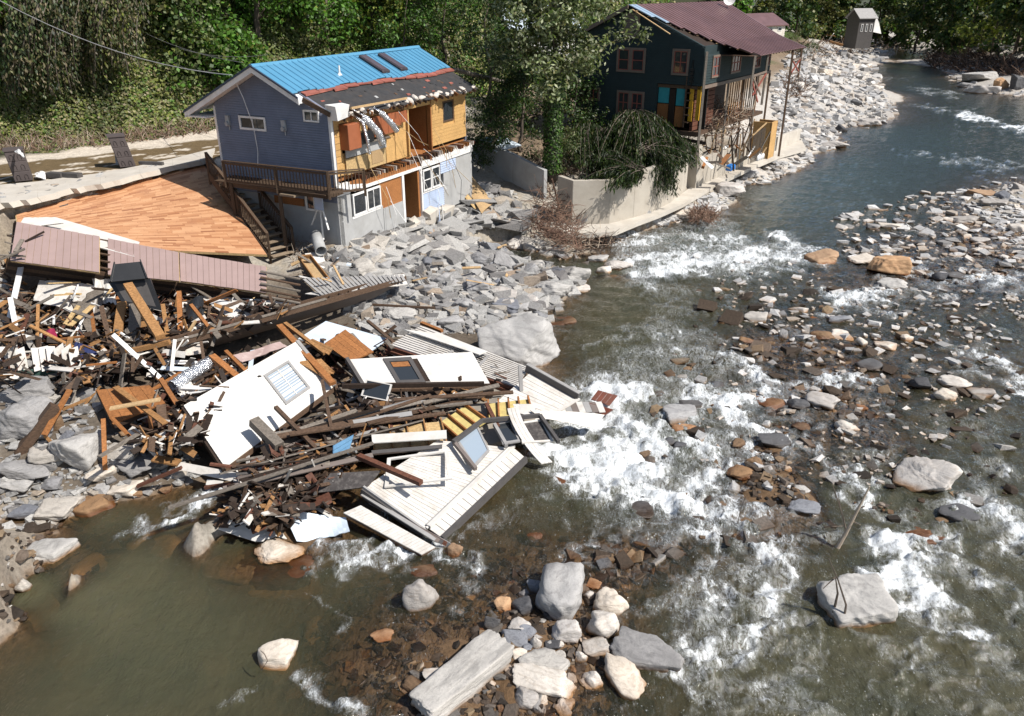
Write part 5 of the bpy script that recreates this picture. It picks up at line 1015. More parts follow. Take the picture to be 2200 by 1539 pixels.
def warp(name, Q, th, m, n=10, amp=.06, seed=1, par=None, label=None, cat=None, ins=(0, 1, 0, 1), ragged=0.):
    """a buckled sheet: gently bent surface with real thickness"""
    r = random.Random(seed); mb = MB(); A = r.uniform(1, 3); B = r.uniform(0, 6); eu = [r.uniform(0, ragged) for _ in range(n+1)]
    P = lambda i, j, w: Q(ins[0]+(ins[1]-ins[0])*i/n, ins[2]+(ins[3]-ins[2])*(j/n*(1-eu[i])+eu[i]*.3*(1-j/n)), w+amp*math.sin(A*i/n*3+B+j/n*2))
    for i in range(n):
        for j in range(n):
            mb.poly([P(i, j, 0), P(i+1, j, 0), P(i+1, j+1, 0), P(i, j+1, 0)])
    o = mb.build(name, M[m], par); bm = bmesh.new(); bm.from_mesh(o.data); bmesh.ops.remove_doubles(bm, verts=bm.verts, dist=1e-4); bm.to_mesh(o.data); bm.free()
    md = o.modifiers.new('s', 'SOLIDIFY'); md.thickness = th; md.offset = -1; return tag(o, label, cat) if label else o
def strips(name, Q, n, th, m, par, along='v', gap=.06, ins=(0, 1, 0, 1), joined=False, w=0, jit=0., lap=0.):
    mb = MB()
    for i in range(n):
        if not joined: mb = MB()
        a, b = i/n, (i+1-gap)/n; j = R.uniform(-jit, jit)
        if along == 'v': bx = (ins[0]+(ins[1]-ins[0])*a, ins[0]+(ins[1]-ins[0])*b, ins[2]+R.uniform(0, jit), ins[3]-R.uniform(0, jit))
        else: bx = (ins[0]+R.uniform(0, jit), ins[1]-R.uniform(0, jit), ins[2]+(ins[3]-ins[2])*a, ins[2]+(ins[3]-ins[2])*b)
        hh = w+R.uniform(0, .006)
        if lap:
            p = [Q(bx[0], bx[2], hh-th), Q(bx[1], bx[2], hh-th), Q(bx[1], bx[3], hh-th), Q(bx[0], bx[3], hh-th), Q(bx[0], bx[2], hh), Q(bx[1], bx[2], hh), Q(bx[1], bx[3], hh), Q(bx[0], bx[3], hh)]
            for kx in ((4, 5) if along == 'u' else (4, 7)): p[kx] = p[kx]+Q.n*lap
            mb.hexa(p)
        else: mb.box(Q, *bx, hh-th, hh)
        if not joined: mb.build(name, M[m] if isinstance(m, str) else M[R.choice(m)], par)
    if joined: o = mb.build(name, M[m], par); o['kind'] = 'stuff'; return o
def beamp(a, b, w, h, m, label=None, cat='plank', name='plank', roll=0, group=None, par=None):
    mb = MB(); mb.beam(U(*a) if not isinstance(a, Vector) else a, U(*b) if not isinstance(b, Vector) else b, w, h, roll=roll)
    o = mb.build(name, M[m], par); return tag(o, label, cat, group) if label else o
def qwindow(Q, par, u0, u1, v0, v1, fm, gm='glass', fw=.012, nb=(1, 1), fwv=None, deep=.0):
    fv = fwv or fw; f = MB()
    for b in ((u0, u1, v0, v0+fv), (u0, u1, v1-fv, v1), (u0, u0+fw, v0+fv, v1-fv), (u1-fw, u1, v0+fv, v1-fv)): f.box(Q, *b, -.02, .05)
    f = f.build('window', M[fm], par); sheet('pane', Q, .01, gm, None, None, f, (u0+fw, u1-fw, v0+fv, v1-fv), .012)
    if nb != (0, 0):
        mb = MB(); t = .004
        for i in range(1, nb[0]+1): x = u0+(u1-u0)*i/(nb[0]+1); mb.box(Q, x-t, x+t, v0+fv, v1-fv, .013, .03)
        for i in range(1, nb[1]+1): x = v0+(v1-v0)*i/(nb[1]+1); mb.box(Q, u0+fw, u1-fw, x-t*2, x+t*2, .013, .032)
        mb.build('glazing_bar', M['siding_white'], f)
    return f
# orange laminate floor that slid off
fl = thing('fallen_floor', 'large slumped floor of orange wood laminate sliding down from the road', 'floor')
_a, _b, _c2 = U(35, 462, 4.45), U(430, 343, 4.85), U(573, 547, 2.75); _n = (_b-_a).cross(_c2-_a); _r = ray(45, 524); _o = Vector((0, 0, CAM_H)); FQ = Qd(_a, _b, _c2, _o+_r*((_a-_o).dot(_n)/_r.dot(_n))); sheet('slab', FQ, .09, 'osb', None, None, fl, (-.004, 1.004, 0, 1), -.02)
mb = MB(); ncr = 62
for i in range(ncr):
    x = -R.uniform(0, .09)
    while x < 1:
        e = x+R.uniform(.05, .105); a0, a1 = max(0, x), min(1, e-.0008)
        if a1 > a0: mb.box(FQ, a0, a1, i/ncr, (i+.965)/ncr, -.02, R.uniform(-.001, .002), 0, R.random()**.7)
        x = e
o = mb.build('laminate_plank', M['laminate'], fl); o['kind'] = 'stuff'
for u, v in ((.68, .05), (.19, .1)): sheet('floor_vent', FQ, .01, 'trim_dark', None, None, fl, (u, u+.04, v, v+.022), .012)
for i in range(14): beamp(FQ(i/13, -.02+.02*R.random(), -.15), FQ(i/13+R.uniform(-.02, .02), .3, -.2), .05, .12, 'old_wood', name='joist', par=fl)
beamp(FQ(1.006, 0, -.08), FQ(1.006, 1, -.08), .05, .2, 'dark_wood', name='rim_joist', par=fl); beamp(FQ(0, -.004, -.07), FQ(1, -.004, -.07), .05, .12, 'grey_wood', name='rim_joist', par=fl)
# white panel and the pinkish ribbed skirting
Q = Qd((62, 450, 4.47), (300, 520, 3.62), (290, 552, 3.32), (40, 486, 4.28)); sheet('panel', Q, .04, 'siding_white', 'long white wall panel wedged between the orange floor and pink ribbed sheeting', 'panel')
sk = thing('wall_section', 'long low wall section clad in pinkish brown ribbed metal sheets', 'wall')
for i, (cs, n) in enumerate(((((36, 476, 4.55), (214, 508, 4.05), (214, 586, 3.45), (22, 560, 3.85)), 12), (((232, 512, 3.85), (384, 542, 3.45), (386, 604, 2.9), (232, 590, 3.25)), 11), (((386, 542, 3.45), (573, 573, 2.9), (573, 630, 2.45), (388, 604, 2.9)), 15))):
    Q = Qd(*cs); sheet('sheathing', Q, .06, 'osb', None, None, sk, (0, 1, .01, .99), -.02); strips('metal_panel', Q, n, .02, 'pink_metal', sk, gap=.05, jit=.012)
WQ = Qd((20, 560, 3.55), (645, 648, 1.95), (650, 662, 1.7), (15, 576, 3.2))
for i in range(4): beamp(WQ(0, i/3, -.05*i), WQ(1, i/3, -.05*i), .06, .14, ['old_wood', 'dark_wood', 'old_wood', 'dark_wood'][i], name='sill_beam', par=sk)
for i in range(5): beamp((560, 583+i*13, 2.9-.12*i), (645, 600+i*13, 2.6-.12*i), .12, .05, ['grey_wood', 'old_wood'][i % 2], name='stud', par=sk)
for i in range(5): beamp((214, 515+i*15, 3.8-.1*i), (236, 519+i*15, 3.75-.1*i), .09, .05, 'old_wood', name='stud', par=sk)
# lower wall sheet under it with a dark window
t = thing('wall_section', 'white wall sheet with a dark window opening under the pinkish ribbed section', 'wall')
Q = Qd((330, 608, 2.5), (640, 655, 1.9), (600, 690, 1.6), (520, 688, 1.6)); sheet('panel', Q, .06, 'siding_white', None, None, t); qwindow(Q, t, .55, .75, .15, .9, 'trim_dark', nb=(0, 0))
warp('roof_sheet', Qd((655, 628, 1.9), (868, 592, 1.8), (876, 606, 1.75), (700, 640, 1.8)), .03, 'siding_white', label='narrow white ribbed metal sheet curling up behind the long floor frame', cat='metal sheet', amp=.1)
t = thing('roof_sheet', 'ribbed silver metal sheet bent over the end of the long floor frame', 'metal sheet'); Q = Qd((648, 598, 2.25), (868, 590, 1.95), (874, 602, 1.8), (690, 634, 1.9)); strips('rib', Q, 22, .03, 'trim_grey', t, gap=.3)
# long floor frame standing on edge
t = thing('floor_frame', 'long dark floor frame tipped on its edge across the middle of the wreck', 'floor frame')
TA, TB = U(335, 752, 2.35), U(872, 600, 1.75); BA, BB = U(300, 790, 1.15), U(800, 640, 1.2); Q = Qd(BA, BB, TB, TA)
sheet('skin', Q, .05, 'brown_face', None, None, t, (0, 1, .0, .88)); dn = Vector((-.15, .55, 0))
for i in range(23): a = TA.lerp(TB, i/22.); beamp(a, a+dn-Vector((0, 0, .1)), .06, .2, R.choice(['old_wood', 'dark_wood']), name='joist', par=t)
beamp(TA, TB, .08, .2, 'old_wood', name='rim_joist', par=t); beamp(TA+dn, TB+dn, .08, .14, 'old_wood', name='rim_joist', par=t); beamp(TA+Vector((0, 0, .12)), TA.lerp(TB, .62)+Vector((0, 0, .12)), .14, .04, 'grey_wood', name='top_plate', par=t)
# big white wall with the bright window
def whitewall(lbl, cs, n, m='siding_white', th=.14, edge='trim_dark', along='u'):
    t = thing('wall_section', lbl, 'wall'); Q = Qd(*cs); sheet('sheathing', Q, th, 'old_wood', None, None, t, (0, 1, 0, 1), -.03); return t, Q
t, Q = whitewall('big white lap-sided wall lying flat with a bright four-pane window', ((395, 872, 1.75), (636, 735, 1.95), (716, 832, 1.15), (484, 1005, .75)), 0)
mb_ = strips('siding', Q, 24, .03, 'siding_white', t, along='u', gap=.05, joined=True, lap=.02, w=-.005); qwindow(Q, t, .60, .84, .22, .80, 'trim_grey', 'glass_bright', nb=(1, 3), fw=.018, fwv=.04)
beamp(Q(1.01, 0, .03), Q(1.01, 1, .03), .12, .06, 'trim_grey', name='corner_board', par=t); beamp(Q(0, 1.01, -.1), Q(1, 1.01, -.1), .06, .16, 'old_wood', name='sill_beam', par=t); beamp(Q(-.01, 0, -.1), Q(-.01, 1, -.1), .06, .16, 'dark_wood', name='end_stud', par=t)
t, Q = whitewall('long white lap-sided wall with a square open window beside the river boulder', ((752, 773, 1.6), (1014, 757, 1.5), (1052, 824, 1.15), (788, 832, 1.15)), 0)
for b in ((0, .27, 0, 1), (.53, 1, 0, 1), (.27, .53, 0, .1), (.27, .53, .9, 1)): strips('siding', Q, 15 if b[2] == 0 and b[3] == 1 else 2, .03, 'siding_white', t, along='u', gap=.05, joined=True, lap=.02, w=-.005, ins=b)
sheet('dark_room', Q, .01, 'dark_wood', None, None, t, (.26, .54, .08, .92), -.02); f = qwindow(Q, t, .255, .485, .06, .95, 'trim_dark', 'glass', nb=(0, 0), fw=.035, fwv=.12)
sheet('sash', Q, .02, 'orange_wood', None, None, f, (.3, .44, .2, .36), .03)
beamp(Q(-.02, -.05, -.05), Q(-.02, 1.08, -.05), .12, .2, 'trim_dark', name='corner_board', par=t)
for i in range(3): beamp(Q(-.02, 1.04+.05*i, -.1-.06*i), Q(1.02, 1.05+.06*i, -.1-.06*i), .09, .07, ['old_wood', 'dark_wood', 'grey_wood'][i], name='sill_beam', par=t)
t, Q = whitewall('grey-white lap-sided wall sloping to the river with a dark-framed window', ((838, 742, 1.35), (905, 700, 1.45), (1137, 790, .95), (1110, 832, .8)), 0)
strips('siding', Q, 13, .03, 'bead_white', t, along='v', gap=.12, joined=True, lap=.03); qwindow(Q, t, .32, .82, .40, .68, 'trim_grey', 'glass', nb=(0, 2), fw=.07, fwv=.02)
beamp(Q(-.02, -.02, -.1), Q(-.02, 1.02, -.1), .1, .16, 'red_wood', name='sill_beam', par=t); beamp(Q(-.06, -.02, -.2), Q(-.06, 1.0, -.2), .1, .1, 'red_wood', name='sill_beam', par=t)
sheet('panel', Qd((868, 708, 1.6), (940, 716, 1.5), (1048, 755, 1.3), (1030, 762, 1.3)), .03, 'siding_white', 'narrow white board over the grey-white sloping wall', 'panel')
sheet('panel', Qd((640, 728, 1.5), (700, 690, 1.5), (835, 728, 1.3), (786, 762, 1.2)), .04, 'bluish_white', 'bluish white sheet in the shade under the long floor frame', 'panel')
t = thing('wood_panel', 'orange tongue-and-groove wood panel tilted beside the big white wall', 'panel'); Q = Qd((697, 738, 1.75), (742, 708, 1.85), (803, 756, 1.5), (752, 778, 1.4)); strips('board', Q, 5, .05, 'orange_wood', t, along='v', gap=.03)
t = thing('wood_panel', 'small pine board panel beside the orange wood panel', 'panel'); Q = Qd((655, 735, 1.8), (672, 728, 1.85), (716, 748, 1.7), (706, 762, 1.6)); strips('board', Q, 3, .04, 'lumber', t, along='v', gap=.05)
# porch ceilings of beaded boards
def porch(lbl, cs, n, along='v', m='bead_white', th=.03, par=None, back=True, ins=(0, 1, 0, 1)):
    t = par or thing('porch_ceiling', lbl, 'porch ceiling'); Q = Qd(*cs)
    if back: sheet('backing', Q, .08, 'old_wood', None, None, t, (0, 1, 0, 1), -.035)
    strips('board', Q, n, th, m, t, along=along, gap=.07, jit=.004, ins=ins); return t, Q
t, Q = porch('wide cream beadboard porch ceiling lying at the tip of the wreck', ((784, 1046, .85), (940, 946, 1.0), (1098, 962, .6), (918, 1138, .22)), 30)
beamp(Q(-.015, 0, -.1), Q(-.015, 1, -.1), .22, .2, 'trim_dark', name='edge_beam', par=t); beamp(Q(-.02, 0, .04), Q(-.02, 1, .04), .06, .06, 'trim_grey', name='trim_strip', par=t)
sheet('trim_strip', Q, .05, 'siding_white', None, None, t, (.0, 1, .97, 1.0), .05); 
t, Q2_ = porch('narrow cream beadboard strip right of the wide porch ceiling, its edge dark', ((922, 1136, .22), (1104, 962, .55), (1130, 984, .45), (950, 1156, .1)), 17, along='v')
beamp(Q2_(0, 1.03, -.05), Q2_(1, 1.03, -.05), .1, .2, 'trim_dark', name='edge_beam', par=t); beamp(Q2_(0, -.06, .06), Q2_(1, -.06, .06), .12, .08, 'siding_white', name='trim_strip', par=t); beamp(Q2_(0, -.18, .03), Q2_(1, -.18, .03), .07, .1, 'trim_grey', name='trim_strip', par=t)
t, Q = porch('weathered cream board strip running into the rapids below the wide porch ceiling', ((738, 1102, .5), (775, 1086, .55), (936, 1176, .12), (906, 1192, .08)), 24, along='u', back=True)
for i in range(5): beamp((778+i*4, 1062+i*4, .7-.08*i), (935+i*8, 1160+i*3, .25-.02*i), .12, .03, ['trim_grey', 'brown_face', 'trim_dark', 'red_wood', 'trim_grey'][i], ['long grey trim board along the lower edge of the porch wreck', 'long brown trim board under the porch wreck', 'long dark trim board nearest the weathered board strip', 'reddish batten under the porch edge', 'lowest grey batten by the rapids'][i], roll=.3*i)
t, Q = porch('sand-strewn white board porch floor with a dark rim reaching into the rapids', ((1048, 880, .75), (1138, 802, .95), (1238, 858, .6), (1150, 908, .45)), 14, along='v')
beamp(Q(1.02, -.1, .1), Q(1.02, 1.02, .1), .12, .3, 'trim_dark', name='rim_board', par=t); beamp(Q(1.02, -.1, .26), Q(1.02, 1.02, .26), .14, .03, 'trim_grey', name='rim_cap', par=t); beamp(Q(0, 1.03, 0), Q(1.03, 1.03, .02), .1, .06, 'siding_white', name='trim_strip', par=t)
beamp((1117, 786, 1.6), (1120, 840, .8), .12, .12, 'trim_grey', 'upright grey post stub on the sand-strewn porch floor', 'post', 'post')
# sand heap on the porch wreck
V_, F_ = ico(5); V_ = V_*np.array([2.5, 1.7, .34])*(1+(fbm(V_[:, 0]*2+3, V_[:, 1]*2+V_[:, 2], 77, 4)-.5)[:, None]*.5); c = U(1015, 895, .40); o = link('silt', npmesh('silt', V_, F_, True), None, M['sand']); o.location = c; o.rotation_euler = (0, 0, .6)
tag(o, 'grey sandy silt heaped over the wrecked porch boards', kind='stuff')
# frames, insulation bays and loose big pieces
t = thing('stud_wall', 'short stud wall with cream insulation bays and a pale plank over it', 'wall'); Q = Qd((800, 918, .95), (950, 906, 1.0), (962, 955, .85), (806, 966, .8)); strips('insulation_bay', Q, 4, .08, 'osb', t, gap=.08); [beamp(Q(i/4-.012, -.1, .04), Q(i/4-.012, 1.05, .04), .04, .1, 'lumber', name='stud', par=t) for i in range(5)]
sheet('plank', Qd((798, 934, 1.2), (959, 924, 1.2), (960, 942, 1.15), (800, 952, 1.15)), .03, 'siding_white', 'pale smooth plank lying on the cream insulated stud wall', 'plank')
t = thing('stud_wall', 'stud wall with yellow foam bays left of the curved window band', 'wall'); Q = Qd((945, 908, .9), (1000, 872, 1.0), (1046, 905, .8), (986, 944, .75)); strips('foam_bay', Q, 3, .06, 'yellow_foam', t, gap=.1); [beamp(Q(i/3-.015, 0, .05), Q(i/3-.015, 1, .05), .05, .12, 'orange_wood', name='stud', par=t) for i in range(4)]
t = thing('stud_wall', 'small stud wall with pale foam bays behind the curved white strip', 'wall'); Q = Qd((1050, 868, .95), (1136, 858, .95), (1142, 880, .85), (1050, 905, .8)); strips('foam_bay', Q, 4, .06, 'yellow_foam', t, gap=.1); [beamp(Q(i/4-.015, -.15, .05), Q(i/4-.015, 1, .05), .05, .12, 'orange_wood', name='stud', par=t) for i in range(5)]
def frame(lbl, cs, fw=.07, m='siding_white', gm=None, th=.05, cat='window frame', z2=None, fo=None):
    t = thing('window_frame' if not gm else 'window_sash', lbl, cat); Q = Qd(*cs)
    for b in ((0, 1, 0, fw), (0, 1, 1-fw, 1), (0, fw, fw, 1-fw), (1-fw, 1, fw, 1-fw)): sheet('frame_side', Q, th, m, None, None, t, b, 0)
    if gm: sheet('pane', Q, .01, gm, None, None, t, (fw, 1-fw, fw, 1-fw), -.02)
    return t
frame('empty white casing lying on the wide porch ceiling', ((832, 984, .98), (962, 966, 1.0), (972, 1028, .8), (826, 1046, .85)), .06)
sheet('plank', Qd((798, 968, 1.1), (950, 955, 1.1), (950, 962, 1.05), (800, 977, 1.05)), .05, 'trim_dark', 'dark flat board above the empty white casing', 'plank')
frame('white sash with dusty pale glass at the left of the curved window band', ((980, 945, 1.0), (1026, 912, 1.05), (1052, 968, .8), (1020, 1004, .75)), .08, 'trim_grey', 'glass_bright')
frame('white sash with blue glass in the middle of the curved window band', ((1062, 908, 1.0), (1096, 902, 1.0), (1118, 948, .85), (1080, 954, .85)), .09, 'trim_grey', 'glass')
frame('white sash with speckled grey glass at the right of the curved window band', ((1110, 908, 1.0), (1165, 900, .95), (1190, 948, .8), (1122, 952, .8)), .08, 'siding_white', 'shingle_dark')
frame('loose glazed sash leaning at the corner of the long white wall', ((786, 815, 1.5), (842, 826, 1.45), (832, 862, 1.0), (775, 850, 1.1)), .06, 'siding_white', 'glass')
for i, (a, b, m) in enumerate((((974, 950, 1.1), (1036, 904, 1.15), 'trim_dark'), ((1036, 904, 1.15), (1160, 893, 1.05), 'trim_dark'), ((1160, 893, 1.05), (1200, 950, .8), 'trim_dark'), ((975, 950, 1.05), (1022, 1008, .75), 'brown_face'), ((1062, 912, 1.0), (1088, 958, .8), 'trim_grey'))): beamp(a, b, .1, .12, m, ['dark curved head board, left length', 'dark curved head board over the blue and speckled sashes', 'dark board right of the speckled sash', 'brown board along the dusty sash', 'grey mullion left of the blue sash'][i])
# curved siding strip
mb = MB(); prev = None
for i in range(17):
    t_ = i/16; x = 1090+8*math.sin(t_*3)+ (t_**2)*72; y = 878+t_*118; z = 1.25-.95*t_**1.5
    a, b = U(x, y, z), U(x+24, y-4, z-.02)
    if prev:
        for j in range(3): pa, pb2 = prev[0].lerp(prev[1], j/3), prev[0].lerp(prev[1], (j+.92)/3); qa, qb = a.lerp(b, j/3), a.lerp(b, (j+.92)/3); d = Vector((0, 0, .03)); mb.hexa([pa-d, pb2-d, qb-d, qa-d, pa, pb2, qb, qa])
    prev = (a, b)
tag(mb.build('siding_strip', M['bead_white']), 'long curved grooved siding strip arching over the sashes into the river', 'siding')
warp('siding_strip', Qd((1102, 868, 1.15), (1150, 870, 1.15), (1155, 898, .95), (1110, 888, 1.)), .02, 'siding_white', label='white sheet where the curved strip begins', cat='siding', amp=.03)
warp('siding_strip', Qd((1140, 880, 1.15), (1298, 893, .55), (1276, 918, .45), (1160, 900, .95)), .02, 'cream_paint', label='long cream siding piece pointing into the white water', cat='siding', amp=.05)
sheet('roof_piece', Qd((710, 1017, 1.1), (818, 1011, 1.1), (790, 1046, .85), (672, 1060, .8)), .05, 'shingle_dark', 'flat dark shingled roof piece left of the porch ceiling', 'roof piece')
t = thing('siding_piece', 'narrow blue siding piece standing on end in the plank heap', 'siding'); Q = Qd((716, 958, 1.3), (760, 934, 1.3), (748, 975, .9), (715, 1002, .8)); strips('course', Q, 4, .03, 'blue_sheet', t, along='u', gap=.08)
beamp((770, 980, 1.25), (905, 1038, 1.15), .16, .12, 'red_wood', 'dark red painted post lying across the casing', 'post', 'post')
# underwater and awash white sheets in front
warp('metal_sheet', Qd((465, 1132, .25), (560, 1092, .35), (650, 1150, .12), (560, 1172, .03)), .02, 'siding_white', label='crumpled white sheet at the water with rust-brown planks on it', cat='metal sheet', amp=.1, ragged=.15)
warp('metal_sheet', Qd((608, 1100, .45), (742, 1108, .4), (752, 1145, .15), (640, 1168, .05)), .02, 'bluish_white', seed=4, label='bluish white sheet bent into the stream left of the board strip', cat='metal sheet', amp=.12, ragged=.1)
warp('metal_sheet', Qd((505, 1050, .5), (600, 1040, .5), (615, 1085, .35), (490, 1110, .3)), .02, 'bluish_white', seed=8, label='bluish sheet under the rust-brown planks near the water', cat='metal sheet', amp=.05)
sheet('panel', Qd((385, 992, .75), (520, 1018, .6), (495, 1034, .45), (380, 1008, .6)), .03, 'bead_white', 'narrow white board below the foot of the big white wall', 'panel')
sheet('panel', Qd((445, 1030, .4), (480, 1034, .4), (475, 1044, .3), (442, 1042, .3)), .02, 'siding_white', 'small white scrap at the water', 'panel')
# red soaked chunk in the rapids
for cs, lb in (((((1285, 838, .75), (1328, 850, .6), (1310, 872, .45), (1270, 858, .5))), 'upper dark red soaked flooring chunk in the white water'), (((1268, 866, .5), (1318, 880, .4), (1300, 892, .25), (1262, 882, .3)), 'lower dark red soaked flooring chunk in the white water')):
    t = thing('flooring_chunk', lb, 'wreckage'); Q = Qd(*cs); strips('board', Q, 4, .14, 'soaked_red', t, gap=.04, jit=.03)
for i in range(7): x = 1195+i*14; sheet('board', Qd((x, 864, .5), (x+13, 863, .5), (x+22, 885, .4), (x+9, 886, .4)), .03, ['bead_white', 'trim_grey', 'brown_face'][i % 3], 'splintered short board between the porch floor and the red chunks', 'board', group='short boards by the red chunks')
# table-like panel at left, lumber group
t = thing('wood_panel', 'square brown plank panel on top of broken timber at the left', 'panel'); Q = Qd((207, 838, 2.0), (322, 828, 2.0), (356, 866, 1.7), (242, 912, 1.5)); strips('board', Q, 5, .06, 'orange_wood', t, gap=.03)
beamp(Q(0, 0, -.1), Q(0, 1, -.1), .06, .14, 'dark_wood', name='edge_beam', par=t); beamp(Q(0, 1, -.1), Q(1, 1, -.1), .06, .12, 'dark_wood', name='edge_beam', par=t)
# truck-bed-like black plastic tub
t = thing('plastic_tub', 'upturned black plastic tub leaning on the wreck beneath the ribbed sheets', 'tub')
Q = Qd((232, 606, 3.45), (322, 598, 3.5), (348, 668, 2.75), (262, 650, 2.75)); sheet('tub_base', Q, .12, 'black_plastic', None, None, t); sheet('tub_inset', Q, .01, 'trim_dark', None, None, t, (.12, .88, .12, .9), .01)
Q = Qd((244, 568, 4.1), (304, 562, 4.1), (318, 598, 3.6), (236, 606, 3.6)); sheet('tub_back', Q, .08, 'black_plastic', None, None, t); 
for u in (0, .96): sheet('tub_rim', Q, .12, 'black_plastic', None, None, t, (u, u+.04, -.1, 1), .06)
# left siding bundle and green beam
t = thing('wall_section', 'row of bent white siding lengths over a green beam at the left edge', 'wall')
for i, x in enumerate((-6, 14, 30, 66, 82, 98, 114, 130, 146)): Q = Qd((x, 752+R.uniform(-8, 4), 2.55), (x+20, 745+R.uniform(-8, 6), 2.5), (x+30, 794, 2.05), (x+8, 800, 2.05)); sheet('siding_length', Q, .02, 'bead_white', None, None, t, w=R.uniform(0, .06))
beamp((-8, 808, 2.0), (168, 792, 1.95), .1, .2, 'green_beam', name='green_beam', par=t)
# ducts, cooker sheet, yellow boxes
duct([U(372, 832, 1.7), U(400, 812, 1.8), U(452, 778, 1.9)], .22, 'foil', 'fat silver foil duct lying in the wreck left of the big white wall')
mb = MB(); mb.tube([U(678, 505, 2.9), U(690, 540, 2.5)], .26, 12, caps=False); o = mb.build('pipe', M['render_grey'], smooth=True); md = o.modifiers.new('s', 'SOLIDIFY'); md.thickness = .03; tag(o, 'grey metal drum pipe beside the foot of the stair', 'pipe')
t = thing('open_box', 'open wooden drawer box lying below the stair foot', 'box'); Q = Qd((640, 556, 2.6), (668, 553, 2.6), (710, 606, 2.0), (680, 613, 1.95)); sheet('box_base', Q, .02, 'lumber_pale', None, None, t)
for b in ((0, .07, 0, 1), (.93, 1, 0, 1), (.07, .93, 0, .04), (.07, .93, .96, 1)): sheet('box_side', Q, .2, 'lumber', None, None, t, b, .17)
t = thing('cooker_top', 'dented white metal sheet with ring marks below the drum pipe', 'metal sheet'); Q = Qd((655, 545, 2.4), (692, 540, 2.3), (702, 572, 2.0), (672, 592, 1.9)); sheet('plate', Q, .04, 'siding_white', None, None, t)
# plywood leaning right of the grey house
for cs, m, lb in ((((985, 372, 2.9), (1005, 370, 2.9), (1062, 432, 1.8), (1035, 462, 1.6)), 'lumber_pale', 'warped plywood sheet leaning below the right end of the grey house'), (((975, 392, 2.8), (990, 388, 2.8), (1035, 458, 1.7), (1018, 450, 1.7)), 'osb', 'narrow plywood strip behind the warped sheet')): warp('plywood', Qd(*cs), .03, m, label=lb, cat='plywood', amp=.08)
sheet('plywood', Qd((1028, 298, 4.3), (1075, 290, 4.3), (1120, 312, 3.9), (1066, 326, 3.9)), .05, 'bluish_white', 'whitish sheet roof over the old grey wall right of the grey house', 'roof sheet')
for a, b, m, lb in (((938, 415, 2.7), (945, 498, 1.6), 'siding_light', 'light blue siding strip propped on the far lower wall of the grey house'), ((950, 440, 2.4), (953, 490, 1.7), 'siding_white', 'thin white strip right of the propped blue one'), ((590, 470, 2.9), (620, 438, 3.2), 'siding_light', 'light blue siding scrap beneath the stair')): beamp(a, b, .28 if m == 'siding_light' else .06, .03, m, lb, 'siding', 'siding_strip', roll=1.2)
t = thing('siding_piece', 'light blue siding scrap hanging at the lower gable window', 'siding'); mb = MB(); mb.box(G2, .55, 1.0, -.35, -.3, 4.05, 4.65); mb.build('siding_scrap', M['siding_light'], t)
for a, b in (((.9, 4.05), (1.3, 3.3)), ((.75, 4.0), (.7, 2.7)), ((.6, 4.0), (.35, 3.2))): mb = MB(); mb.beam(G2(a[0], -.3, a[1]), G2(b[0], -.35, b[1]), .1, .02, up=g.v); mb.build('trim_scrap', M['white_paint'], t)
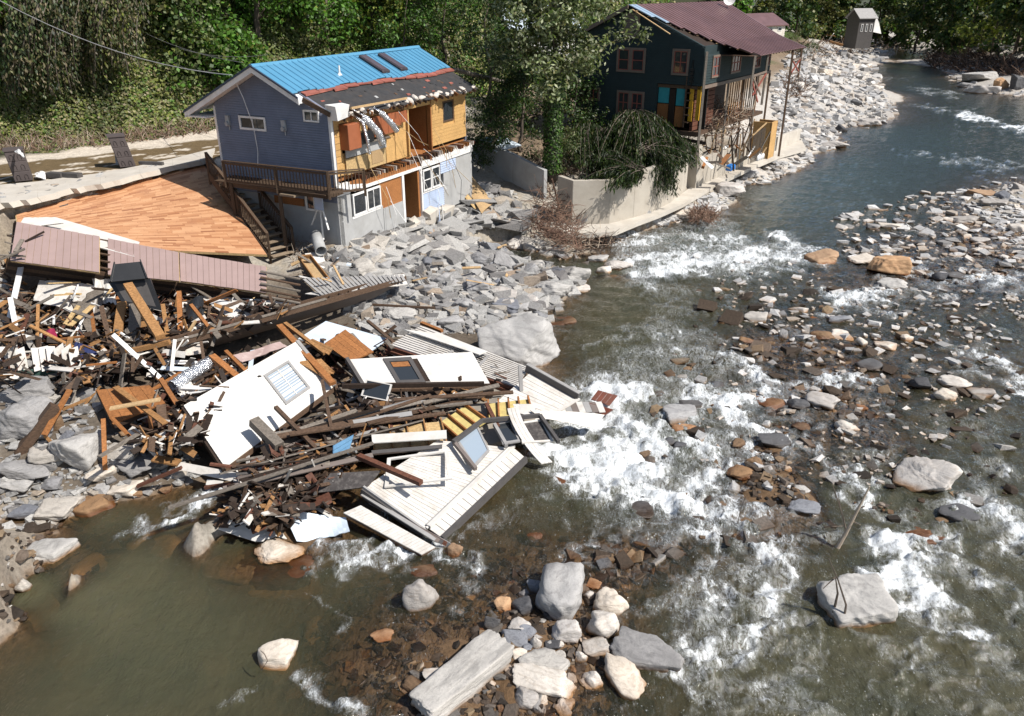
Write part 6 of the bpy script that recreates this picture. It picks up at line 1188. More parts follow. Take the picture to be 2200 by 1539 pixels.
# big singular timbers
BT = """(165,780,1.9) (365,735,2.6) .16 .14 lumber|long tan beam crossing the wreck towards the plank panel
(40,975,1.0) (118,872,2.2) .30 .26 old_wood|very thick weathered log beam leaning at the left edge
(275,612,3.6) (345,725,2.8) .30 .16 lumber|thick pale beam leaning under the black tub
(385,628,2.9) (388,715,2.0) .16 .14 orange_wood|upright orange stud with a pointed top
(350,655,2.7) (362,735,2.1) .14 .08 lumber|upright pine stud next to the thick pale beam
(292,655,2.8) (285,760,1.9) .36 .16 grey_wood|silvery square column stump in the timber group
(218,660,2.8) (250,790,1.7) .16 .12 old_wood|leaning old stud left of the silvery column
(262,650,2.8) (245,780,1.8) .3 .08 lumber|wide pine board standing left of the silvery column
(172,665,2.6) (230,770,1.8) .3 .06 grey_wood|grey board standing at the left of the timber group
(195,660,2.6) (205,730,2.1) .12 .08 orange_wood|orange stud in the left timber group
(420,690,2.5) (360,790,1.7) .08 .07 lumber_pale|thin pale lath beside the orange stud
(455,712,2.3) (410,655,2.9) .12 .08 orange_wood|short orange block leaning towards the floor frame
(600,700,2.1) (715,825,1.3) .22 .12 orange_wood|orange beam running down between floor frame and orange panel
(612,695,2.1) (698,760,1.6) .14 .1 lumber|second orange beam beside the long one
(432,735,2.3) (447,830,1.4) .1 .1 old_wood|old post standing before the foil duct
(455,765,2.1) (515,815,1.7) .22 .12 orange_wood|orange beam lying right of the foil duct
(485,755,2.1) (530,800,1.8) .12 .1 orange_wood|shorter orange beam beyond the foil duct
(345,815,1.9) (380,870,1.4) .14 .1 orange_wood|orange stud at the upper corner of the big white wall
(248,832,2.1) (355,910,1.8) .18 .05 lumber|tan plank lying across the square plank panel
(236,878,2.1) (345,858,2.2) .2 .04 lumber_pale|pale plank crossing the square plank panel
(95,935,1.6) (150,838,2.4) .16 .06 orange_wood|bent orange board over the granite boulders
(95,935,1.5) (112,952,1.2) .14 .06 lumber|short end of the bent orange board
(135,880,1.9) (195,855,2.2) .1 .06 lumber|thin lath right of the bent orange board
(222,900,1.8) (226,1010,.7) .12 .05 orange_wood|brown plank dangling from the square plank panel
(346,870,1.8) (356,985,.6) .26 .06 old_wood|wide dark plank hanging right of the square plank panel
(320,880,1.8) (330,965,.8) .1 .08 orange_wood|narrow orange stud hanging under the square plank panel
(295,1045,.35) (390,1005,.9) .12 .07 red_wood|reddish timber end lying at the water's edge
(440,1048,.4) (530,1035,.6) .1 .08 red_wood|thin red batten above the white scrap
(330,985,.9) (385,995,.8) .3 .05 lumber|short wide tan board near the shore
(692,818,1.7) (712,920,1.2) .1 .1 old_wood|upright dark post at the corner of the big white wall
(592,875,1.5) (680,965,1.0) .12 .1 old_wood|dark post leaning over the window of the big white wall
(735,830,1.4) (1040,825,1.2) .12 .14 dark_wood|long dark sill timber under the long white wall
(490,1105,.5) (545,1000,1.0) .12 .08 grey_wood|grey post end standing near the rust-brown planks
(540,1140,.4) (710,1065,.85) .28 .06 red_wood|wide rust-brown plank across the bluish sheets
(480,1100,.45) (620,1090,.6) .22 .06 red_wood|rust-brown plank nearest the shore stream
(505,1120,.4) (640,1085,.6) .16 .08 dark_wood|charred plank between the rust-brown ones
(620,1000,.9) (690,1060,.6) .14 .08 red_wood|rust-brown stud on the slope of the plank heap
(545,905,1.5) (600,960,1.1) .3 .25 grey_wood|broken grey stump lying on the lower edge of the big white wall
(1045,868,1.1) (1070,918,.95) .12 .1 red_wood|dark red stud left of the curved strip
(0,722,2.7) (26,748,2.4) .14 .1 lumber|stub of lumber at the left frame edge
(22,640,3.2) (40,735,2.3) .16 .05 white_paint|white board standing at the far left
(82,655,2.9) (80,735,2.2) .1 .06 lumber|thin upright tan stud at the left
(45,575,3.3) (20,690,2.5) .2 .04 white_paint|narrow white trim length at the far left
(160,700,2.4) (130,830,1.8) .06 .05 black_plastic|thin black pole leaning over the white siding lengths
(790,690,1.2) (845,735,1.4) .12 .08 old_wood|dark timber end above the grey-white sloping wall
(905,694,1.1) (950,712,1.0) .16 .1 orange_wood|orange timber stub among the bank rocks
(800,655,1.1) (935,662,1.0) .08 .08 old_wood|thin dark pole lying on the bank rocks"""
for l in BT.split('\n'):
    a, lb = l.split('|'); t = a.split(' '); p0, p1 = eval(t[0]), eval(t[1]); nm = 'beam' if 'beam' in lb else 'post' if 'post' in lb or 'stud' in lb or 'pole' in lb else 'plank'
    beamp(p0, p1, float(t[2]), float(t[3]), t[4], lb, nm, nm)
# random loose planks in heaps, each its own thing
def heap(P, n, lmin, lmax, mats, label, group, zlo, zhi, dirs, wmin=.05, wmax=.2, spread=.5, tilt=.25, th=(.025, .06)):
    pts = sample(P, n)
    for x, y in pts:
        z = R.uniform(zlo, zhi) if not callable(zlo) else zlo(x, y)+R.uniform(0, zhi); p = U(x, y, z); gz_ = float(hgt(p.x, p.y)); p.z = max(p.z, gz_+.08)
        d = R.choice(dirs)+R.gauss(0, spread); L_ = R.uniform(lmin, lmax)/2*(1 if R.random() < .8 else 1.5); v = Vector((math.cos(d), math.sin(d), R.gauss(0, tilt)))*L_
        mb = MB(); mb.beam(p-v, p+v, R.uniform(wmin, wmax), R.uniform(*th), roll=R.gauss(0, .4)); tag(mb.build('board', M[R.choice(mats)]), label, 'board', group)
dk_ = ['old_wood', 'dark_wood', 'red_wood', 'dark_wood', 'grey_wood', 'old_wood', 'dark_wood', 'trim_dark', 'trim_grey', 'brown_face']
heap([(600, 950), (720, 860), (1040, 835), (1080, 850), (960, 885), (790, 930), (700, 1010), (540, 1080), (480, 1070), (540, 1000)], 70, .8, 2.8, dk_, 'splintered dark board in the plank heap below the white walls', 'boards of the dark plank heap', .7, 1.0, [.3, .42, .35, 2.1], spread=.22, wmin=.035, wmax=.12, tilt=.12, th=(.03, .08))
heap([(150, 640), (430, 600), (560, 660), (420, 720), (340, 760), (180, 790), (100, 720)], 38, .5, 1.7, ['lumber', 'orange_wood', 'old_wood', 'lumber_pale', 'dark_wood', 'white_paint', 'grey_wood'], 'loose board jumbled under the ribbed pink wall section', 'boards under the ribbed wall section', 1.9, 2.5, [.3, 1.2, 2.2], tilt=.6)
heap([(330, 790), (560, 740), (640, 740), (420, 860), (380, 880)], 24, .4, 1.4, ['orange_wood', 'old_wood', 'lumber', 'white_paint', 'dark_wood', 'bluish_white'], 'loose board between the floor frame and the big white wall', 'boards by the big white wall', 1.3, 1.8, [.5, 2.2], tilt=.4)
heap([(60, 600), (200, 600), (330, 640), (160, 700), (40, 680)], 18, .4, 1.3, ['white_paint', 'grey_wood', 'lumber', 'dark_wood', 'osb'], 'loose board at the upper left of the wreck', 'boards at the upper left of the wreck', 2.4, 3.0, [.2, 1.5], tilt=.4)
heap([(620, 700), (800, 700), (840, 740), (720, 760), (640, 730)], 14, .4, 1.2, ['dark_wood', 'old_wood', 'red_wood', 'grey_wood'], 'loose board in the shade of the floor frame', 'boards in the shade of the floor frame', 1.0, 1.4, [.3, 2.0], tilt=.3)
heap([(0, 570), (120, 480), (40, 480)], 8, .5, 1.2, ['grey_wood', 'dark_wood'], 'weathered board at the upper left corner of the orange floor', 'boards by the orange floor corner', 4.0, 4.3, [0.4])
heap([(640, 520), (760, 560), (740, 620), (650, 600)], 12, .3, 1.0, ['white_paint', 'grey_wood', 'lumber_pale', 'bluish_white'], 'scrap board near the foot of the stair', 'scrap boards near the stair foot', 2.1, 2.5, [.5, 2], tilt=.4)
heap([(850, 560), (1100, 520), (1160, 600), (900, 620)], 10, .4, 1.3, ['grey_wood', 'old_wood', 'lumber_pale'], 'driftwood board on the rubble bank', 'driftwood boards on the rubble bank', 1.2, 1.5, [.5, 2])
heap([(140, 860), (340, 840), (420, 960), (250, 960)], 16, .5, 1.5, ['orange_wood', 'old_wood', 'lumber', 'dark_wood', 'grey_wood'], 'broken board below the square plank panel', 'boards below the square plank panel', 1.0, 1.7, [1.4, .4], tilt=.7)
heap([(560, 960), (700, 900), (1000, 840), (960, 880), (760, 940), (600, 1060)], 20, 2.4, 4.2, ['old_wood', 'dark_wood', 'grey_wood', 'brown_face', 'trim_grey'], 'long dark board lying along the plank heap', 'long boards of the plank heap', 1.05, 1.3, [.42], spread=.12, wmin=.1, wmax=.24, tilt=.05)
# dark interior mass of the wreck: jumbled small splinters, uncountable
Vs = MB()
for (P, n, z0, z1) in (([(380, 620), (640, 660), (330, 780), (150, 830), (60, 740), (60, 620)], 2600, 1.3, 2.3), ([(330, 800), (620, 745), (400, 960), (300, 960)], 1100, .7, 1.5), ([(600, 960), (780, 860), (1060, 845), (960, 890), (790, 940), (720, 1030), (620, 1110), (500, 1100)], 1900, .3, .95), ([(520, 1000), (700, 1000), (720, 1080), (600, 1130), (480, 1110)], 500, .15, .6), ([(620, 740), (850, 700), (1120, 800), (1000, 850), (760, 850)], 520, .3, 1.0), ([(0, 480), (60, 500), (60, 820), (0, 820)], 160, 2.2, 2.9)):
    for x, y in sample(P, n):
        p = U(x, y, R.uniform(z0, z1)); d = R.uniform(0, 6.3); v = Vector((math.cos(d), math.sin(d), R.gauss(0, .5)))*R.uniform(.1, .5); Vs.beam(p-v, p+v, R.uniform(.03, .22), R.uniform(.01, .05), roll=R.uniform(-1, 1), mi=R.choice([0, 0, 0, 1, 1, 2, 3, 4, 5]))
o = Vs.build('splinters', [M['dark_wood'], M['old_wood'], M['grey_wood'], M['red_wood'], M['lumber'], M['bead_white']]); tag(o, 'heap of splintered wood, lath and scraps filling the wreck', kind='stuff')
for i, (cs, m, lb) in enumerate(((((85, 600, 2.9), (215, 612, 2.8), (200, 690, 2.3), (70, 650, 2.5)), 'bead_white', 'large dirty white board at the upper left of the wreck'), (((150, 640, 2.6), (225, 620, 2.7), (215, 690, 2.3), (165, 680, 2.3)), 'grey_wood', 'weathered sheet leaning on the dirty white board'), (((198, 600, 2.9), (240, 600, 2.9), (250, 655, 2.4), (215, 655, 2.4)), 'siding_white', 'white ribbed scrap left of the black tub'), (((270, 705, 2.4), (300, 700, 2.4), (305, 780, 1.8), (265, 780, 1.8)), 'grey_wood', 'grey fallen box column side'), (((435, 640, 2.4), (520, 650, 2.3), (590, 700, 1.8), (500, 690, 1.9)), 'siding_white', 'white panel edge under the dark window opening'), (((345, 740, 2.1), (430, 735, 2.1), (440, 760, 1.9), (350, 770, 1.8)), 'insulation', 'pale crumpled insulation strip on the floor frame'), (((500, 765, 1.9), (600, 735, 1.9), (620, 745, 1.8), (520, 780, 1.7)), 'pink_metal', 'pinkish trim length behind the big white wall'), (((375, 830, 1.7), (425, 800, 1.8), (440, 850, 1.4), (400, 868, 1.3)), 'bead_white', 'fan-shaped ribbed white scrap at the corner of the big white wall'), (((640, 780, 1.6), (690, 770, 1.6), (720, 800, 1.4), (700, 815, 1.3)), 'lumber', 'light board end beside the long orange beam'))): warp('sheet', Qd(*cs), .03, m, seed=20+i, amp=.05, label=lb, cat='sheet', ragged=.12)
warp('cloth', Qd((92, 712, 2.6), (118, 708, 2.6), (122, 724, 2.4), (96, 728, 2.4)), .02, 'magenta_cloth', label='magenta cloth caught in the wreck at the left', cat='cloth', amp=.12)
warp('cloth', Qd((160, 730, 2.4), (215, 760, 2.1), (200, 810, 1.8), (150, 790, 1.9)), .02, 'navy_cloth', label='dark navy cloth hanging beside the siding lengths', cat='cloth', amp=.12)
warp('tarpaulin', Qd((175, 800, 1.8), (235, 790, 1.8), (240, 840, 1.4), (180, 830, 1.5)), .02, 'black_plastic', label='black tarpaulin bunched left of the square plank panel', cat='tarpaulin', amp=.15)
warp('tarpaulin', Qd((400, 650, 2.6), (435, 640, 2.6), (445, 700, 2.2), (400, 690, 2.2)), .02, 'black_plastic', label='torn black bag among the upright studs', cat='bag', amp=.15)
# ------------------------------------------------------------------ by the road
pv = thing('pavement', 'undercut pale concrete pavement along the road with a broken outer edge', 'pavement')
po = [(-60, 455), (0, 436), (80, 424), (150, 405), (215, 396), (300, 374), (370, 356), (430, 345), (452, 338)]; pi_ = [(-60, 408), (0, 397), (80, 390), (150, 380), (215, 372), (300, 356), (370, 341), (430, 326), (462, 318)]
for i in range(len(po)-1):
    a, b, c_, d_ = [U(x, y, 5.03+R.uniform(-.01, .01)) for x, y in (po[i], po[i+1], pi_[i+1], pi_[i])]; mid = [a.lerp(b, t_)+Vector((R.uniform(-.1, .1), R.uniform(-.25, .1), 0)) for t_ in (.25, .5, .75)]
    ps = [a+(b-a)*.01]+mid+[b]; mb = MB(); top = ps+[c_, d_]; bot = [p-Vector((-.08 if k_ < 5 else 0, -.1 if k_ < 5 else 0, .24)) for k_, p in enumerate(top)]; mb.poly(top); mb.poly(bot[::-1])
    for k_ in range(len(top)): mb.poly([bot[k_], bot[(k_+1) % 7], top[(k_+1) % 7], top[k_]])
    mb.build('slab', M['concrete_pale'], pv)
def pil(px, py, lean, lbl, ht=1.35):
    b = U(px, py, 5.0); mat_ = plain('pillar_brown', (.085, .068, .065), .7, .15, 2, 30, .2); t = thing('gate_pillar', lbl, 'pillar'); ax = Vector((math.cos(.5), math.sin(.5), 0)); ay = Vector((-math.sin(.5), math.cos(.5), 0)); f = lambda x, y, z: b+ax*(x-lean*.6*z)+ay*y+Vector((0, 0, z))
    for i in range(3): mb = MB(); mb.box(f, -.36, .36, -.4, .4, i*ht/3, (i+1)*ht/3-.01); mb.build('block_course', mat_, t, bevel=.015)
    mb = MB(); mb.box(f, -.4, .4, -.44, .44, ht, ht+.06); mb.build('cap', mat_, t)
    for i in range(3):
        for x in (-.15, .17):
            mb = MB(); P = [f(x-.07, -.42, i*ht/3+.1)] + [f(x+.07*math.cos(a), -.42, i*ht/3+.24+.07*math.sin(a)) for a in [3.14-j*.52 for j in range(7)]] + [f(x+.07, -.42, i*ht/3+.1)]; mb.tube(P, .014, 5); mb.build('arch_relief', mat_, t)
    return t
pil(52, 386, .16, 'dark brown block pillar at the left with a white rag on its top'); pil(274, 356, .3, 'leaning dark brown block pillar behind the rental sign', 1.45)
warp('rag', Qd((32, 322, 6.42), (45, 326, 6.42), (50, 334, 6.4), (36, 332, 6.4)), .05, 'white_paint', n=5, amp=.1, label='white plastic bag on top of the left pillar', cat='plastic bag')
warp('rag', Qd((75, 370, 5.2), (98, 372, 5.2), (96, 384, 5.04), (76, 384, 5.04)), .05, 'white_paint', n=5, amp=.1, label='white plastic bag at the foot of the left pillar', cat='plastic bag')
for i, x in enumerate((104, 140)): beamp((x, 375+i, 5.12), (x+32, 377+i, 5.12), .35, .22, 'trim_dark', ['fallen dark block beside the left pillar', 'second fallen dark block beyond the first'][i], 'block', 'block')
beamp((300, 350, 5.1), (350, 352, 5.1), .2, .15, 'trim_dark', 'dark fallen kerb piece right of the leaning pillar', 'block', 'block')
sg = thing('sign', 'small grey sign board with blue lettering leaning on the tilted pillar', 'sign'); b0 = U(249, 355, 5.0); ax = (U(272, 353, 5.0)-b0); ax.z = 0; ax = ax.normalized()*.62; fs = lambda x, y, z: b0+ax*x+Vector((.03, .12, 1))*z*1.0+ax.cross(Vector((0, 0, 1)))*y
mb = MB(); mb.box(fs, 0, 1, -.02, .02, 0, 1.0); mb.build('board', plain('sign_grey', (.42, .44, .46), .6, .15, 6, 40, .2, dirt=.4, dirtcol=(.25, .22, .18)), sg)
for i, (tx, sz_, m_) in enumerate((('1 2 & 3', .22, 'trim_dark'), ('BEDROOM', .17, 'navy'), ('on The', .16, 'blue_plastic'), ('RIVER', .24, 'blue_plastic'))):
    cu = bpy.data.curves.new('text', 'FONT'); cu.body = tx; cu.size = sz_; cu.extrude = .003; cu.align_x = 'CENTER'; tmp = bpy.data.objects.new('lettering', cu); C.objects.link(tmp); dg = bpy.context.evaluated_depsgraph_get(); me = bpy.data.meshes.new_from_object(tmp.evaluated_get(dg)); bpy.data.objects.remove(tmp)
    o = link('lettering', me, sg, MAT.get(m_) or plain('navy', (.01, .015, .08), .5)); wd = max(v.co.x for v in me.vertices)-min(v.co.x for v in me.vertices); ex = ax.normalized(); ez = Vector((.03, .12, 1)).normalized(); ey = ez.cross(ex)
    s_ = min(1, .56/wd); p = fs(.5, 0, .80-i*.22)-ex.cross(ez)*-.03*-1
    nrm = ex.cross(ez); 
    if nrm.y > 0: nrm = -nrm
    for v in me.vertices: c = v.co.copy(); v.co = p+ex*c.x*s_+ez*c.y+nrm*(.03+c.z)
# overhead wires and the fallen pole behind the grey house
for i, (a, b) in enumerate((((0, 2, 40), (500, 162, 38)), ((210, 10, 60), (522, 135, 40)), ((300, 70, 56), (575, 118, 45)), ((330, 100, 58), (470, 150, 40)))):
    A_, B2 = UYd(*a), UYd(*b); mb = MB(); mb.tube([A_.lerp(B2, j/10)-Vector((0, 0, 1.2*4*(j/10)*(1-j/10)*.5)) for j in range(11)], .012 if i else .02, 4); tag(mb.build('cable', plain('cable_grey', (.22, .22, .22), .5)), ['thick overhead cable reaching the blue roof verge from the left', 'overhead wire above the thick one', 'highest thin overhead wire behind the blue roof', 'short overhead wire below the others'][i], 'cable')
mb = MB(); mb.tube([UYd(975, 150, 47), UYd(1090, 178, 56)], .12, 8); tag(mb.build('utility_pole', M['grey_wood']), 'fallen grey utility pole behind the right end of the blue roof', 'pole')
# ------------------------------------------------------------------ vegetation
k = N('leaf'); c = k.attr('lcol', False); q_ = k.n('BsdfPrincipled', {'Base Color': c, 'Roughness': .5, 'Specular IOR Level': .35}); tl = k.n('BsdfTranslucent', {'Color': k.mix(1., c, (1.3, 1.5, .6), 'MULTIPLY')})
ms = k.n('MixShader', {0: .28, 1: q_.outputs[0], 2: tl.outputs[0]}); k.t.links.new(ms.outputs[0], k.out.inputs[0]); MAT['leaf'] = k.m
def barkmat(name, col):
    k = N(name); n1 = k.n('TexNoise', {'Vector': k.n('Mapping', {'Vector': k.co(), 'Scale': (6, 6, 1.2)}).outputs[0], 'Scale': 1.5, 'Detail': 6.}).outputs[0]
    k.pbsdf(k.mix(k.mapr(n1, .35, .65), sc(col, .55), sc(col, 1.2)), .85, k.bump(n1, .6, .03)); MAT[name] = k.m
barkmat('bark', (.11, .085, .065)); barkmat('pale_bark', (.38, .35, .31)); barkmat('root_bark', (.15, .085, .055))
def leafmesh(name, P, Nn, S, colr, rs, aspect=.6, hang=None):
    """P (n,3) centres, Nn normals, S sizes, colr (n,3) -> one mesh of leaf quads (diamond shaped)"""
    n = len(P); Nn = Nn/np.linalg.norm(Nn, axis=1)[:, None]
    t = rs.normal(size=(n, 3)) if hang is None else hang+rs.normal(size=(n, 3))*.25
    t -= (t*Nn).sum(1)[:, None]*Nn; t /= np.linalg.norm(t, axis=1)[:, None]+1e-9; b = np.cross(Nn, t)
    s = S[:, None]; V = np.empty((n, 4, 3)); V[:, 0] = P-t*s*.5; V[:, 1] = P+b*s*.5*aspect-t*s*.05; V[:, 2] = P+t*s*.5; V[:, 3] = P-b*s*.5*aspect-t*s*.05
    Fq = np.arange(n*4).reshape(n, 4); cc = np.repeat(np.concatenate([colr, np.ones((n, 1))], 1), 1, 0)
    return npmesh(name, V.reshape(-1, 3), Fq, False, {'lcol': ('FLOAT_COLOR', 'FACE', cc)})
def palette(n, cols, wts, rs, var=.35):
    w = np.array(wts, float); i = rs.choice(len(cols), n, p=w/w.sum()); return np.array(cols)[i]*(1-var+rs.rand(n, 1)*2*var)
KG, YG, DG, TN, GG, OL = (.062, .135, .020), (.145, .165, .035), (.034, .060, .017), (.20, .165, .10), (.095, .12, .045), (.105, .105, .04)
# ---- kudzu-covered hillside: leaves laid on the lumpy surface
rs = np.random.RandomState(5); n = 330000
qx = rs.uniform(-500, 1900, n*2); qy = rs.uniform(-330, 330, n*2)
a = (qx-PX)/FP; b = -(qy-PY)/FP; dx, dy, dz_ = a, b*_s+_c, b*_c-_s
lo = np.full(len(qx), 30.); hi = np.full(len(qx), 30.); hit = np.zeros(len(qx), bool); t = np.full(len(qx), 30.)
for i in range(300):
    h = hgt(dx*t, dy*t); z = CAM_H+dz_*t; under = (z < h) & ~hit; hit |= under; t = np.where(hit, t, t+.55)
    if t.max() > 210: break
t0_, t1_ = t-.55, t.copy()
for i in range(7):
    tm = (t0_+t1_)/2; un = CAM_H+dz_*tm < hgt(dx*tm, dy*tm); t1_ = np.where(un, tm, t1_); t0_ = np.where(un, t0_, tm)
t = t1_; x, y = dx*t, dy*t; h = hgt(x, y); d_ = hilld(x, y)
nz = fbm(x*.35, y*.35, 21, 4)
ok = hit & (t < 190) & (d_+(nz-.5)*2.5 > -.3) & ((d_ > .6) | (rs.rand(len(x)) < .6)); x, y, h, d_, t = [v[ok][:n] for v in (x, y, h, d_, t)]
e = .4; nx = -(hgt(x+e, y)-hgt(x-e, y))/(2*e); ny = -(hgt(x, y+e)-hgt(x, y-e))/(2*e); Nn = np.stack([nx, ny, np.ones_like(nx)], -1); Nn /= np.linalg.norm(Nn, axis=1)[:, None]
off = rs.rand(len(x))**2*.55*sstep(0, 4, d_)+.03
P = np.stack([x, y, h], -1)+Nn*off[:, None]; S = (.0042*t*rs.uniform(.55, 1.25, len(x))).clip(.1, .6)
pn = fbm(x*.10+3, y*.10, 121, 3); pn2 = fbm(x*.5, y*.5, 131, 3)
w = sstep(.47, .56, pn)[:, None]; low = (1-sstep(3, 9, d_+(nz[ok][:n]-.5)*6))[:, None]; m = len(x)
colr = palette(m, [KG, YG, DG, GG], [5, 1.2, 2.6, 1.5], rs)*(1-w)+palette(m, [GG, OL, TN, YG, DG], [3, 2, 1., 1.3, 2], rs)*w
colr = colr*(1-low)+1.35*palette(m, [GG, TN, OL, YG, KG, DG], [2.2, 3, 2, 3, 1.5, .8], rs)*low
colr *= (.65+.95*sstep(.3, .62, pn2))[:, None]
left = (x < -14); colr[left] = colr[left]*.5+palette(left.sum(), [GG, OL, TN, YG, DG], [2, 2, 1, 1.5, 2], rs)*.5
tag(link('hillside_vines', leafmesh('hillside_vines', P, Nn+rs.normal(size=(m, 3))*.55, S, colr, rs, .75), m=MAT['leaf']), 'leafy vines and weeds covering the steep hillside', kind='stuff')
# ---- trees
def limbs(mb, base, top, r0, n, rs, spread, wob=.25, nsub=2, start=.25):
    pts = [base.lerp(top, i/8)+Vector((rs.uniform(-1, 1), rs.uniform(-1, 1), 0))*wob*(i > 0) for i in range(9)]; mb.tube(pts, [r0*(1-.8*i/8) for i in range(9)], 8); tips = []
    for i in range(n):
        t = start+(1-start)*rs.random(); p = pts[min(8, int(t*8))]; a = rs.uniform(0, 6.3); L_ = spread*rs.uniform(.5, 1)*(1.15-t*.5); d = Vector((math.cos(a), math.sin(a), rs.uniform(.1, .8)))
        m1 = p+d*L_*.5+Vector((0, 0, .1*L_)); e_ = p+d*L_+Vector((rs.uniform(-.3, .3), rs.uniform(-.3, .3), rs.uniform(-.1, .3)*L_)); rr = r0*.35*(1.1-t)
        mb.tube([p, m1, e_], [rr, rr*.6, rr*.25], 5); tips += [m1, e_]
        for j in range(nsub): f = e_+Vector((rs.uniform(-1, 1), rs.uniform(-1, 1), rs.uniform(-.3, .8)))*L_*.35; mb.tube([m1.lerp(e_, rs.random()), f], [rr*.3, rr*.1], 4); tips.append(f)
    return tips
def tree(name, label, base, H_, Wd, nl, ls, cols, wts, bark='bark', seed=1, n=26, clump=.9, r0=.25, group=None, lean=(0, 0), start=.25, aspect=.5, cat='tree', dense=1., flat=.8, droop=0):
    rs = random.Random(seed); nr = np.random.RandomState(seed); t = thing(name, label, cat, group); mb = MB(); tips = limbs(mb, base-Vector((0, 0, .5)), base+Vector((lean[0], lean[1], H_*.93)), r0, n, rs, Wd/2, start=start)
    mb.build('trunk', M[bark], t, smooth=True)
    if nl:
        T = np.array([p[:] for p in tips]); cl = nr.randint(0, len(T), nl); cs = clump*nr.uniform(.5, 1.3, len(T)); o_ = nr.normal(size=(nl, 3)); o_ /= np.linalg.norm(o_, axis=1)[:, None]; o_ *= (nr.rand(nl)**.45)[:, None]
        P = T[cl]+o_*cs[cl][:, None]*np.array([1, 1, flat])-np.array([0, 0, 1.])*(nr.rand(nl)**2*droop)[:, None]; ct = .6+.8*nr.rand(len(T)); colr = palette(nl, cols, wts, nr)*ct[cl][:, None]
        o = link('crown', leafmesh('crown', P, o_+nr.normal(size=(nl, 3))*.6+np.array([0, 0, .5]), ls*nr.uniform(.6, 1.3, nl), colr, nr, aspect), t, MAT['leaf'])
    return t
gp = U(1186, 372, 3.1)
tree('broadleaf_tree', 'tall broadleaf tree with pale-backed leaves and an ivy-wrapped trunk between the two houses', gp, 12.5, 8.2, 15000, .30, [(.14, .17, .07), (.27, .29, .18), (.055, .08, .027), (.17, .16, .07)], [4, 3, 2.4, 1], seed=12, n=46, clump=.85, r0=.28, start=.45, aspect=.42)
nr = np.random.RandomState(3); n = 5200; hh = nr.rand(n)*6.5; an = nr.rand(n)*6.3; P = np.stack([gp.x+np.cos(an)*(.35+.25*nr.rand(n)), gp.y+np.sin(an)*(.35+.25*nr.rand(n)), gp.z+hh], -1)
o = link('ivy', leafmesh('ivy', P, np.stack([np.cos(an), np.sin(an), .4+0*an], -1)+nr.normal(size=(n, 3))*.4, .15*nr.uniform(.6, 1.3, n), palette(n, [KG, DG, GG], [2, 3, 1], nr), nr, .8), None, MAT['leaf']); tag(o, 'dark ivy wrapped round the trunk of the tall broadleaf tree', 'ivy')
BT_ = [(1062, 330, 3.6, 6.5, 4.2, 5200, 'dark shrubby tree right behind the far corner of the grey house', DG), (1120, 322, 3.6, 5.8, 4, 5200, 'dark bushy tree left of the ivy-wrapped trunk', DG), (1050, 240, 4.5, 9, 5.5, 6500, 'tall dark leafy tree beyond the right end of the blue roof', DG), (1235, 300, 3.6, 4.2, 3.6, 4200, 'leafy small tree against the dark house gable', DG), (1128, 262, 4.2, 4.6, 4, 4000, 'dark green tree behind the tall broadleaf tree', GG), (1225, 235, 4.5, 9, 5, 5000, 'leafy tree at the back corner of the dark house', GG), (960, 215, 5, 10, 6, 6000, 'vine-covered tree behind the middle of the blue roof', KG), (880, 215, 5, 9, 6, 6000, 'green tree rising behind the blue roof skylights', KG)]
for i, (px_, py_, z, h_, w_, nl, lb, cc) in enumerate(BT_):
    tree('bushy_tree', lb, U(px_, py_, z), h_, w_, int(nl*.8), .2 if py_ > 290 else .26, [cc, KG, DG, OL], [3, 1, 3, 1], seed=40+i, n=24, clump=.75 if py_ > 290 else 1.1, r0=.13, start=.1)
for i, (px_, py_, z, h_, w_, lb, cc) in enumerate(((1265, 262, 3.6, 1.7, 2.4, 'bright green bush below the small gable windows', YG), (1215, 355, 3.3, 1.6, 2.2, 'dusty grey-green bush behind the curved wall corner', GG), (1025, 352, 3.2, 1.8, 2.0, 'dark green shrub at the right end of the grey house', DG), (1300, 290, 3.4, 1.3, 2.4, 'low green brush at the left of the fallen conifer', OL), (1020, 300, 3.6, 2.6, 2.6, 'grey-green shrub against the far end of the grey house', GG), (1245, 330, 3.3, 1.2, 2.6, 'tangled brush by the garden edge', OL), (1735, 118, 3.5, 1.8, 3.5, 'rounded dark bush on the far stone bar', DG), (1700, 100, 4.5, 1.6, 4, 'brown-green bush on the slope beyond the dark house', OL))):
    tree('bush', lb, U(px_, py_, z), h_, w_, 2300, .13, [cc, GG, DG, TN], [4, 1, 1.5, .6], seed=70+i, n=20, clump=.5, r0=.04, start=.05, cat='bush')
for i, (px_, py_, h_, w_, lb, cc) in enumerate(((420, 150, 7, 5, 'vine-smothered tree above the road left of the blue roof verge', GG), (560, 95, 8, 6, 'vine-smothered tree above the left end of the blue ridge', KG), (700, 85, 9, 6, 'vine-smothered tree above the blue roof vent pipe', KG), (800, 90, 8, 5, 'vine-smothered tree above the two skylights', YG), (330, 40, 8, 6, 'vine-smothered tree high at the upper left', OL), (640, 20, 9, 7, 'vine-smothered tree at the top edge over the blue roof', KG), (20, 120, 8, 5, 'yellow-green vine-smothered tree at the upper left corner', YG), (905, 60, 9, 6, 'vine-smothered tree at the top edge over the right end of the blue roof', GG), (500, 200, 4, 4, 'low vine mound right behind the blue roof verge', KG))):
    tree('vine_covered_tree', lb, G(px_, py_), h_, w_, 6500, .30, [sc(cc, 1.25), sc(KG, 1.2), DG, YG], [5, 2, 1.5, .8], seed=500+i, n=26, clump=1.15, r0=.25, start=.05, aspect=.75, droop=1.4)
tangle_later = [([(960, 110), (1010, 150), (990, 200), (930, 120)], 0)]
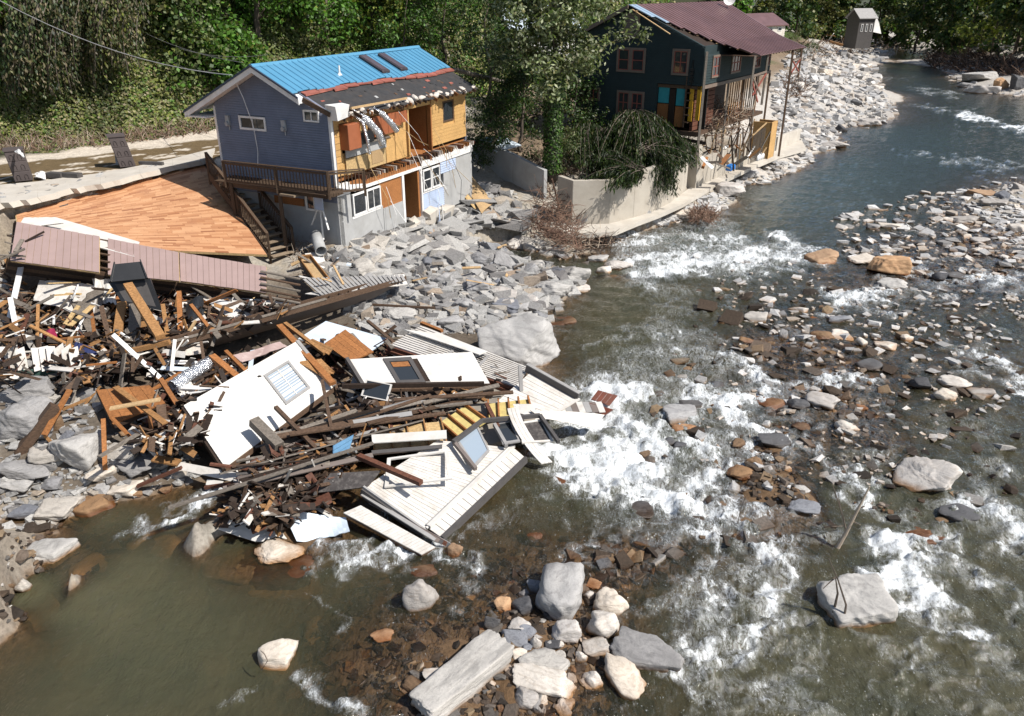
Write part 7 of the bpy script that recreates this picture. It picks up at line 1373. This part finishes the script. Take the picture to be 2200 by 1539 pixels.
# hanging vine curtain at upper left
def curtain(label, x0, x1, ytop, ybot, zf, n, seed, cols, wts, cat='vines'):
    nr = np.random.RandomState(seed); t = thing('vine_curtain', label, cat); Pn, Cn, Sn, Hn, Nn = [], [], [], [], []
    sk_ = MB()
    for i in range(n):
        f = nr.rand(); yb = ybot+nr.uniform(-18, 12)+ (40 if f < .2 else 0)*(1-f*5); b_ = G(x0+(x1-x0)*f, yb); b_.y -= nr.uniform(0, 2.)+1.5*math.sin(f*3.1); tp = UYd(x0+(x1-x0)*(f*.7+.15)+nr.uniform(-20, 20), ytop, b_.y+1.); L_ = nr.uniform(.35, 1.); e_ = tp.lerp(b_, L_); m = 46
        tt = np.sort(nr.rand(m)); c_ = np.array([(tp.lerp(e_, q)+Vector((0, -1.2*math.sin(q*3.1), 0)))[:] for q in tt]); Pn.append(c_+nr.normal(size=(m, 3))*.09); tone = nr.uniform(.35, 1.25); Cn.append(palette(m, cols, wts, nr)*tone)
        Sn.append(nr.uniform(.14, .30, m)); a_ = nr.uniform(-2.2, -.2); Nn.append(np.tile([math.cos(a_), math.sin(a_), .3], (m, 1))+nr.normal(size=(m, 3))*.35)
        if i % 4 == 0: sk_.tube([tp.lerp(e_, q)+Vector((0, -1.2*math.sin(q*3.1), 0)) for q in (0, .25, .5, .75, 1)], .03, 4)
    P = np.concatenate(Pn); nr2 = nr
    link('leaves', leafmesh('leaves', P, np.concatenate(Nn), np.concatenate(Sn), np.concatenate(Cn), nr2, .45, hang=np.tile([0, 0, -1.], (len(P), 1))), t, MAT['leaf']); sk_.build('stems', M['grey_wood'], t)
    # supporting tree behind the vines
    b_ = G((x0+x1)/2, ybot-20); mb = MB(); limbs(mb, b_-Vector((0, 0, 1)), b_+Vector((0, 0, 11)), .35, 12, random.Random(seed), 4); mb.build('trunk', M['bark'], t)
curtain('dark curtain of hanging vines over a dead tree at the upper left', 40, 215, -60, 205, 5.6, 430, 8, [GG, TN, DG, OL], [1.5, 1.6, 3, 1.5])
curtain('paler draped vines right of the dark hanging curtain', 215, 330, -60, 175, 6.5, 170, 9, [GG, TN, YG, OL, DG], [2, 2, 1, 2, 1.5])
# far trees
FT = [(1235, 70, 5, 13, 8, 'GG'), (1330, 30, 5, 14, 9, 'DG'), (1420, 40, 5, 15, 9, 'KG'), (1500, 30, 5, 13, 8, 'DG'), (1580, 45, 5, 14, 9, 'KG'), (1640, 52, 5, 16, 8, 'OL'), (1710, 62, 5, 15, 12, 'DG'), (1765, 62, 5, 14, 12, 'OL'), (1815, 78, 4, 17, 12, 'DG'), (1880, 82, 3, 16, 12, 'DG'), (1925, 92, 2, 15, 12, 'GG'), (1970, 92, 2, 18, 14, 'DG'), (2030, 98, 2, 16, 12, 'DG'), (2080, 100, 2.4, 15, 11, 'DG'), (2130, 112, 2.5, 15, 11, 'YG'), (2180, 118, 2.8, 15, 10, 'DG'), (2240, 122, 3, 15, 10, 'OL'), (2320, 130, 3, 15, 10, 'DG'), (2420, 140, 3, 15, 10, 'GG'), (1860, 62, 4, 20, 14, 'OL'), (1950, 66, 4, 22, 14, 'GG'), (2050, 72, 4, 20, 14, 'OL'), (2150, 80, 4, 20, 14, 'DG'), (2250, 90, 4, 20, 12, 'OL'), (1770, 50, 5, 20, 14, 'GG'), (1680, 44, 5, 20, 14, 'KG'), (1560, 30, 5, 20, 14, 'GG')]
PL = ['left of the white building behind the dark house', 'behind the ridge of the dark house roof at its left end', 'behind the middle of the dark house ridge', 'behind the right half of the dark house ridge', 'behind the satellite dish', 'above the brown-roofed low building', 'standing alone on the lawn beyond the brown roof', 'right of the lone lawn tree', 'just left of the small wrecked far house', 'just right of the small wrecked far house', 'where the river leaves the view', 'right of the river gap', 'behind the bare white sycamore', 'between the two tallest bare trees', 'beside the thin bare pale tree, the yellowest', 'at the right frame edge, front row', 'just outside the right frame edge', 'second outside the right frame edge', 'third outside the right frame edge', 'in back row behind the small wrecked far house', 'in back row above the river gap', 'in back row behind the bare sycamore', 'in back row behind the yellowest tree', 'in back row beyond the right frame edge', 'in back row behind the lawn', 'in back row above the brown roof', 'in back row above the satellite dish']
desc = {'GG': 'grey-green', 'DG': 'dark green', 'KG': 'fresh green', 'OL': 'olive brown', 'YG': 'yellow-green'}; CC = dict(GG=GG, DG=DG, KG=KG, OL=OL, YG=YG)
for i, (px_, py_, z, h_, w_, cc) in enumerate(FT):
    b_ = U(px_, py_, z); b_ = UYd(px_, py_, min(max(b_.y, 202 if 1740 < px_ < 1965 else 0), 234)); b_.z = float(hgt(b_.x, b_.y))-.3
    tree('far_tree', '%s far tree %s' % (desc[cc], PL[i]), b_, h_, w_, 3600, .75, [sc(CC[cc], 1.7), sc(DG, 1.5), sc(OL, 1.6), YG], [4, 1.5, 1, .5], seed=200+i, n=26, clump=1.7, r0=.3, start=.02, group='far tree line along the river', aspect=.8)
for i, (px_, py_, h_, lb) in enumerate(((2032, 100, 15, 'bare white sycamore with a root mound at the bend of the river'), (1888, 84, 14, 'bare pale tree behind the small far house'), (2115, 112, 16, 'thin bare pale tree on the right bank'), (2160, 115, 14, 'bare pale tree nearest the right frame edge'))):
    b_ = U(px_, py_, 1.8); tree('bare_tree', lb, b_, h_, 7, 0, .3, [DG], [1], bark='pale_bark', seed=300+i, n=14, r0=.26, start=.3)
# brush and root tangles
def tangle(P, n, smin, smax, mats, label, name='brush', z0=0, hl=.6, r=.012, fn=None):
    mb = MB()
    for x, y in sample(P, n):
        p = G(x, y) if fn is None else fn(x, y); L_ = R.uniform(smin, smax); d = Vector((R.gauss(0, 1), R.gauss(0, 1), R.uniform(-.2, hl)*2)).normalized()*L_; m1 = p+d*.5+Vector((R.gauss(0, .1), R.gauss(0, .1), R.gauss(0, .1)+z0))*L_
        s_ = depth(p)/FP*1.2; mb.tube([p+Vector((0, 0, z0)), m1, p+d+Vector((0, 0, z0*.6))], [max(r, s_*.6)*1.3, max(r, s_*.5), max(r*.5, s_*.3)], 3, mi=R.randrange(len(mats)), caps=False)
    return tag(mb.build(name, [M[m] for m in mats]), label, kind='stuff')
plain('twig', (.20, .13, .09), .9, .3, 5); plain('twig_pale', (.36, .29, .22), .9, .3, 5); plain('twig_red', (.17, .095, .065), .9, .3, 5)
tangle([(1975, 125), (2060, 110), (2200, 130), (2200, 165), (2090, 160), (2010, 150)], 1300, .8, 3.2, ['twig', 'dark_wood', 'root_bark'], 'brown flood brush and roots on the far right bank', r=.03)
tangle([(1690, 90), (1850, 90), (1830, 118), (1700, 140)], 420, .8, 2.5, ['twig', 'dark_wood', 'twig_pale'], 'flood brush at the top of the stone bar', r=.03)
tangle([(1680, 165), (1735, 170), (1730, 215), (1690, 210)], 260, .5, 1.6, ['twig', 'dark_wood'], 'brown brush caught on the near end of the stone bar', r=.02)
tangle([(1820, 118), (1900, 112), (1960, 104), (1940, 96), (1820, 100)], 240, .8, 2.6, ['twig', 'twig_pale', 'dark_wood'], 'flood litter before the small far house', r=.03)
tangle([(1165, 380), (1215, 380), (1240, 480), (1250, 540), (1140, 500), (1150, 430)], 800, .3, 1.4, ['twig_red', 'twig', 'root_bark'], 'reddish roots and brush hanging at the corner of the curved wall', fn=lambda x, y: U(x, y, R.uniform(.6, 2.6)))
tangle([(1200, 495), (1320, 500), (1330, 520), (1260, 545), (1190, 530)], 420, .3, 1.1, ['twig', 'dark_wood', 'twig_pale'], 'roots and sticks under the concrete ledge', fn=lambda x, y: U(x, y, R.uniform(.1, .7)))
tangle([(1480, 452), (1520, 446), (1545, 462), (1530, 478), (1480, 474)], 420, .2, .8, ['twig_red', 'twig', 'root_bark'], 'round brown root clump on the shore below the long wall', fn=lambda x, y: U(x, y, R.uniform(.1, .9)))
tangle([(1130, 330), (1300, 320), (1380, 370), (1210, 385), (1150, 370)], 700, .3, 1.6, ['twig_pale', 'twig', 'twig_red'], 'dry sticks and brush strewn over the garden behind the wall')
tangle([(1500, 300), (1560, 250), (1640, 200), (1650, 250), (1560, 320)], 420, .3, 1.5, ['twig', 'twig_pale', 'twig_red'], 'dry brush pushed into the open lower floor of the dark house', fn=lambda x, y: q(R.uniform(2, 9), R.uniform(-.5, 2.5), R.uniform(3.4, 5.4)))
tangle([(0, 310), (240, 296), (470, 262), (470, 285), (230, 315), (0, 335)], 900, .3, 1.1, ['twig_pale', 'twig', 'twig'], 'dry stalks along the far edge of the road', hl=1.)
tangle([(600, 500), (700, 520), (750, 560), (640, 600)], 160, .2, .8, ['twig', 'twig_pale'], 'twigs and wires at the stair foot')
mb = MB(); mb.tube([U(1155, 486, 1.5), U(1180, 495, 1.3), U(1215, 515, .8)], [.13, .11, .07], 8); tag(mb.build('log', M['root_bark']), 'tan fallen log lying before the corner of the curved wall', 'log')
mb = MB(); mb.tube([U(1186, 385, 3.6), U(1200, 440, 2.), U(1222, 488, 1.0)], [.05, .05, .03], 6); tag(mb.build('branch', M['root_bark']), 'thin bent branch leaning on the corner of the curved wall', 'branch')
# fallen conifer over the wall
def conifer(label, apex, pts_px, n, seed, par=None):
    rr = random.Random(seed); nr = np.random.RandomState(seed); t = par or thing('fallen_conifer', label, 'conifer'); mb = MB(); P, Cn, T_, Nn = [], [], [], []
    for i in range(n):
        x, y, z = pts_px[rr.randrange(len(pts_px))]; e_ = U(x+rr.uniform(-30, 30), y+rr.uniform(-22, 18), z+rr.uniform(-.3, .3)); a_ = apex+Vector((rr.uniform(-.5, .5), rr.uniform(-.5, .5), rr.uniform(-.5, .1))); mid = a_.lerp(e_, .5)+Vector((0, 0, (a_-e_).length*.22))
        pts = [a_*(1-s)**2+mid*2*s*(1-s)+e_*s*s for s in [j/8 for j in range(9)]]; mb.tube(pts, [.035*(1-.8*j/8) for j in range(9)], 4, caps=False)
        m = 210; s = nr.rand(m)**.7*.85+.15; pp = np.array([(a_*(1-v)**2+mid*2*v*(1-v)+e_*v*v)[:] for v in s]); dr = nr.rand(m)*.42*s+.02; sd = nr.normal(size=(m, 3))*.16; sd[:, 2] *= .3
        P.append(pp+sd-np.array([0, 0, 1.])*dr[:, None]); ton = rr.uniform(.5, 1.25); Cn.append(palette(m, [(.026, .045, .012), (.05, .075, .022), (.014, .026, .008), (.10, .10, .04)], [4, 2.5, 3, .6], nr)*ton); Nn.append(nr.normal(size=(m, 3))); dd_ = np.array((e_-a_).normalized()[:])*.5+np.array([0, 0, -1.]); T_.append(np.tile(dd_, (m, 1)))
    mb.build('branches', M['bark'], t); P = np.concatenate(P); link('needles', leafmesh('needles', P, np.concatenate(Nn), nr.uniform(.18, .42, len(P)), np.concatenate(Cn), nr, .21, hang=np.concatenate(T_)), t, MAT['leaf']); return t
cf = conifer('fallen conifer with long drooping branches sprawled over the curved river wall', U(1362, 238, 5.6), [(1330, 330, 3.6), (1350, 340, 3.5), (1300, 290, 4.2), (1400, 330, 3.6), (1420, 350, 3.3), (1440, 345, 3.3), (1465, 335, 3.5), (1410, 385, 2.4), (1425, 375, 2.7), (1380, 340, 3.6), (1340, 300, 4.2), (1300, 350, 3.5)], 150, 4)
conifer('', U(1385, 318, 4.4), [(1400, 385, 2.4), (1425, 395, 2.2), (1440, 345, 3.3), (1470, 332, 3.6), (1430, 370, 2.8)], 60, 5, cf)
conifer('low green conifer bough lying on the garden in front of the fallen conifer', U(1370, 362, 3.9), [(1290, 350, 3.4), (1275, 372, 3.2), (1300, 378, 3.2), (1330, 380, 3.2), (1350, 376, 3.2), (1310, 360, 3.4)], 55, 6)
conifer('grey-green conifer boughs between the tall tree and the fallen conifer', U(1262, 268, 4.7), [(1230, 330, 3.5), (1260, 345, 3.4), (1290, 330, 3.5), (1300, 310, 3.7), (1240, 310, 3.8)], 50, 7)
mb = MB(); mb.tube([U(1225, 300, 4.0), U(1362, 262, 5.2), U(1400, 330, 3.8), U(1455, 394, 2.3)], [.15, .14, .1, .04], 7); mb.build('trunk', M['bark'], cf)
# ---- far buildings
def far_house(lbl, px_, py_, z, w_, d_, h_, roofh, ang, mw, mr, extra=None):
    b_ = UYd(px_, py_, 168) if px_ > 1700 else U(px_, py_, z); b_.z = b_.z-.6 if px_ > 1700 else float(hgt(b_.x, b_.y))-.2; f = Fr(b_.x, b_.y, ang); t = thing('far_house', lbl, 'house'); zz = b_.z
    mb = MB(); mb.box(f, 0, w_, 0, d_, zz, zz+h_); mb.hexa([f(0, 0, zz+h_), f(w_, 0, zz+h_), f(w_, d_, zz+h_), f(0, d_, zz+h_), f(0, d_*.49, zz+h_+roofh*.97), f(w_, d_*.49, zz+h_+roofh*.97), f(w_, d_*.51, zz+h_+roofh*.97), f(0, d_*.51, zz+h_+roofh*.97)]); mb.build('wall', M[mw], t)
    mb = MB()
    for s0, s1 in ((-.4, d_/2), (d_+.4, d_/2)): mb.hexa([f(-.4, s0, zz+h_-.2), f(w_+.4, s0, zz+h_-.2), f(w_+.4, s1, zz+h_+roofh), f(-.4, s1, zz+h_+roofh), f(-.4, s0, zz+h_-.05), f(w_+.4, s0, zz+h_-.05), f(w_+.4, s1, zz+h_+roofh+.15), f(-.4, s1, zz+h_+roofh+.15)])
    mb.build('roof', M[mr], t)
    for i in range(3):
        u = w_*(.15+.3*i); mb = MB(); mb.box(f, u, u+w_*.13, -.08, 0, zz+h_*.55, zz+h_*.8); wd = mb.build('window', M['white_paint'], t); mb = MB(); mb.box(f, u+.1, u+w_*.13-.1, -.1, -.081, zz+h_*.55+.1, zz+h_*.8-.1); mb.build('pane', M['glass'], wd)
    return t, f, zz
t, f, zz = far_house('small grey wrecked house far upstream with one white torn side', 1838, 98, 1.6, 3.6, 3.6, 5.6, 1.5, 18, 'trim_dark', 'trim_grey')
mb = MB(); mb.hexa([f(3.65, 0, zz+3), f(6.2, .6, zz+2.6), f(6.2, .8, zz+2.6), f(3.65, .3, zz+3), f(3.65, 0, zz+6), f(5.2, .6, zz+4.6), f(5.2, .8, zz+4.6), f(3.65, .3, zz+6)]); mb.build('torn_wall', M['white_paint'], t)
for i in range(26):
    x, y = R.uniform(1780, 1960), R.uniform(84, 108); p = G(x, y)+Vector((0, 0, R.uniform(0, 1.5))); v = Vector((R.gauss(0, 1), R.gauss(0, .5), R.gauss(0, .35)))*R.uniform(.8, 2.4); mb = MB(); mb.beam(p-v, p+v, R.uniform(.15, .6), .12, roll=R.uniform(-1, 1)); tag(mb.build('board', M[R.choice(['grey_wood', 'lumber', 'white_paint', 'old_wood', 'dark_wood'])]), 'wreckage timber round the small far house', 'board', 'wreckage round the far house')
far_house('brown-roofed low building just beyond the dark house roof', 1618, 86, 5, 9, 6, 2.2, 1.6, 40, 'cream_paint', 'roof_maroon')
far_house('white house glimpsed through the leaves of the tall tree', 1100, 190, 4.8, 6, 5, 3.6, 1.6, 20, 'white_paint', 'bluish_white')
far_house('white building behind the upper left of the dark house roof', 1290, 40, 5, 4, 4, 6.5, 1, 30, 'white_paint', 'trim_grey')
# driftwood in the river
plain('driftwood', (.42, .34, .26), .8, .2, 5)
mb = MB(); mb.tube([U(1793, 1188, -.15), U(1815, 1150, .4), U(1868, 1046, 1.9)], [.06, .05, .02], 8); mb.tube([U(1830, 1120, .75), U(1848, 1128, .9)], [.025, .01], 5); tag(mb.build('dead_branch', M['driftwood']), 'long pale barkless branch sticking up out of the river', 'branch')
def twigs(lb, L):
    mb = MB()
    for pts, r in L: mb.tube([U(*p) for p in pts], [r*(1-.6*i/(len(pts)-1)) for i in range(len(pts))], 5)
    tag(mb.build('dead_branch', M['bark']), lb, 'branch')
twigs('dark twiggy branch left of the long pale one', [([(1820, 1150, .05), (1808, 1100, .6), (1790, 1045, 1.3)], .03), ([(1808, 1100, .6), (1800, 1060, 1.1)], .015), ([(1815, 1130, .2), (1785, 1132, .5)], .015)])
twigs('forked dark branch standing over the big flat-topped boulder', [([(1812, 1338, .05), (1818, 1300, .5), (1800, 1245, 1.1), (1780, 1200, 1.7)], .03), ([(1790, 1320, .1), (1800, 1275, .7), (1795, 1240, 1.1)], .035), ([(1795, 1240, 1.1), (1768, 1265, .9)], .02)])
twigs('thin stick leaning over the very big white wedge boulder', [([(1922, 1000, .5), (1945, 978, .8), (1972, 965, 1.0)], .02)])
twigs('curled dark twig on the cream boulder in the shallows', [([(562, 1440, .3), (575, 1420, .7), (568, 1405, .8), (560, 1398, .75)], .015)])
twigs('thin sticks standing in the white water', [([(1584, 1130, .05), (1590, 1100, .4), (1602, 1066, .9)], .015)])
# ------------------------------------------------------------------ put every origin at its thing's base
bpy.context.view_layer.update()
kids = {}
for o in C.objects:
    if o.parent: kids.setdefault(o.parent.name, []).append(o)
I4 = Matrix.Identity(4)
def bbw(os):
    P = [o.matrix_world @ Vector(c) for o in os for c in o.bound_box]
    return Vector(((min(p.x for p in P)+max(p.x for p in P))/2, (min(p.y for p in P)+max(p.y for p in P))/2, min(p.z for p in P)))
for o in list(C.objects):
    if o.parent: continue
    if o.type == 'MESH' and o.data.users == 1 and o.matrix_world == I4 and not kids.get(o.name) and o.get('kind') != 'structure':
        c = bbw([o]); o.data.transform(Matrix.Translation(-c)); o.location = c
    elif o.type == 'EMPTY' and o.location.length == 0 and kids.get(o.name):
        def rec(p):
            r = []
            for q in kids.get(p.name, []): r.append(q); r += rec(q)
            return r
        ms = [q for q in rec(o) if q.type == 'MESH']
        if ms:
            c = bbw(ms); o.location = c
            for q in kids[o.name]: q.matrix_parent_inverse = Matrix.Translation(-c) @ q.matrix_parent_inverse
bpy.context.view_layer.update()
